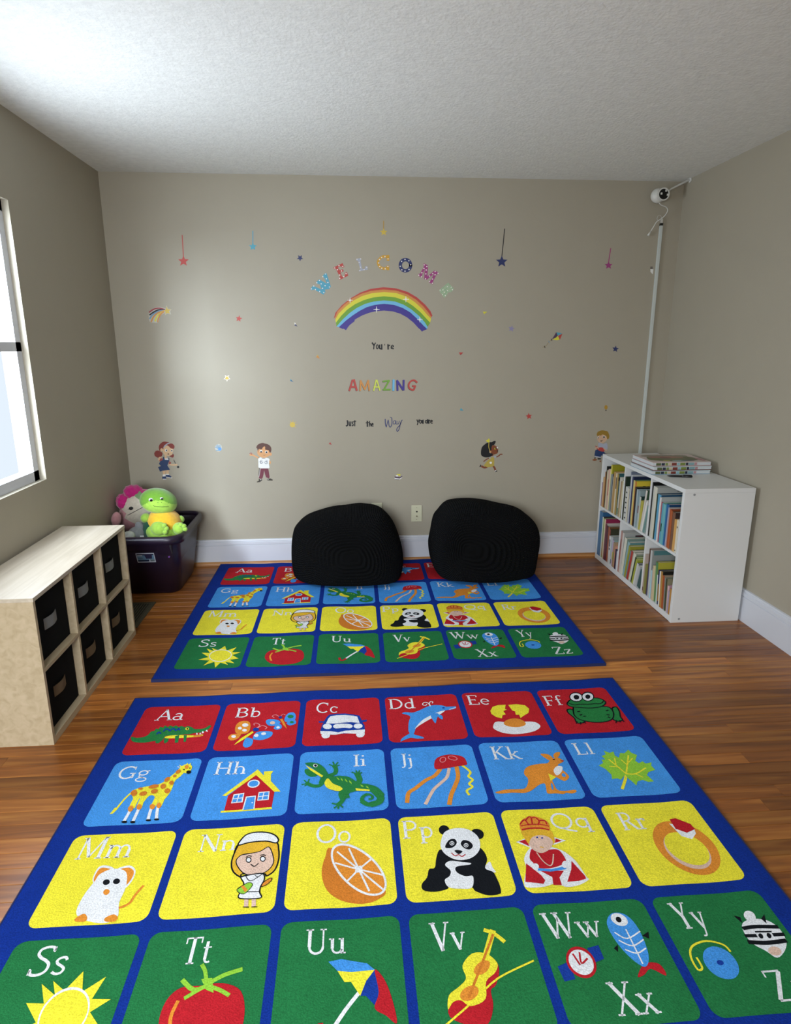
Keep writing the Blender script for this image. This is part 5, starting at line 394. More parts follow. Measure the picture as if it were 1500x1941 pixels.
# serif letters as strokes: l = line, a = arc (degrees), s = serif bar; unit cap height
T_, t_ = 0.125, 0.062
def l(x0, y0, x1, y1, w): return ([(x0, y0), (x1, y1)], w)
def a(cx, cy, rx, ry, a0, a1, w):
    n = max(6, int(abs(a1-a0)/20)); return ([(cx+rx*cos(radians(a0+(a1-a0)*i/n)), cy+ry*sin(radians(a0+(a1-a0)*i/n))) for i in range(n+1)], w)
def s(x, y, h): return ([(x-h, y), (x+h, y)], 0.055)
def dot(x, y): return ([(x-0.055, y), (x+0.055, y)], 0.11)
def sm(pts, w): return (smoothloop(pts, 5, closed=False), w)
def ss(x, top=1.0, h=0.13): return [s(x, 0.027, h), s(x, top-0.027, h)]
Gl = {
'A': (0.82, [l(.07,0,.39,1,t_), l(.37,1,.72,0,T_), l(.18,.34,.58,.34,t_), s(.08,.027,.11), s(.72,.027,.13)]),
'a': (0.58, [l(.42,.05,.42,.45,.115), a(.26,.43,.17,.17,10,155,.07), a(.25,.18,.19,.16,30,330,.075), s(.48,.03,.07)]),
'B': (0.76, [l(.17,0,.17,1,T_), a(.36,.745,.23,.23,-90,90,.09), a(.36,.265,.28,.24,-90,90,.09), l(.06,.972,.38,.972,t_), l(.17,.51,.38,.51,t_), l(.06,.028,.38,.028,t_)]),
'b': (0.62, [l(.14,0,.14,1,.115), a(.31,.3,.2,.29,-150,150,.08), s(.08,.972,.07)]),
'C': (0.80, [a(.42,.5,.35,.47,48,312,.10), l(.68,.70,.68,.97,.05)]),
'c': (0.52, [a(.28,.3,.21,.28,45,315,.085), dot(.42,.5)]),
'D': (0.86, [l(.17,0,.17,1,T_), a(.33,.5,.42,.47,-90,90,.10), l(.05,.972,.34,.972,t_), l(.05,.028,.34,.028,t_)]),
'd': (0.64, [a(.29,.3,.21,.28,40,320,.085), l(.48,0,.48,1,.115), s(.42,.972,.08), s(.54,.028,.07)]),
'E': (0.72, [l(.17,0,.17,1,T_), l(.05,.972,.6,.972,t_), l(.17,.5,.48,.5,t_), l(.05,.028,.64,.028,t_), l(.6,.8,.6,1,.05), l(.64,0,.64,.22,.05), l(.48,.42,.48,.58,.05)]),
'e': (0.54, [a(.28,.3,.21,.28,0,318,.085), l(.08,.32,.5,.32,.05)]),
'F': (0.66, [l(.17,0,.17,1,T_), l(.05,.972,.6,.972,t_), l(.17,.5,.48,.5,t_), l(.6,.78,.6,1,.05), l(.48,.41,.48,.59,.05), s(.18,.028,.15)]),
'f': (0.42, [l(.19,0,.19,.82,.11), a(.34,.82,.15,.15,30,180,.08), l(.05,.572,.38,.572,.05), s(.2,.028,.15)]),
'G': (0.86, [a(.42,.5,.35,.47,48,318,.10), l(.69,.06,.69,.42,.115), s(.66,.42,.13), l(.68,.72,.68,.97,.05)]),
'g': (0.56, [a(.26,.42,.18,.17,0,360,.075), a(.27,-.10,.22,.15,0,360,.065), l(.14,.28,.12,.10,.06), l(.12,.1,.34,.05,.06), l(.4,.56,.52,.59,.06)]),
'H': (0.90, [l(.18,0,.18,1,T_), l(.72,0,.72,1,T_), l(.18,.5,.72,.5,t_)]+ss(.18)+ss(.72)),
'h': (0.68, [l(.15,0,.15,1,.115), a(.33,.38,.19,.2,0,170,.075), l(.53,0,.53,.38,.115), s(.15,.028,.12), s(.53,.028,.12), s(.1,.972,.07)]),
'I': (0.36, [l(.18,0,.18,1,T_)]+ss(.18, 1.0, .15)),
'i': (0.34, [l(.17,0,.17,.6,.115), s(.17,.028,.14), s(.1,.572,.08), dot(.16,.86)]),
'J': (0.40, [l(.24,0,.24,1,T_), a(.10,.0,.14,.17,-110,0,.075), s(.24,.972,.14)]),
'j': (0.34, [l(.2,-.08,.2,.6,.115), a(.06,-.1,.14,.15,-110,0,.07), s(.13,.572,.08), dot(.19,.86)]),
'K': (0.82, [l(.18,0,.18,1,T_), l(.18,.42,.62,.97,t_), l(.32,.56,.70,.03,.12), s(.62,.972,.12), s(.72,.028,.12)]+ss(.18)),
'k': (0.68, [l(.15,0,.15,1,.115), l(.15,.25,.48,.57,t_), l(.26,.35,.56,.03,.11), s(.48,.572,.1), s(.58,.028,.1), s(.15,.028,.12), s(.1,.972,.07)]),
'L': (0.68, [l(.18,0,.18,1,T_), l(.05,.028,.6,.028,t_), l(.6,0,.6,.24,.05), s(.18,.972,.14)]),
'l': (0.34, [l(.17,0,.17,1,.115), s(.17,.028,.14), s(.11,.972,.08)]),
'M': (1.06, [l(.14,0,.14,1,t_), l(.88,0,.88,1,T_), l(.15,1,.51,.08,.115), l(.51,.08,.86,1,t_), s(.14,.028,.11), s(.88,.028,.13), s(.1,.972,.08), s(.92,.972,.08)]),
'm': (1.02, [l(.15,0,.15,.6,.115), a(.33,.38,.17,.19,0,170,.075), l(.51,0,.51,.38,.115), a(.69,.38,.17,.19,0,170,.075), l(.87,0,.87,.38,.115), s(.15,.028,.12), s(.51,.028,.11), s(.87,.028,.12), s(.1,.572,.07)]),
'N': (0.90, [l(.15,0,.15,1,t_), l(.75,0,.75,1,t_), l(.15,1,.74,0,.13), s(.15,.028,.12), s(.75,.972,.12), s(.1,.972,.09)]),
'n': (0.68, [l(.15,0,.15,.6,.115), a(.33,.38,.19,.19,0,170,.075), l(.53,0,.53,.38,.115), s(.15,.028,.12), s(.53,.028,.12), s(.1,.572,.07)]),
'O': (0.90, [a(.45,.5,.37,.47,0,360,.10)]),
'o': (0.60, [a(.3,.3,.22,.28,0,360,.085)]),
'P': (0.70, [l(.17,0,.17,1,T_), a(.36,.72,.25,.25,-90,90,.09), l(.06,.972,.38,.972,t_), l(.17,.47,.38,.47,t_), s(.19,.028,.15)]),
'p': (0.64, [l(.15,-.3,.15,.6,.115), a(.32,.3,.2,.28,-150,150,.08), s(.1,.572,.07), s(.16,-.272,.13)]),
'Q': (0.92, [a(.45,.5,.37,.47,0,360,.10), sm([(.42,.04),(.58,-.08),(.88,-.2)], .085)]),
'q': (0.64, [a(.29,.3,.21,.28,30,330,.085), l(.49,-.3,.49,.6,.115), s(.49,-.272,.13)]),
'R': (0.80, [l(.17,0,.17,1,T_), a(.36,.74,.23,.23,-90,90,.09), l(.06,.972,.38,.972,t_), l(.17,.5,.38,.5,t_), l(.4,.5,.72,.02,.12), s(.17,.028,.14), s(.76,.028,.06)]),
'r': (0.48, [l(.15,0,.15,.6,.115), a(.34,.40,.17,.18,45,170,.075), dot(.42,.53), s(.17,.028,.15), s(.1,.572,.07)]),
'S': (0.66, [sm([(.55,.82),(.50,.94),(.33,.97),(.15,.9),(.12,.74),(.25,.6),(.42,.5),(.56,.36),(.55,.14),(.38,.03),(.16,.05),(.09,.2)], .09), l(.56,.78,.56,.97,.045), l(.08,.03,.08,.24,.045)]),
's': (0.48, [sm([(.39,.48),(.33,.57),(.21,.57),(.11,.48),(.16,.37),(.29,.29),(.4,.19),(.36,.06),(.22,.03),(.09,.1)], .08)]),
'T': (0.74, [l(.37,0,.37,1,T_), l(.06,.972,.68,.972,t_), l(.07,.76,.07,1,.05), l(.67,.76,.67,1,.05), s(.37,.028,.15)]),
't': (0.42, [l(.18,.12,.18,.8,.11), a(.3,.13,.12,.11,180,310,.075), l(.05,.572,.36,.572,.05)]),
'U': (0.86, [l(.18,.3,.18,1,T_), l(.68,.3,.68,1,t_), a(.43,.3,.25,.27,180,360,.09), s(.18,.972,.14), s(.68,.972,.12)]),
'u': (0.70, [l(.16,.2,.16,.6,.115), a(.33,.2,.17,.17,180,350,.075), l(.52,0,.52,.6,.115), s(.1,.572,.07), s(.46,.572,.07), s(.58,.028,.07)]),
'V': (0.78, [l(.09,1,.40,0,.13), l(.38,0,.68,1,t_), s(.1,.972,.13), s(.68,.972,.11)]),
'v': (0.60, [l(.08,.6,.31,0,.11), l(.3,0,.52,.6,.055), s(.09,.572,.1), s(.51,.572,.09)]),
'W': (1.10, [l(.09,1,.35,0,.12), l(.33,0,.56,.8,t_), l(.48,1,.76,0,.12), l(.74,0,1.0,1,t_), s(.1,.972,.12), s(.5,.972,.12), s(1.0,.972,.1)]),
'w': (0.86, [l(.08,.6,.28,0,.1), l(.26,0,.45,.5,.055), l(.38,.6,.59,0,.1), l(.57,0,.78,.6,.055), s(.09,.572,.1), s(.4,.572,.1), s(.78,.572,.08)]),
'X': (0.78, [l(.1,1,.67,0,.13), l(.66,1,.1,0,t_), s(.12,.972,.12), s(.64,.972,.11), s(.12,.028,.11), s(.66,.028,.12)]),
'x': (0.62, [l(.1,.6,.5,0,.11), l(.5,.6,.09,0,.055), s(.12,.572,.1), s(.48,.572,.09), s(.1,.028,.09), s(.5,.028,.1)]),
'Y': (0.76, [l(.1,1,.38,.46,.13), l(.66,1,.38,.46,t_), l(.38,0,.38,.48,T_), s(.1,.972,.12), s(.66,.972,.1), s(.38,.028,.15)]),
'y': (0.60, [l(.09,.6,.32,0,.11), l(.53,.6,.25,-.2,.06), a(.14,-.2,.11,.08,-120,0,.065), s(.1,.572,.1), s(.51,.572,.09)]),
'Z': (0.70, [l(.1,.972,.62,.972,t_), l(.6,.96,.1,.04,.13), l(.08,.028,.64,.028,t_), l(.1,.78,.1,1,.05), l(.63,0,.63,.24,.05)]),
'z': (0.54, [l(.09,.572,.45,.572,.055), l(.44,.56,.1,.04,.11), l(.08,.028,.47,.028,.055), l(.09,.45,.09,.6,.045), l(.465,0,.465,.16,.045)]),
}
def text_polys(txt, x0, y0, width, cap):
    W_ = sum(Gl[c][0] for c in txt); kx = width/W_; out = []; x = x0
    for c in txt:
        one = []
        for pts, w in Gl[c][1]:
            P = [(x+px*kx, y0-py*cap) for px, py in pts]
            one += strip(P, w*(kx+cap)/2)
        out.append(one)
        x += Gl[c][0]*kx
    return out
CW, CHH, GX, MX, MY, GY = 0.30181, 0.30932, 0.0241, 0.0666, 0.0836, 0.03519
RW = 6*CW+5*GX+2*MX; RH = 4*CHH+3*GY+2*MY; RT = 0.015     # RT: back edge starts here
# gentle creases across the rug: piecewise linear between grid lines, so every layer follows the same surface
GXS = 0.03; rw = random.Random(5)
wave = []; v = 0.0
for i in range(int(RW/GXS)+3):
    x = i*GXS; wave.append(0.0011*sin(x*19+0.4)+0.0013*sin(x*9.3+1.1)+0.0007*sin(x*31+2.0)+0.0025)
def wz(x):
    i = min(max(int(x/GXS), 0), len(wave)-2); t = x/GXS-i; return wave[i]*(1-t)+wave[i+1]*t
def drape(bm, z0):
    xs = [vv.co.x for vv in bm.verts]; i0 = int(min(xs)/GXS); i1 = int(max(xs)/GXS)+1
    for i in range(max(i0, 1), i1+1):
        bmesh.ops.bisect_plane(bm, geom=bm.verts[:]+bm.edges[:]+bm.faces[:], plane_co=(i*GXS, 0, 0), plane_no=(1, 0, 0), dist=1e-6)
    for vv in bm.verts: vv.co.z = vv.co.z+z0+wz(vv.co.x)
def rrect(x0, x1, y0, y1, r, n=5):
    out = []
    for cx, cy, a0 in ((x1-r, y1-r, 0), (x0+r, y1-r, 90), (x0+r, y0+r, 180), (x1-r, y0+r, 270)):
        for i in range(n+1):
            A = radians(a0+90*i/n); out.append((cx+r*cos(A), cy+r*sin(A)))
    return out
NAMES = dict(A='a green crocodile', B='two butterflies', C='a blue and white car', D='a blue dolphin', E='a cracked egg', F='a green frog', G='a giraffe', H='a red house', I='a green iguana', J='a jellyfish', K='a kangaroo', L='a green leaf', M='a white mouse', N='a blond nurse', O='a cut orange', P='a panda', Q='a queen in red', R='a gold ring', S='a yellow sun', T='a red tomato', U='an umbrella', V='a violin', W='a watch and an x-ray fish', Y='a yoyo and a zebra')
CN = dict(R='red', B='light blue', Y='yellow', G2='green')
def make_rug(label):
    bm = bmesh.new()
    box(bm, 0, RW, -RH, -RT, 0, 0.0075)
    xs = int(RW/GXS)
    for i in range(1, xs+1): bmesh.ops.bisect_plane(bm, geom=bm.verts[:]+bm.edges[:]+bm.faces[:], plane_co=(i*GXS, 0, 0), plane_no=(1, 0, 0), dist=1e-6)
    for vv in bm.verts:
        if vv.co.z > 0.001: vv.co.z += wz(vv.co.x)
    rug = from_bm('alphabet_rug', bm, rugmat('blue')); tag(rug, label, 'rug', 'two matching alphabet rugs')
    # stitched edge binding
    bm = bmesh.new(); M_b = mat('rug_binding', '#0f1f52', 0.8)
    e = 0.004
    for x0, x1, y0, y1 in ((-e, RW+e, -RT, -RT+e), (-e, RW+e, -RH-e, -RH), (-e, 0, -RH, -RT), (RW, RW+e, -RH, -RT)):
        box(bm, x0, x1, y0, y1, 0, 0.0085)
    for i in range(1, xs+1): bmesh.ops.bisect_plane(bm, geom=bm.verts[:]+bm.edges[:]+bm.faces[:], plane_co=(i*GXS, 0, 0), plane_no=(1, 0, 0), dist=1e-6)
    for vv in bm.verts:
        if vv.co.z > 0.001: vv.co.z += wz(min(max(vv.co.x, 0), RW))
    tag(from_bm('binding', bm, M_b, rug), 'dark blue stitched rug edge')
    for i, k in enumerate('ABCDEFGHIJKLMNOPQRSTUVWY'):
        bg, texts, shapes = RUG[k]; c, r_ = i % 6, i//6
        x0 = MX+c*(CW+GX); y0 = -(MY+r_*(CHH+GY))
        bm = bmesh.new(); add_poly(bm, rrect(x0, x0+CW, y0-CHH, y0, 0.026), lambda p, q: (p, q, 0), 0)
        bm.normal_update(); bmesh.ops.triangulate(bm, faces=bm.faces[:]); drape(bm, 0.0079)
        tile = from_bm('letter_tile', bm, rugmat(bg), rug)
        tag(tile, '%s tile with %s and %s' % (CN[bg], ' and '.join(t[0] for t in texts), NAMES[k]))
        for (tx, ux, vy, tw, cp) in texts:
            for Q in text_polys(tx, ux, vy, tw, cp):
                bm = bmesh.new()
                for P in Q: add_poly(bm, [(p[0], -p[1]) for p in P], lambda p, q: (x0+p/1000, y0+q/1000, 0), 0)
                drape(bm, 0.0083); from_bm('letter', bm, rugmat('W'), tile)
        cuts = {'B': [14], 'W': [6], 'Y': [3]}.get(k, []); ed = [0]+cuts+[len(shapes)]
        for e0, e1 in zip(ed, ed[1:]):
            bm = bmesh.new(); keys = []
            for j, (kind, cc, w, fl) in enumerate(shapes[e0:e1]):
                if cc not in keys: keys.append(cc)
                for P in polys_of(kind, w, fl, 0.5): add_poly(bm, [(p[0], -p[1]) for p in P], lambda p, q: (x0+p/1000, y0+q/1000, 0.00006*j), keys.index(cc))
            bm.normal_update(); bmesh.ops.triangulate(bm, faces=[f for f in bm.faces if len(f.verts) > 4])
            drape(bm, 0.0085); from_bm('picture', bm, [rugmat(q) for q in keys], tile)
    return rug
rug1 = make_rug('alphabet rug by the back wall with two black poufs on it')
rug1.location = (-1.03954, -0.01095, 0.0003); rug1.rotation_euler = (0, 0, -0.00464)
def copy_tree(o, parent=None):
    c = o.copy(); COL.objects.link(c)
    if parent: c.parent = parent
    for ch in o.children: copy_tree(ch, c)
    return c
rug2 = copy_tree(rug1); rug2['label'] = 'alphabet rug nearer the camera with nothing standing on it'
rug2.location = (-1.0685, -1.65911, 0.0003); rug2.rotation_euler = (0, 0, 0.00526)

# ------------------------------------------------------------------ white cube bookshelf
SX0, SX1, SYA, SYN, SH = 1.5514, 1.930, -0.0472, -1.1111, 0.7383
M_lam = mat('white_laminate', '#dcdedd', 0.42, 0.45)
M_lam2 = mat('screw_cap', '#8d9092', 0.5)
shelf = empty('cube_bookshelf', 'white six cube bookshelf full of picture books against the right wall', 'bookshelf', (SX0, SYN, 0))
def sp(name, x0, x1, y0, y1, z0, z1):
    b = box_obj(name, (x0-SX0, x1-SX0, y0-SYN, y1-SYN, z0, z1), M_lam, shelf, bev=0.0012); return b
OT, IT, BT = 0.022, 0.014, 0.034
sp('top_panel', SX0, SX1, SYN, SYA, SH-OT, SH)
sp('bottom_panel', SX0, SX1, SYN+OT, SYA-OT, 0.002, BT)
sp('end_panel', SX0, SX1, SYA-OT, SYA, 0, SH-OT)
near = sp('end_panel', SX0, SX1, SYN, SYN+OT, 0, SH-OT)
zmid = (BT+SH-OT)/2
cwid = (SYA-SYN-2*OT-2*IT)/3
ys = [SYA-OT-k*(cwid+IT) for k in range(3)]          # far side of every column
for k in (1, 2): sp('divider', SX0, SX1, ys[k], ys[k]+IT, BT, SH-OT)
for k in range(3): sp('shelf_board', SX0, SX1-0.006, ys[k]-cwid, ys[k], zmid-IT/2, zmid+IT/2)
sp('back_panel', SX1-0.005, SX1, SYN+OT, SYA-OT, BT, SH-OT)
for (px, pz) in ((0.052, SH-0.03), (0.045, 0.022)):
    bm = bmesh.new(); tube(bm, [(px, -0.0012, pz), (px, 0.001, pz)], 0.0062, 14); tag(from_bm('screw_cap', bm, M_lam2, shelf), 'small grey screw cap')

# ------------------------------------------------------------------ books
M_page = mat('book_pages', '#d9d3c4', 0.8, 0.2, noise=0.06, nscale=120)
BM = {}
def bmat(h):
    if h not in BM: BM[h] = mat('book_cover_'+h[1:], h, 0.38, 0.45)
    return BM[h]
ORD = ['first', 'second', 'third', 'fourth', 'fifth', 'sixth', 'seventh', 'eighth', 'ninth', 'tenth', 'eleventh', 'twelfth', 'thirteenth', 'fourteenth', 'fifteenth', 'sixteenth', 'seventeenth', 'eighteenth', 'nineteenth', 'twentieth']
def text_mesh(name, txt, size, M, parent, extr=0.0003):
    cu = bpy.data.curves.new(name, 'FONT'); cu.body = txt; cu.size = size; cu.extrude = extr; cu.align_x = 'LEFT'
    o = bpy.data.objects.new(name, cu); COL.objects.link(o)
    bpy.context.view_layer.update()
    me = bpy.data.meshes.new_from_object(o.evaluated_get(bpy.context.evaluated_depsgraph_get()))
    bpy.data.objects.remove(o); return link(name, me, M, parent)
def make_book(depth, thick, height, spine, cover, label, title=None, text=None, art=None, group=None):
    """origin: foot of the spine; x runs into the shelf, y across the thickness, z up"""
    root = empty('book', label, 'book', (0, 0, 0), 0, group)
    t = min(0.0022, thick*0.28); h2 = thick/2
    bm = bmesh.new()
    box(bm, 0, t, -h2, h2, 0, height, 0)
    box(bm, t, depth, -h2, -h2+t, 0, height, 1); box(bm, t, depth, h2-t, h2, 0, height, 1)
    from_bm('cover', bm, [bmat(spine), bmat(cover)], root)
    box_obj('pages', (t+0.0004, depth-0.004, -h2+t+0.0002, h2-t-0.0002, 0.003, height-0.0035), M_page, root)
    if title:
        bm = bmesh.new(); w = thick*0.5
        for (z0, z1) in title[1]: box(bm, -0.0004, 0.0, -w/2, w/2, z0*height, z1*height)
        from_bm('title', bm, bmat(title[0]), root)
    if art:
        bm = bmesh.new(); mi = []
        for (hx, x0, x1, z0, z1) in art:
            if hx not in mi: mi.append(hx)
            box(bm, x0*depth, x1*depth, -h2-0.0004, -h2, z0*height, z1*height, mi.index(hx))
        from_bm('cover_art', bm, [bmat(q) for q in mi], root)
    if text:
        tx, sz, px, pz, hx = text
        o = text_mesh('lettering', tx, sz, bmat(hx), root); o.location = (px*depth, -h2-0.0002, pz*height); o.rotation_euler = (radians(90), 0, 0)
    return root
# (spine, cover, height share, thickness share, lean degrees, colour words, extras)
W = '#d8d6cc'; CR = '#d2c6a6'
CELLS = {
('upper', 'far'): [
 ('#8a6a86', '#8a6a86', .50, .6, 0, 'slim mauve', {}), ('#c9a676', '#c9a676', .62, .8, 0, 'slim tan', {}), ('#9a6a3a', '#9a6a3a', .74, .6, 0, 'slim brown', {}),
 ('#17191b', '#1b1d1f', .86, .6, 0, 'tall black', {}), (CR, '#dcd8cc', .79, 1.1, 0, 'cream', {}), ('#d3b0a0', '#d8cfc4', .83, 1.0, 0, 'pale pink', {'title': ('#b5735e', [(.35, .75)])}),
 ('#cfc65a', '#9a9426', .93, .7, 0, 'tall yellow', {'text': ('Look', .034, .42, .87, '#54301c'), 'tall': 1}), ('#8d9898', '#8d9898', .75, .7, 0, 'grey blue', {}), ('#1c2030', '#22273a', .77, .7, 0, 'navy', {}),
 ('#b4b0a6', '#b4b0a6', .72, .6, 0, 'slim grey', {}), ('#b3905a', '#b3905a', .83, 1.2, 0, 'golden tan', {}), ('#d6cdb6', '#cfc7b8', .82, 1.0, 0, 'ivory', {'title': ('#3a2320', [(.62, .9)])}),
 ('#a58a4a', '#2f5a5e', .82, .9, 0, 'ochre spined teal', {'art': [('#0e1214', .0, 1, .84, .92)]}), ('#c9c6ba', '#c9c6ba', .77, .9, 2, 'stone grey', {'title': ('#54804e', [(.03, .2)])}), ('#a08462', '#a08462', .70, .8, 3, 'light brown', {}), ('#cbc3a2', '#0e0f10', .74, .9, 4, 'cream spined black', {})],
('upper', 'middle'): [
 ('#1d2a1e', '#233224', .84, .8, 0, 'dark green', {}), ('#c9cbc6', '#c9cbc6', .66, 1.5, 0, 'white', {'title': ('#131313', [(.07, .11), (.22, .26), (.37, .41), (.52, .56), (.67, .71), (.82, .86)]), 'w2': 1}), ('#d0c8b0', '#d0c8b0', .64, .7, 0, 'cream', {}),
 ('#6a7384', '#6a7384', .97, .5, 0, 'tall slate blue', {}), ('#c5c9cc', '#b3b6b6', .92, .5, 0, 'tall pale grey', {}), ('#1f2a58', '#1a2440', .89, 1.0, 0, 'tall navy', {}), ('#cfc27a', '#5f7a58', .84, .8, 0, 'yellow spined green', {}),
 ('#c07a3a', '#d0b83a', .83, .8, 0, 'orange spined yellow', {'text': ('DIAPER', .040, .16, .80, '#1c1b12')}), ('#1a1b1e', '#121314', .74, 1.2, 0, 'black', {}), ('#a8b6bc', '#8fa0a4', .71, .7, 0, 'pale blue', {}), ('#8ea2a6', '#8ea0a0', .70, .8, 1, 'grey teal', {'title': ('#7a2c22', [(.4, .6)])}), ('#bfc4bc', '#203a34', .60, .7, 2, 'white spined green', {}),
 ('#b9b04e', '#b9b04e', .54, 1.1, 3, 'short yellow green', {}), ('#d2ccc4', '#2f4a34', .77, .8, 8, 'forest covered', {'art': [('#97222a', .25, .8, .45, .68), ('#c9c4bc', .3, .8, .25, .45)]}), ('#e2e0da', '#cfcac2', .60, .8, 11, 'leaning white', {}), ('#6f9490', '#9cb0aa', .52, .8, 12, 'short leaning teal', {})],
('upper', 'near'): [
 ('#101113', '#0d0e0f', .96, .35, 0, 'tall black', {}), ('#c8c8be', '#9c9f9b', .90, .9, 0, 'tall white', {}), ('#d3d0bf', '#a4a7a2', .90, 1.1, 0, 'tall off white', {'text': ('Schneider', .030, .45, .92, '#2b2c2d')}), ('#2c3a2a', '#14231c', .80, .4, 0, 'slim dark green', {}),
 ('#5f9fc0', '#1f4a68', .80, 1.4, 0, 'sky blue', {}), ('#e1dcd8', '#a9adaa', .77, .6, 0, 'white spined grey', {}), ('#9c4a5a', '#a3a8a4', .70, .6, 0, 'slim raspberry', {}), ('#5aa0b4', '#63b08c', .69, .9, 0, 'blue and green', {'title': ('#1e5030', [(.3, .5)])}), ('#74b3b8', '#74b3b8', .69, .8, 0, 'aqua', {}),
 ('#2f6296', '#1b3e66', .71, 1.2, 0, 'royal blue', {}), ('#a9a3b6', '#a9a39c', .67, .4, 0, 'slim lilac', {}), ('#a84f26', '#8a3a1c', .65, .8, 0, 'rust orange', {}), ('#b0623a', '#7a4a2c', .64, .5, 0, 'slim copper', {}), ('#7a5a48', '#3a2c2a', .63, 1.1, 0, 'brown photo', {'art': [('#7f8f92', .2, .95, .5, .78), ('#d8d4cc', .3, .42, .72, .8)]}), ('#d0a25e', '#d0a25e', .53, 1.3, 0, 'short tan', {}), ('#dcd6c4', '#dcd6c4', .55, .6, 0, 'short cream', {'title': ('#2b2b2b', [(.05, .09), (.75, .8)])}), ('#c7c4bb', '#c7c4bb', .52, .5, 0, 'short grey', {})],
('lower', 'far'): [
 ('#3a6f9c', '#2e5a80', .95, 1.9, 0, 'tall blue', {}), ('#d3d5cb', '#3a3532', .86, .5, 0, 'white spined dark', {}), ('#7f9a54', '#8a9a6a', .84, .7, 0, 'sage green', {'title': ('#b0703a', [(.05, .4)])}), ('#d8c9a8', '#8a2448', .84, .7, 0, 'cream spined crimson', {}),
 ('#6a3040', '#b9b4aa', .76, .9, 0, 'maroon', {}), ('#4f2430', '#9a968c', .74, .8, 0, 'dark maroon', {}), ('#a55a34', '#6a4a2c', .73, .7, 0, 'rust brown', {}), ('#8a4030', '#3a3c2c', .70, .6, 0, 'slim brick red', {}),
 ('#d6d6d2', '#9aa4a2', .58, 1.0, 0, 'white with black title', {'title': ('#26262a', [(.5, .58), (.62, .88)])}), ('#b9bcc2', '#8a9290', .58, .6, 0, 'slim silver', {'title': ('#2c3a34', [(.04, .2)])}), ('#b8a4c4', '#7f9a94', .53, .7, 0, 'lavender', {'title': ('#c9c04a', [(.25, .55)])}), ('#a78a6a', '#a78a6a', .50, .9, 0, 'patterned brown', {'title': ('#7f8f4a', [(.3, .6)])}),
 ('#c88a72', '#d5a08a', .45, .7, 0, 'short salmon', {}), ('#23203a', '#23203a', .40, .8, 0, 'short navy', {}), ('#c9cdd8', '#c9cdd8', .38, .5, 0, 'short pale blue', {})],
('lower', 'middle'): [
 ('#b58a80', '#9c9c98', .84, .8, 2, 'pink speckled', {'title': ('#7a3a34', [(.3, .8)])}), ('#cfcac2', '#a4a6a2', .82, .8, 3, 'white floral', {'art': [('#4a3a40', .35, .6, .9, .95), ('#6a3034', .45, .58, .88, .93)]}), ('#dcdac8', '#7f948a', .75, 1.2, 6, 'pale sage', {}), ('#8fb0b6', '#5f8a8a', .71, 1.2, 8, 'pale teal', {}), ('#9a9c3a', '#9a9434', .66, .8, 9, 'olive yellow', {'art': [('#4a5048', .2, .9, .86, .9)]}),
 ('#6a8f9c', '#6a8f9c', .58, .6, 10, 'slim steel blue', {}), ('#b04038', '#a0a094', .60, 1.0, 11, 'red spined', {}), ('#d6d8c6', '#8a9482', .58, 1.2, 11, 'white spined animal', {'art': [('#1c1414', .12, .4, .3, .62), ('#4f8a3a', .05, .5, .05, .2)]}), ('#26402f', '#6f8a3a', .53, .8, 12, 'dark green', {}), ('#a8b04a', '#98a03a', .51, .7, 12, 'lime', {}), ('#d4d6d4', '#202a44', .45, .8, 13, 'white spined navy', {}), ('#c0c4c2', '#aab0b2', .42, 1.0, 13, 'short pale grey', {}), ('#3a5a58', '#3a5c50', .36, 1.3, 14, 'short dark teal', {})],
('lower', 'near'): [
 ('#b9a79c', '#b9a79c', .72, .7, 0, 'speckled beige', {'title': ('#5a3a34', [(.05, .15)])}), ('#8a8a4e', '#8a8a4e', .55, .7, 0, 'olive', {}), ('#5a4030', '#9c8478', .85, .5, 0, 'slim brown', {}), ('#46507a', '#46507a', .62, .6, -1, 'slim indigo', {}), ('#c3c6c4', '#8f9490', .85, .8, -2, 'pale grey', {'art': [('#4f7a7c', .05, 1, .9, .99), ('#5a5a60', .5, .6, .74, .78), ('#3f5a84', .62, .72, .74, .79)]}),
 ('#a8d0d8', '#a8d0d8', .5, .5, -2, 'slim ice blue', {}), ('#b7a8a4', '#b7a8a4', .55, .7, -3, 'taupe', {}), ('#d0c09a', '#d0c09a', .62, .7, -3, 'sand', {}), ('#5a8a5a', '#b0a83a', .70, 1.0, -4, 'green spined yellow', {}), ('#c9d6cc', '#4a6a60', .5, .6, -4, 'pale mint', {}), ('#1f2c5a', '#151c3a', .60, .8, -5, 'navy', {'title': ('#b98a3a', [(.1, .6)])}),
 ('#e2e2da', '#d6d4c8', .60, .9, -5, 'white', {}), ('#b3884a', '#1a1916', .62, .8, -5, 'tan spined black', {}), ('#a5522f', '#9a8a74', .57, .7, -5, 'rust red', {}), ('#7f827e', '#6f7a6a', .55, .6, -4, 'grey', {}), ('#3f4a34', '#8a8468', .55, .5, -4, 'slim forest green', {'art': [('#4a4a78', .4, .85, .78, .95)]}), ('#d8b4b8', '#b88a9a', .45, .7, -3, 'short pink', {}), ('#a49ab0', '#a49ab0', .38, .7, -2, 'short lilac', {}), ('#b98848', '#b98848', .44, .8, -1, 'short golden brown', {})],
}
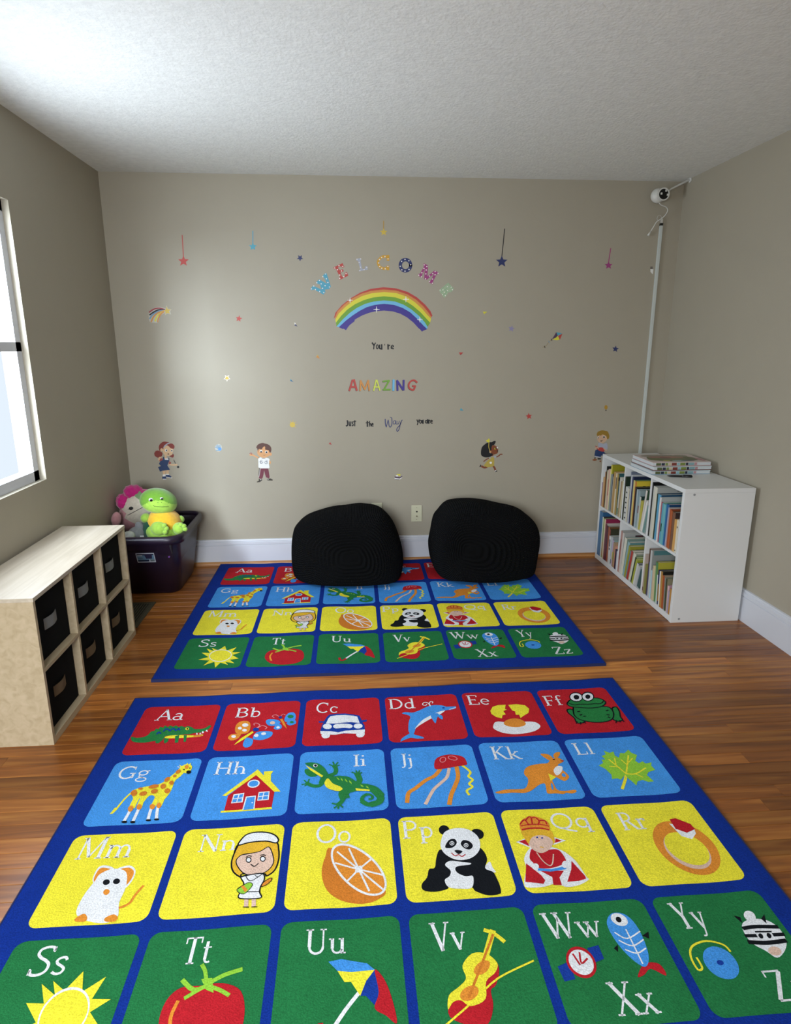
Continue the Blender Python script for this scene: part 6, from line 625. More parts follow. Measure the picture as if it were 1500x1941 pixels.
for (lev, colname), books in CELLS.items():
    k = ['far', 'middle', 'near'].index(colname)
    zf = (zmid+IT/2) if lev == 'upper' else BT
    clear = (SH-OT if lev == 'upper' else zmid-IT/2)-zf
    place = {'far': 'nearest the back wall', 'middle': 'of the middle column', 'near': 'nearest the camera'}[colname]
    def layout(unit):
        out = []; prev = None
        for b in books:
            th, ht, tn = b[3]*unit, b[2]*clear*0.985, math.tan(radians(b[4])); w = th/cos(radians(b[4]))
            f = ys[k]-0.0015+min(0, tn*ht)
            if prev:
                zm = min(ht, prev[1]); f = min(prev[0]+(tn-prev[2])*z_ for z_ in (0.0, zm))-0.0004
            out.append((f-w/2, th)); prev = (f-w, ht, tn)
        return out, min(prev[0]-max(0, prev[2])*prev[1], prev[0])
    lo_, hi_ = 0.002, 0.06
    for _ in range(40):
        u_ = (lo_+hi_)/2
        if layout(u_)[1] > ys[k]-cwid+0.002: lo_ = u_
        else: hi_ = u_
    spots = layout(lo_)[0]
    for i, (spn, cov, hh, th, lean, words, ex) in enumerate(books):
        ht = hh*clear*0.985; y, thick = spots[i]
        lab = '%s book, %s from the far end, %s cubby %s' % (words, ORD[i], lev, place)
        dep = min(0.30, max(0.16, ht*random.uniform(0.78, 0.95)))
        b = make_book(dep, thick, ht, spn, cov, lab, ex.get('title'), ex.get('text'), ex.get('art'), 'books in the %s %s cubby' % (lev, colname))
        b.location = (SX0+random.uniform(0.001, 0.009), y, zf+0.0005+abs(sin(radians(lean)))*thick/2)
        b.rotation_euler = (radians(lean), 0, 0)

# three board books lying on the shelf, and a pen
def flat_book(loc, rz, w, d, t, rim, page, art, label):
    r = empty('board_book', label, 'book', loc, rz, 'board books stacked on the shelf')
    box_obj('cover', (0, w, -d, 0, t-0.003, t), bmat(rim), r); box_obj('cover', (0, w, -d, 0, 0, 0.003), bmat(page), r)
    box_obj('pages', (0.002, w-0.002, -d+0.002, -0.002, 0.003, t-0.003), bmat('#c9cfd2'), r)
    bm = bmesh.new(); mi = []
    for (hx, pts) in art:
        if hx not in mi: mi.append(hx)
        j = 0.0001+0.00006*len(bm.faces)
        add_poly(bm, [(p[0]*w, -p[1]*d) for p in smoothloop(pts, 3)], lambda p, q: (p, q, t+min(j, 0.0011)), mi.index(hx))
    bm.normal_update(); bmesh.ops.triangulate(bm, faces=[f for f in bm.faces if len(f.verts) > 4])
    from_bm('cover_art', bm, [bmat(q) for q in mi], r)
    bm = bmesh.new(); mi2 = []; rr = random.Random(t*1e4+w)
    x = 0.06
    for hx in ('#56603c', '#2b3340', '#7c8a4e', '#c9b89a', '#7a3a30', '#8fb4bd', '#77863f', '#1e2638', '#7fa0a6', '#b58a8e'):
        ww = rr.uniform(0.03, 0.09)
        if x+ww > 0.97: break
        if hx not in mi2: mi2.append(hx)
        box(bm, x*w, (x+ww)*w, -d-0.0005, -d+0.003, 0.0035, t-0.0035, mi2.index(hx)); x += ww+0.012
    tag(from_bm('spine_art', bm, [bmat(q) for q in mi2], r), 'row of printed colour patches along the edge')
    return r
def el(cx, cy, rx, ry, n=8, w=0.0, ph=0.0): return [(cx+rx*(1+w*sin(3*2*pi*i/n+ph))*cos(2*pi*i/n), cy+ry*(1+w*cos(2*2*pi*i/n+ph))*sin(2*pi*i/n)) for i in range(n)]
garden = [('#6c6f4e', el(.5, .5, .42, .42, 10, .1)), ('#8a8476', el(.35, .2, .28, .14)), ('#9a6a5e', el(.35, .35, .2, .12, 8, .2)), ('#a57a68', el(.58, .38, .17, .14, 8, .2)), ('#7a4a4c', el(.42, .45, .1, .08)), ('#5f6a3e', el(.18, .6, .12, .16, 8, .2)), ('#c2bd4a', el(.3, .82, .06, .05)), ('#9fb4b4', el(.52, .84, .13, .08)), ('#39465a', el(.68, .8, .12, .06)), ('#5c6444', el(.82, .6, .1, .2, 8, .2)), ('#b58288', el(.93, .7, .05, .2)), ('#8f8a7a', el(.75, .25, .14, .12))]
stripes = [('#7a8a58', el(.4, .5, .3, .3)), ('#6a7fa0', el(.8, .5, .15, .3))]
z = SH+0.0005
flat_book((1.548, -0.476, z), 0.005, 0.345, 0.276, 0.021, '#b7c4c9', '#8aa4b4', stripes, 'pale blue board book, lowest of the three stacked on the bookshelf'); z += 0.0222
flat_book((1.556, -0.470, z), 0.02, 0.345, 0.276, 0.021, '#c3cccd', '#7a4a44', stripes, 'pale grey board book, middle of the three stacked on the bookshelf'); z += 0.0222
flat_book((1.562, -0.466, z), 0.0, 0.345, 0.262, 0.021, '#d0c0bd', '#c9a8a8', garden, 'pink edged board book with garden cover, topmost on the bookshelf')
pen = empty('pen', 'black marker pen lying on the white shelf before the stacked books', 'pen', (1.606, -0.812, SH+0.0068), radians(-13))
M_blk = mat('black_plastic', '#101214', 0.35)
bm = bmesh.new(); tube(bm, [(0.012, 0, 0), (0.02, 0, 0), (0.075, 0, 0), (0.077, 0, 0)], [0.004, 0.0055, 0.0062, 0.0062], 12); from_bm('barrel', bm, M_blk, pen)
bm = bmesh.new(); tube(bm, [(0.0, 0, 0), (0.013, 0, 0)], [0.0012, 0.004], 10); from_bm('tip', bm, mat('pen_tip', '#1c1f22', 0.5), pen)
bm = bmesh.new(); tube(bm, [(0.0772, 0, 0), (0.13, 0, 0), (0.134, 0, 0)], [0.0066, 0.0066, 0.005], 12); box(bm, 0.085, 0.13, -0.0015, 0.0015, 0.006, 0.009); from_bm('cap', bm, M_blk, pen)

# ------------------------------------------------------------------ wooden cube cabinet with black fabric bins
M_birch = wood_mat('birch', '#a99879', '#b3a284', '#bbaa8d', 0.45, 'y', 0.06, 0.4)
M_birchtop = wood_mat('birch_top', '#b5aa97', '#bfb4a1', '#c8bead', 0.4, 'y', 0.04, 0.4)
CX0, CX1, CYA, CHT = XL+0.016, -1.276, -1.032, 0.590
PC, tb = 0.302, 0.015
CYN = CYA-3*PC-tb
cab = empty('storage_cabinet', 'light wood cube cabinet with black fabric bins against the left wall', 'cabinet', (CX0, CYN, 0))
def cp(name, x0, x1, y0, y1, z0, z1, M=M_birch): return box_obj(name, (x0-CX0, x1-CX0, y0-CYN, y1-CYN, z0, z1), M, cab, bev=0.0008)
cp('top_panel', CX0, CX1+0.002, CYN, CYA, CHT-tb, CHT, M_birchtop)
cp('bottom_panel', CX0, CX1, CYN+tb, CYA-tb, 0.0, 0.028)
zc = (0.028+CHT-tb)/2
cp('end_panel', CX0, CX1, CYA-tb, CYA, 0, CHT-tb); cp('end_panel', CX0, CX1, CYN, CYN+tb, 0, CHT-tb)
for k in (1, 2): cp('divider', CX0, CX1, CYA-k*PC-tb, CYA-k*PC, 0.028, CHT-tb)
for k in range(3): cp('shelf_board', CX0+0.004, CX1, CYA-(k+1)*PC, CYA-k*PC-tb, zc-tb/2, zc+tb/2)
cp('back_panel', CX0, CX0+0.004, CYN+tb, CYA-tb, 0.028, CHT-tb)
M_fab = mat('black_fabric', '#0b0e10', 0.95, 0.15, noise=0.2, nscale=300, bump=0.4, bscale=500)
M_tagw = mat('tag_card', '#7c807f', 0.7); M_tagt = mat('tag_tan', '#6a5940', 0.8)
for lev, (z0, z1) in (('lower', (0.028, zc-tb/2)), ('upper', (zc+tb/2, CHT-tb))):
    for k, place in enumerate(('farthest from the camera', 'in the middle column', 'nearest the camera')):
        y1 = CYA-k*PC-tb-0.005; y0 = CYA-(k+1)*PC+0.005; zt = z1-0.018
        b = empty('fabric_bin', 'black fabric bin in the %s row of the wooden cabinet, %s' % (lev, place), 'storage bin', (CX1-0.03, (y0+y1)/2, z0+0.0005), 0, 'black fabric bins in the wooden cabinet')
        hy = (y1-y0)/2; hz = zt-z0; bm = bmesh.new(); d = 0.255; t = 0.004
        box(bm, -t, 0, -hy, hy, 0, hz); box(bm, -d, -d+t, -hy, hy, 0, hz); box(bm, -d+t, -t, -hy, -hy+t, 0, hz); box(bm, -d+t, -t, hy-t, hy, 0, hz); box(bm, -d+t, -t, -hy+t, hy-t, 0, t)
        from_bm('body', bm, M_fab, b)
        bm = bmesh.new(); box(bm, 0.0, 0.002, -hy+0.004, hy-0.004, hz-0.018, hz-0.004); from_bm('rim', bm, M_fab, b)
        Mt = M_tagw if lev == 'upper' else M_tagt
        bm = bmesh.new(); zz = hz*0.52
        nn = 8
        for i in range(nn):
            ya, yb = -0.05+0.1*i/nn, -0.05+0.1*(i+1)/nn
            xa, xb = 0.001+0.010*sin(pi*i/nn), 0.001+0.010*sin(pi*(i+1)/nn)
            for (q0, q1) in ((zz-0.022, zz+0.022),):
                v = [bm.verts.new(c) for c in ((xa, ya, q0), (xb, yb, q0), (xb, yb, q1), (xa, ya, q1))]; bm.faces.new(v)
                v = [bm.verts.new(c) for c in ((xa-0.002, ya, q0), (xb-0.002, yb, q0), (xb-0.002, yb, q1), (xa-0.002, ya, q1))]; bm.faces.new(v[::-1])
        h_ = from_bm('handle', bm, Mt, b, smooth=True); tag(h_, 'grey strap handle' if lev == 'upper' else 'tan strap handle')

# floor register beside the cabinet
M_reg = mat('register_paint', '#4a4636', 0.5); M_regd = mat('register_dark', '#14140f', 0.9)
reg = empty('floor_vent', 'dark olive louvred floor vent between the cabinet and the purple tote', 'vent', (-1.452, -0.96, 0.0))
rx, ry = 0.157, 0.335
bm = bmesh.new(); fr = 0.02
for d in ((0, rx, 0, fr), (0, rx, ry-fr, ry), (0, fr, fr, ry-fr), (rx-fr, rx, fr, ry-fr)): box(bm, d[0], d[1], d[2], d[3], 0.0004, 0.006)
from_bm('frame', bm, M_reg, reg); box_obj('well', (fr, rx-fr, fr, ry-fr, 0.0003, 0.0012), M_regd, reg)
for i in range(8):
    x = fr+0.006+i*0.0143; box_obj('slat', (x, x+0.0085, fr, ry-fr, 0.0012, 0.0045), M_reg, reg)

# ------------------------------------------------------------------ purple tote
M_tote = mat('purple_plastic', '#1e1326', 0.38, 0.5, noise=0.03, nscale=8)
tote = empty('storage_tote', 'dark purple plastic tote of soft toys in the left corner', 'storage tote', (-1.345, -0.36, 0))
def loop_at(x0, x1, y0, y1, r, z, bm): return [bm.verts.new((p[0]+1.345, p[1]+0.36, z)) for p in rrect(x0, x1, y0, y1, r, 8)]
def loft(bm, loops, mi=0, smooth=True):
    for A, B in zip(loops, loops[1:]):
        n = len(A)
        for i in range(n):
            f = bm.faces.new((A[i], A[(i+1) % n], B[(i+1) % n], B[i])); f.smooth = smooth; f.material_index = mi
b0 = (-1.525, -1.195, -0.492, -0.085); b1 = (-1.562, -1.143, -0.610, -0.060)
def mixb(t): return [p+(q-p)*t for p, q in zip(b0, b1)]
bm = bmesh.new(); LS = []
LS.append(loop_at(b0[0]+.012, b0[1]-.012, b0[2]+.012, b0[3]-.012, .055, 0.0, bm))
for t, z in ((0.0, 0.012), (.35, .13), (.7, .26), (.9, .345), (1.0, .375)): LS.append(loop_at(*mixb(t), .075, z, bm))
for ins, z in ((.004, .372), (.006, .30)): q = mixb(.96); LS.append(loop_at(q[0]+ins, q[1]-ins, q[2]+ins, q[3]-ins, .072, z, bm))
q = mixb(0.05); LS.append(loop_at(q[0]+.006, q[1]-.006, q[2]+.006, q[3]-.006, .06, .012, bm))
loft(bm, LS); bm.faces.new(LS[0][::-1]); bm.faces.new(LS[-1]); bmesh.ops.recalc_face_normals(bm, faces=bm.faces)
tote_body = from_bm('body', bm, M_tote, tote)
bm = bmesh.new(); e = .022; R_ = []
for g, z in ((0.0, .352), (e, .352), (e+.002, .385), (e-.004, .398), (.008, .400), (0.001, .392)):
    q = b1; R_.append(loop_at(q[0]-g*0.35, q[1]+g, q[2]-g*1.5, q[3]+g*0.8, .075+g*0.8, z, bm))
R_.append(R_[0]); loft(bm, R_); bmesh.ops.recalc_face_normals(bm, faces=bm.faces)
from_bm('rim', bm, M_tote, tote)
# grip hood on the front face: shallow band in the middle, deeper at the corner
bm = bmesh.new()
def hood(xa, xb, z0, z1, off):
    y_f = -0.61+0.118*(1-z0/.375)-off+.36; y_t = -0.645+.36
    V = [bm.verts.new(c) for c in ((xa+1.345, y_t+.06, z0), (xb+1.345, y_t+.06, z0), (xb+1.345, y_f, z0), (xa+1.345, y_f, z0), (xa+1.345, y_t+.06, z1), (xb+1.345, y_t+.06, z1), (xb+1.345, y_t, z1), (xa+1.345, y_t, z1))]
    for idx in ((3, 2, 1, 0), (4, 5, 6, 7), (3, 7, 6, 2), (2, 6, 5, 1), (0, 4, 7, 3)): bm.faces.new([V[i] for i in idx])
hood(-1.50, -1.262, .318, .356, .028); hood(-1.262, -1.185, .287, .356, .024)
bmesh.ops.recalc_face_normals(bm, faces=bm.faces); from_bm('grip', bm, M_tote, tote)
bm = bmesh.new(); tube(bm, [(0, -0.2165, 0), (0, -0.2135, 0)], 0.006, 12); o_rv = from_bm('rivet', bm, mat('rivet_violet', '#6a3f8a', 0.3), tote)
tag(o_rv, 'small violet plastic stud')
# printed label on the front face
lb = bmesh.new(); LM = ['label_white', 'label_navy', 'label_blue', 'label_violet', 'label_grey']
LMs = [mat('label_white', '#b9bcc6', 0.4), mat('label_navy', '#15213a', 0.4), mat('label_blue', '#5f7f98', 0.4), mat('label_violet', '#2a2644', 0.4), mat('label_grey', '#7d8a8c', 0.4)]
def lq(x0, x1, z0, z1, mi, lay): add_poly(lb, [(x0, z0), (x1, z0), (x1, z1), (x0, z1)], lambda p, q: (p, -lay*0.0001, q), mi)
lq(0, .152, 0, .075, 0, 0); lq(.006, .146, .007, .069, 2, 1); lq(.006, .146, .058, .069, 1, 2); lq(.006, .10, .007, .021, 1, 2)
add_poly(lb, [(.066, .067), (.132, .067), (.127, .030), (.078, .030)], lambda p, q: (p, -0.0003, q), 3)
lq(.010, .052, .052, .059, 0, 3); lq(.010, .05, .033, .036, 1, 3); lq(.105, .146, .007, .024, 4, 2); lq(.100, .107, .007, .024, 0, 3)
for i in range(8): lq(.112+i*.0042, .114+i*.0042, .009, .021, 1, 3)
lo = from_bm('label', lb, LMs, tote); tag(lo, 'white edged blue product label')
from mathutils.bvhtree import BVHTree
def surf_on(o, px, pz, org):
    """point of an object's surface met by a ray running along +y from the room side"""
    me = o.data; bv = BVHTree.FromPolygons([v.co for v in me.vertices], [p.vertices for p in me.polygons])
    h = bv.ray_cast(Vector((px-org[0], -1.0-org[1], pz-org[2])), Vector((0, 1, 0)))
    return h[0] if h[0] else Vector((px-org[0], 0, pz-org[2]))
TB = (-1.345, -0.36, 0)
pa, pb = surf_on(tote_body, -1.33, 0.231, TB), surf_on(tote_body, -1.33, 0.300, TB)
lo.scale = (0.68, 1, 0.92); lo.location = (-1.392+1.345, pa.y-0.0008, 0.231); lo.rotation_euler = (math.atan2(pa.y-pb.y, 0.069), 0, 0)
o_rv.location = (-1.209+1.345, surf_on(tote_body, -1.209, 0.266, TB).y+0.2145, 0.266)

# ------------------------------------------------------------------ soft toys in the tote
def plush(name, hexc): return mat(name, hexc, 0.95, 0.15, noise=0.10, nscale=60, bump=0.35, bscale=220, sheen=0.4)
PG = plush('plush_lime', '#98bf4a'); PD = plush('plush_green', '#68982f'); PY = plush('plush_yellow', '#e3b02e'); PS = plush('plush_shell', '#0f4a34')
M_eyek = mat('toy_eye_black', '#0a0a0b', 0.1); M_eyew = mat('toy_eye_white', '#e8e8e4', 0.3); M_thr = mat('toy_thread', '#2c4a1a', 0.8); M_thk = mat('toy_thread_black', '#111111', 0.7)
turtle = empty('plush_turtle', 'lime green plush turtle with yellow belly lying in the purple tote', 'soft toy', (-1.28, -0.42, 0.36))
def tob(name, fn, M, parent, org):
    bm = bmesh.new(); fn(bm); 
    for v in bm.verts: v.co -= Vector(org)
    return from_bm(name, bm, M, parent)
TO = (-1.28, -0.42, 0.36)
def head_fn(bm):
    # wide flat-ish head, muzzle pushed toward the viewer and lower right
    def f(v):
        k = 1.0
        return Vector((v.x*(1+0.10*max(0, -v.z)), v.y*(1+0.18*max(0, -v.z+0.2)), v.z*(1.0 if v.z > 0 else 0.86)))
    fs = blob(bm, (-1.296, -0.400, 0.552), (0.106, 0.092, 0.076), (8, 16, 4), 72, 54, f)
    cap = [(-0.2, -0.05), (-0.10, -0.016), (-0.072, 0.0), (-0.033, 0.023), (0.0, 0.029), (0.03, 0.028), (0.053, 0.020), (0.08, 0.0), (0.2, -0.08)]
    for fc in fs:
        c = fc.calc_center_median(); lx, lz = c.x+1.292, c.z-0.548
        for (xa, za), (xb, zb) in zip(cap, cap[1:]):
            if xa <= lx < xb and lz > za+(zb-za)*(lx-xa)/(xb-xa): fc.material_index = 1
hd = tob('head', head_fn, [PG, PD], turtle, TO)
tob('belly', lambda bm: blob(bm, (-1.268, -0.415, 0.425), (0.100, 0.105, 0.085), (0, 18, 0), 32, 20), PY, turtle, TO)
tob('body', lambda bm: (blob(bm, (-1.272, -0.415, 0.375), (0.112, 0.128, 0.075), (0, 16, 0), 32, 20)), PG, turtle, TO)
tob('shell', lambda bm: blob(bm, (-1.315, -0.385, 0.385), (0.095, 0.125, 0.10), (0, 14, 0), 32, 20), PS, turtle, TO)
tob('arm', lambda bm: blob(bm, (-1.365, -0.445, 0.462), (0.029, 0.034, 0.029)), PG, turtle, TO)
tob('arm', lambda bm: (blob(bm, (-1.196, -0.375, 0.428), (0.028, 0.03, 0.024), (0, 25, 0)), blob(bm, (-1.180, -0.390, 0.434), (0.022, 0.024, 0.024))), PG, turtle, TO)
def foot(bm, c, r, toes):
    blob(bm, c, r, (0, 20, 0), 28, 18)
    for t in toes: blob(bm, t, (0.014, 0.014, 0.014), nu=16, nv=10)
tob('foot', lambda bm: foot(bm, (-1.272, -0.50, 0.412), (0.052, 0.055, 0.047), [(-1.233, -0.535, 0.440), (-1.222, -0.538, 0.422), (-1.230, -0.545, 0.402)]), PG, turtle, TO)
tob('foot', lambda bm: foot(bm, (-1.168, -0.475, 0.402), (0.040, 0.042, 0.036), [(-1.150, -0.50, 0.432), (-1.132, -0.502, 0.424), (-1.126, -0.505, 0.406)]), PG, turtle, TO)
for ex, ez, sc in ((-1.313, 0.582, 1.0), (-1.256, 0.585, 0.75)):
    p = surf_on(hd, ex, ez, TO); bm = bmesh.new(); blob(bm, p, (0.013*sc, 0.006, 0.0105*sc), nu=16, nv=10, mi=0); blob(bm, p+Vector((0.002, -0.0035, -0.001)), (0.009*sc, 0.005, 0.009*sc), nu=14, nv=8, mi=1); blob(bm, p+Vector((-0.002, -0.0078, 0.003)), (0.0022, 0.0018, 0.0022), nu=8, nv=6, mi=0)
    tag(from_bm('eye', bm, [M_eyew, M_eyek], turtle), 'white rimmed black eye')
bm = bmesh.new(); tube(bm, [surf_on(hd, x, zz, TO)+Vector((0, -0.0008, 0)) for x, zz in smoothloop([(-1.300, 0.552), (-1.292, 0.546), (-1.268, 0.541), (-1.245, 0.538), (-1.222, 0.536)], 4, False)], 0.0013, 6); from_bm('smile', bm, M_thr, turtle)
bm = bmesh.new()
for nx, nz in ((-1.274, 0.566), (-1.256, 0.565)): blob(bm, surf_on(hd, nx, nz, TO), (0.003, 0.002, 0.002), nu=8, nv=6)
from_bm('nostril', bm, plush('plush_nostril', '#5f8a2c'), turtle)

PW = plush('plush_cream', '#cdc4b4'); PP = plush('plush_hot_pink', '#b81f72'); PB = plush('plush_band', '#7a9a6c'); PK = plush('plush_blush', '#c79096')
doll = empty('plush_doll', 'cream plush doll with hot pink hair leaning in the purple tote', 'soft toy', (-1.46, -0.36, 0.36))
DO = (-1.46, -0.36, 0.36)
def dbody(bm):
    fs = blob(bm, (-1.452, -0.285, 0.462), (0.108, 0.092, 0.150), (0, 30, 0), 40, 28, lambda v: Vector((v.x*(1-0.08*v.z), v.y, v.z)))
    import mathutils
    Ei = mathutils.Euler((0, radians(30), 0)).to_matrix().inverted()
    for f in fs:
        c = Ei @ (f.calc_center_median()-Vector((-1.452, -0.285, 0.462)))
        if c.z > 0.098: f.material_index = 2 if c.z > 0.125 else 1
        elif c.z < -0.02 and c.z > -0.075 and c.x < -0.055: f.material_index = 3
        elif c.z < -0.055: f.material_index = 3
db = tob('body', dbody, [PW, PB, PP, PK], doll, DO)
tob('hair', lambda bm: (blob(bm, (-1.532, -0.285, 0.521), (0.048, 0.06, 0.058), (0, -20, 0), 40, 28, lambda v: v*(1+0.07*sin(9*v.x+4*v.z)*sin(8*v.z+5*v.y))),
                        blob(bm, (-1.474, -0.275, 0.578), (0.064, 0.06, 0.048), (0, 15, 0), 40, 28, lambda v: v*(1+0.07*sin(9*v.x+5*v.y)*sin(8*v.z)))), PP, doll, DO)
tob('arm', lambda bm: blob(bm, (-1.545, -0.42, 0.452), (0.027, 0.03, 0.045), (0, 10, 0)), PK, doll, DO)
p = surf_on(db, -1.470, 0.503, DO); bm = bmesh.new(); blob(bm, p, (0.0145, 0.004, 0.0115), nu=18, nv=10)
tube(bm, [p+Vector((-0.012, -0.001, -0.002)), p+Vector((-0.020, -0.001, -0.005))], 0.0015, 6); tag(from_bm('eye', bm, M_thk, doll), 'embroidered black eye')
bm = bmesh.new(); tube(bm, [surf_on(db, x, zz, DO)+Vector((0, -0.0008, 0)) for x, zz in smoothloop([(-1.495, 0.462), (-1.46, 0.480), (-1.425, 0.498), (-1.395, 0.512)], 4, False)], 0.0016, 6); from_bm('mouth', bm, M_thk, doll)
PGr = plush('plush_grey', '#8b8d90'); PWh = plush('plush_white', '#c9ccc8')
cat = empty('plush_kitten', 'small grey and white plush toy with a tag in the tote beside the turtle', 'soft toy', (-1.42, -0.49, 0.33))
KO = (-1.42, -0.49, 0.33)
tob('body', lambda bm: (blob(bm, (-1.418, -0.470, 0.372), (0.05, 0.05, 0.045)), blob(bm, (-1.400, -0.455, 0.405), (0.026, 0.024, 0.04), (0, -20, 0))), PGr, cat, KO)
tob('paw', lambda bm: blob(bm, (-1.445, -0.525, 0.377), (0.036, 0.034, 0.030)), PWh, cat, KO)
tob('tag', lambda bm: box(bm, -1.372, -1.350, -0.553, -0.552, 0.372, 0.388), mat('toy_tag', '#c9c9c5', 0.4), cat, KO)

# ------------------------------------------------------------------ knitted poufs
def knit_mat():
    M = bpy.data.materials.new('black_knit'); M.use_nodes = True; nt = M.node_tree; b = nt.nodes['Principled BSDF']
    b.inputs['Base Color'].default_value = lin('#08090b'); b.inputs['Roughness'].default_value = 0.85; b.inputs['Specular IOR Level'].default_value = 0.15
    uv = nt.nodes.new('ShaderNodeUVMap')
    sp_ = nt.nodes.new('ShaderNodeSeparateXYZ'); nt.links.new(uv.outputs[0], sp_.inputs[0])
    m1 = nt.nodes.new('ShaderNodeMath'); m1.operation = 'MULTIPLY'; m1.inputs[1].default_value = 2*pi*150; nt.links.new(sp_.outputs['X'], m1.inputs[0])
    m2 = nt.nodes.new('ShaderNodeMath'); m2.operation = 'SINE'; nt.links.new(m1.outputs[0], m2.inputs[0])
    bp = nt.nodes.new('ShaderNodeBump'); bp.inputs['Strength'].default_value = 0.7; bp.inputs['Distance'].default_value = 0.003
    nt.links.new(m2.outputs[0], bp.inputs['Height']); nt.links.new(bp.outputs[0], b.inputs['Normal'])
    return M
M_knit = knit_mat()
def make_pouf(label, outline, cy, depth, seed, ax=(0, 0), ribs=44, floor_z=0.0150, nexp=2.5):
    rr = random.Random(seed)
    cx = sum(p[0] for p in outline)/len(outline); cz = (max(p[1] for p in outline))/2+0.0
    pts = smoothloop(outline, 6)
    polar = sorted((math.atan2(p[1]-cz, p[0]-cx), math.hypot(p[0]-cx, p[1]-cz)) for p in pts)
    def rad(t):
        t = (t+pi) % (2*pi)-pi
        lo = polar[-1]; lo = (lo[0]-2*pi, lo[1])
        for hi in polar+[(polar[0][0]+2*pi, polar[0][1])]:
            if hi[0] >= t:
                k = (t-lo[0])/max(hi[0]-lo[0], 1e-9); return lo[1]+(hi[1]-lo[1])*k
            lo = hi
        return polar[0][1]
    NU, NV = 300, ribs*8
    R = [rad(2*pi*i/NU) for i in range(NU)]
    ph = [rr.uniform(0, 6.28) for _ in range(6)]
    verts = []; faces = []; uvs = []
    def se(x, n): return math.copysign(abs(x)**(2/n), x)
    for j in range(NV+1):
        t = pi*j/NV; g = abs(sin(t))**(2/nexp); d = se(cos(t), nexp)
        for i in range(NU):
            a_ = 2*pi*i/NU
            lump = 1+0.02*sin(2*a_+3*t+ph[0])+0.015*sin(3*a_-4*t+ph[1])+0.008*sin(7*a_+5*t+ph[2])
            rib = 0.0044*sin(2*pi*ribs*j/NV+1.2*sin(a_*2+ph[3])*0.4)+0.0009*sin(150*a_)
            rib *= min(1, sin(t)*6)
            r = R[i]*g*lump
            x = r*cos(a_)+ax[0]*(1-g)*0.5; z = r*sin(a_)+ax[1]*(1-g)*0.5; yv = -d*depth/2*(1+0.03*sin(3*a_+ph[4])*g)
            # rib displacement along an approximate normal
            n = Vector((cos(a_)*g, -d*0.9, sin(a_)*g)); n.normalize()
            p = Vector((x, yv, z))+n*rib
            zw = p.z+cz
            if zw < 0.05:      # settle on the floor
                zw = 0.05*math.exp((zw-0.05)/0.05) if zw < 0.05 else zw
            zw = max(zw-0.004, 0.0)
            verts.append((p.x, p.y, zw)); uvs.append((i/NU, j/NV))
    for j in range(NV):
        for i in range(NU):
            k = (i+1) % NU; faces.append((j*NU+i, j*NU+k, (j+1)*NU+k, (j+1)*NU+i))
    me = bpy.data.meshes.new('pouf'); me.from_pydata(verts, [], faces)
    ul = me.uv_layers.new(name='UVMap'); li = 0; flat = []
    for f in faces:
        for vi, vv in enumerate(f):
            u, v = uvs[vv]
            if vi in (1, 2) and u == 0.0: u = 1.0
            flat += [u, v]
    ul.data.foreach_set('uv', flat)
    me.polygons.foreach_set('use_smooth', [True]*len(faces))
    o = link('knitted_pouf', me, M_knit); o.location = (cx, cy, floor_z)
    return tag(o, label, 'pouf', 'black knitted poufs on the rug')
make_pouf('black knitted pouf nearer the purple tote, hiding part of an outlet', POUF1, -0.297, 0.56, 3, (0.0, -0.02))
make_pouf('black knitted pouf nearer the white bookshelf, with peaked top', POUF2, -0.307, 0.58, 8, (-0.3, 0.03))

# ------------------------------------------------------------------ outlets
M_ivory = mat('ivory_plastic', '#c9c7ab', 0.35); M_dark = mat('slot_dark', '#1a1a16', 0.6); M_brass = mat('coax_metal', '#9a947c', 0.35, metal=0.8)
def plate(name, label, cx, cz):
    r = empty(name, label, 'wall plate', (cx, 0, cz)); bm = bmesh.new(); box(bm, -0.036, 0.036, -0.006, 0, -0.058, 0.058, bev=0.003); from_bm('cover_plate', bm, M_ivory, r); return r
pl = plate('phone_plate', 'ivory wall plate with phone and cable jacks between the poufs', 0.2935, 0.335)
box_obj('phone_jack', (-0.005, 0.006, -0.0068, -0.006, 0.009, 0.019), M_dark, pl); bm = bmesh.new(); tube(bm, [(0, -0.006, -0.018), (0, -0.015, -0.018)], 0.0048, 12); from_bm('cable_jack', bm, M_brass, pl)
for z in (0.041, -0.041):
    bm = bmesh.new(); tube(bm, [(0, -0.0056, z), (0, -0.0069, z)], 0.0028, 10); from_bm('screw', bm, M_brass, pl)
pl = plate('power_outlet', 'ivory power outlet half hidden behind the pouf nearer the tote', 0.021, 0.357)
for z in (0.022, -0.022):
    f_ = box_obj('socket_face', (-0.016, 0.016, -0.0078, -0.006, z-0.014, z+0.014), M_ivory, pl, bev=0.0006)
    bm = bmesh.new(); box(bm, -0.0075, -0.0055, -0.0082, -0.0077, z-0.002, z+0.008); box(bm, 0.0055, 0.0075, -0.0082, -0.0077, z-0.001, z+0.007); from_bm('slot', bm, M_dark, f_)

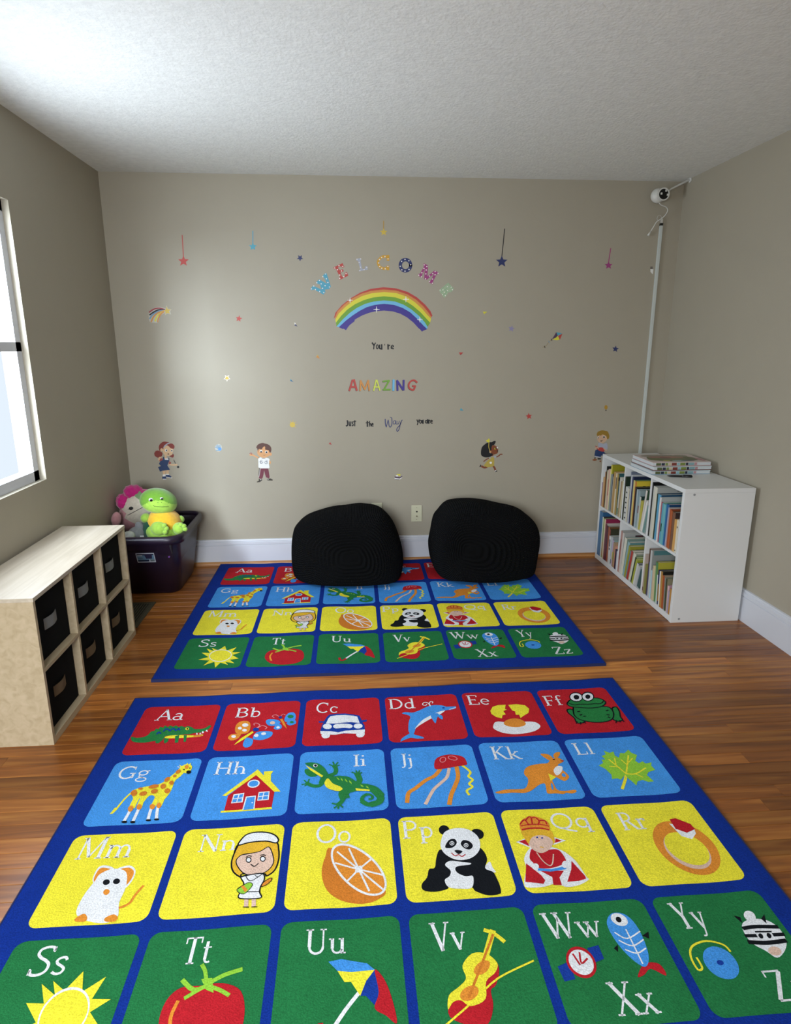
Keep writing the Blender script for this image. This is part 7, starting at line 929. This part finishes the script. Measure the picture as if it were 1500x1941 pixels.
# ------------------------------------------------------------------ corner camera, its cord and the cable cover
M_wht = mat('white_plastic', '#cfcfc8', 0.35)
cam_o = empty('nursery_camera', 'round white camera with black face high in the right corner', 'camera', (1.778, -0.06, 2.346))
bm = bmesh.new(); blob(bm, (-0.006, 0.012, 0), (0.045, 0.035, 0.043), nu=28, nv=18); from_bm('housing', bm, M_wht, cam_o)
def ring_z(bm, cx, cz, y0, y1, r0, r1, seg=28):
    V = [[bm.verts.new((cx+r*cos(2*pi*i/seg), yy, cz+r*sin(2*pi*i/seg))) for i in range(seg)] for r, yy in ((r0, y1), (r1, y1), (r1, y0), (r0, y0))]
    for q in range(4):
        A, B = V[q], V[(q+1) % 4]
        for i in range(seg): bm.faces.new((A[i], A[(i+1) % seg], B[(i+1) % seg], B[i]))
    bmesh.ops.recalc_face_normals(bm, faces=bm.faces)
bm = bmesh.new(); ring_z(bm, 0.008, 0, -0.034, -0.010, 0.030, 0.037); from_bm('bezel', bm, M_wht, cam_o)
bm = bmesh.new(); tube(bm, [(0.008, -0.012, 0), (0.008, -0.031, 0)], 0.031, 28); from_bm('face', bm, mat('camera_black', '#08090b', 0.15), cam_o)
for dx, dz in ((0.014, 0.020), (-0.014, 0.003), (0.026, -0.003)):
    b = bmesh.new(); box(b, 0.008+dx-0.0055, 0.008+dx+0.0055, -0.0335, -0.030, dz-0.006, dz+0.006, bev=0.001); tag(from_bm('light_sensor', b, M_wht, cam_o), 'small white square on the black face')
bm = bmesh.new(); tube(bm, [(0.03, 0.02, 0.012), (0.085, 0.025, 0.045), (0.166, -0.02, 0.085)], [0.0042, 0.006, 0.0068], 10); from_bm('bracket_arm', bm, M_wht, cam_o)
bm = bmesh.new(); tube(bm, [(0.166, -0.02, 0.085), (0.1765, -0.02, 0.087)], 0.016, 14); from_bm('mount', bm, M_wht, cam_o)
cord = empty('dangling_cord', 'white cord dangling from the corner camera with a loose plug', 'cord', (1.778, -0.06, 2.31))
pts = [(1.776, 2.312), (1.785, 2.302), (1.80, 2.293), (1.833, 2.283), (1.847, 2.263), (1.834, 2.236), (1.811, 2.216), (1.789, 2.201), (1.774, 2.173), (1.760, 2.147)]
P3 = [(x, -0.055+0.004*i, z) for i, (x, z) in enumerate(pts)]
bm = bmesh.new(); tube(bm, [tuple(Vector(p)-Vector((1.778, -0.06, 2.31))) for p in smoothloop(P3, 5, False)], 0.0032, 8); from_bm('cable', bm, M_wht, cord)
bm = bmesh.new(); tube(bm, [tuple(Vector(p)-Vector((1.778, -0.06, 2.31))) for p in ((1.760, -0.018, 2.147), (1.751, -0.017, 2.130), (1.7455, -0.016, 2.121))], [0.0038, 0.0065, 0.0075], 10); from_bm('plug', bm, M_wht, cord)
race = empty('cable_cover', 'thin white cable cover running down the back wall near the corner', 'cable cover', (1.829, 0, 0.60))
box_obj('channel', (-0.0095, 0.0095, -0.014, 0, -0.42, 1.582), mat('channel_white', '#c3c9c4', 0.4), race, bev=0.002)
box_obj('collar', (-0.0085, 0.0085, -0.016, -0.0005, 1.582, 1.596), M_blk, race)
box_obj('neck', (-0.0060, 0.0060, -0.013, -0.001, 1.596, 1.622), M_wht, race)
bm = bmesh.new(); tube(bm, smoothloop([(0.0, -0.008, 1.62), (-0.010, -0.010, 1.640), (-0.026, -0.010, 1.640), (-0.032, -0.010, 1.622), (-0.024, -0.010, 1.610), (-0.012, -0.010, 1.608)], 4, False), 0.0013, 6); from_bm('wire_loop', bm, M_wht, race)
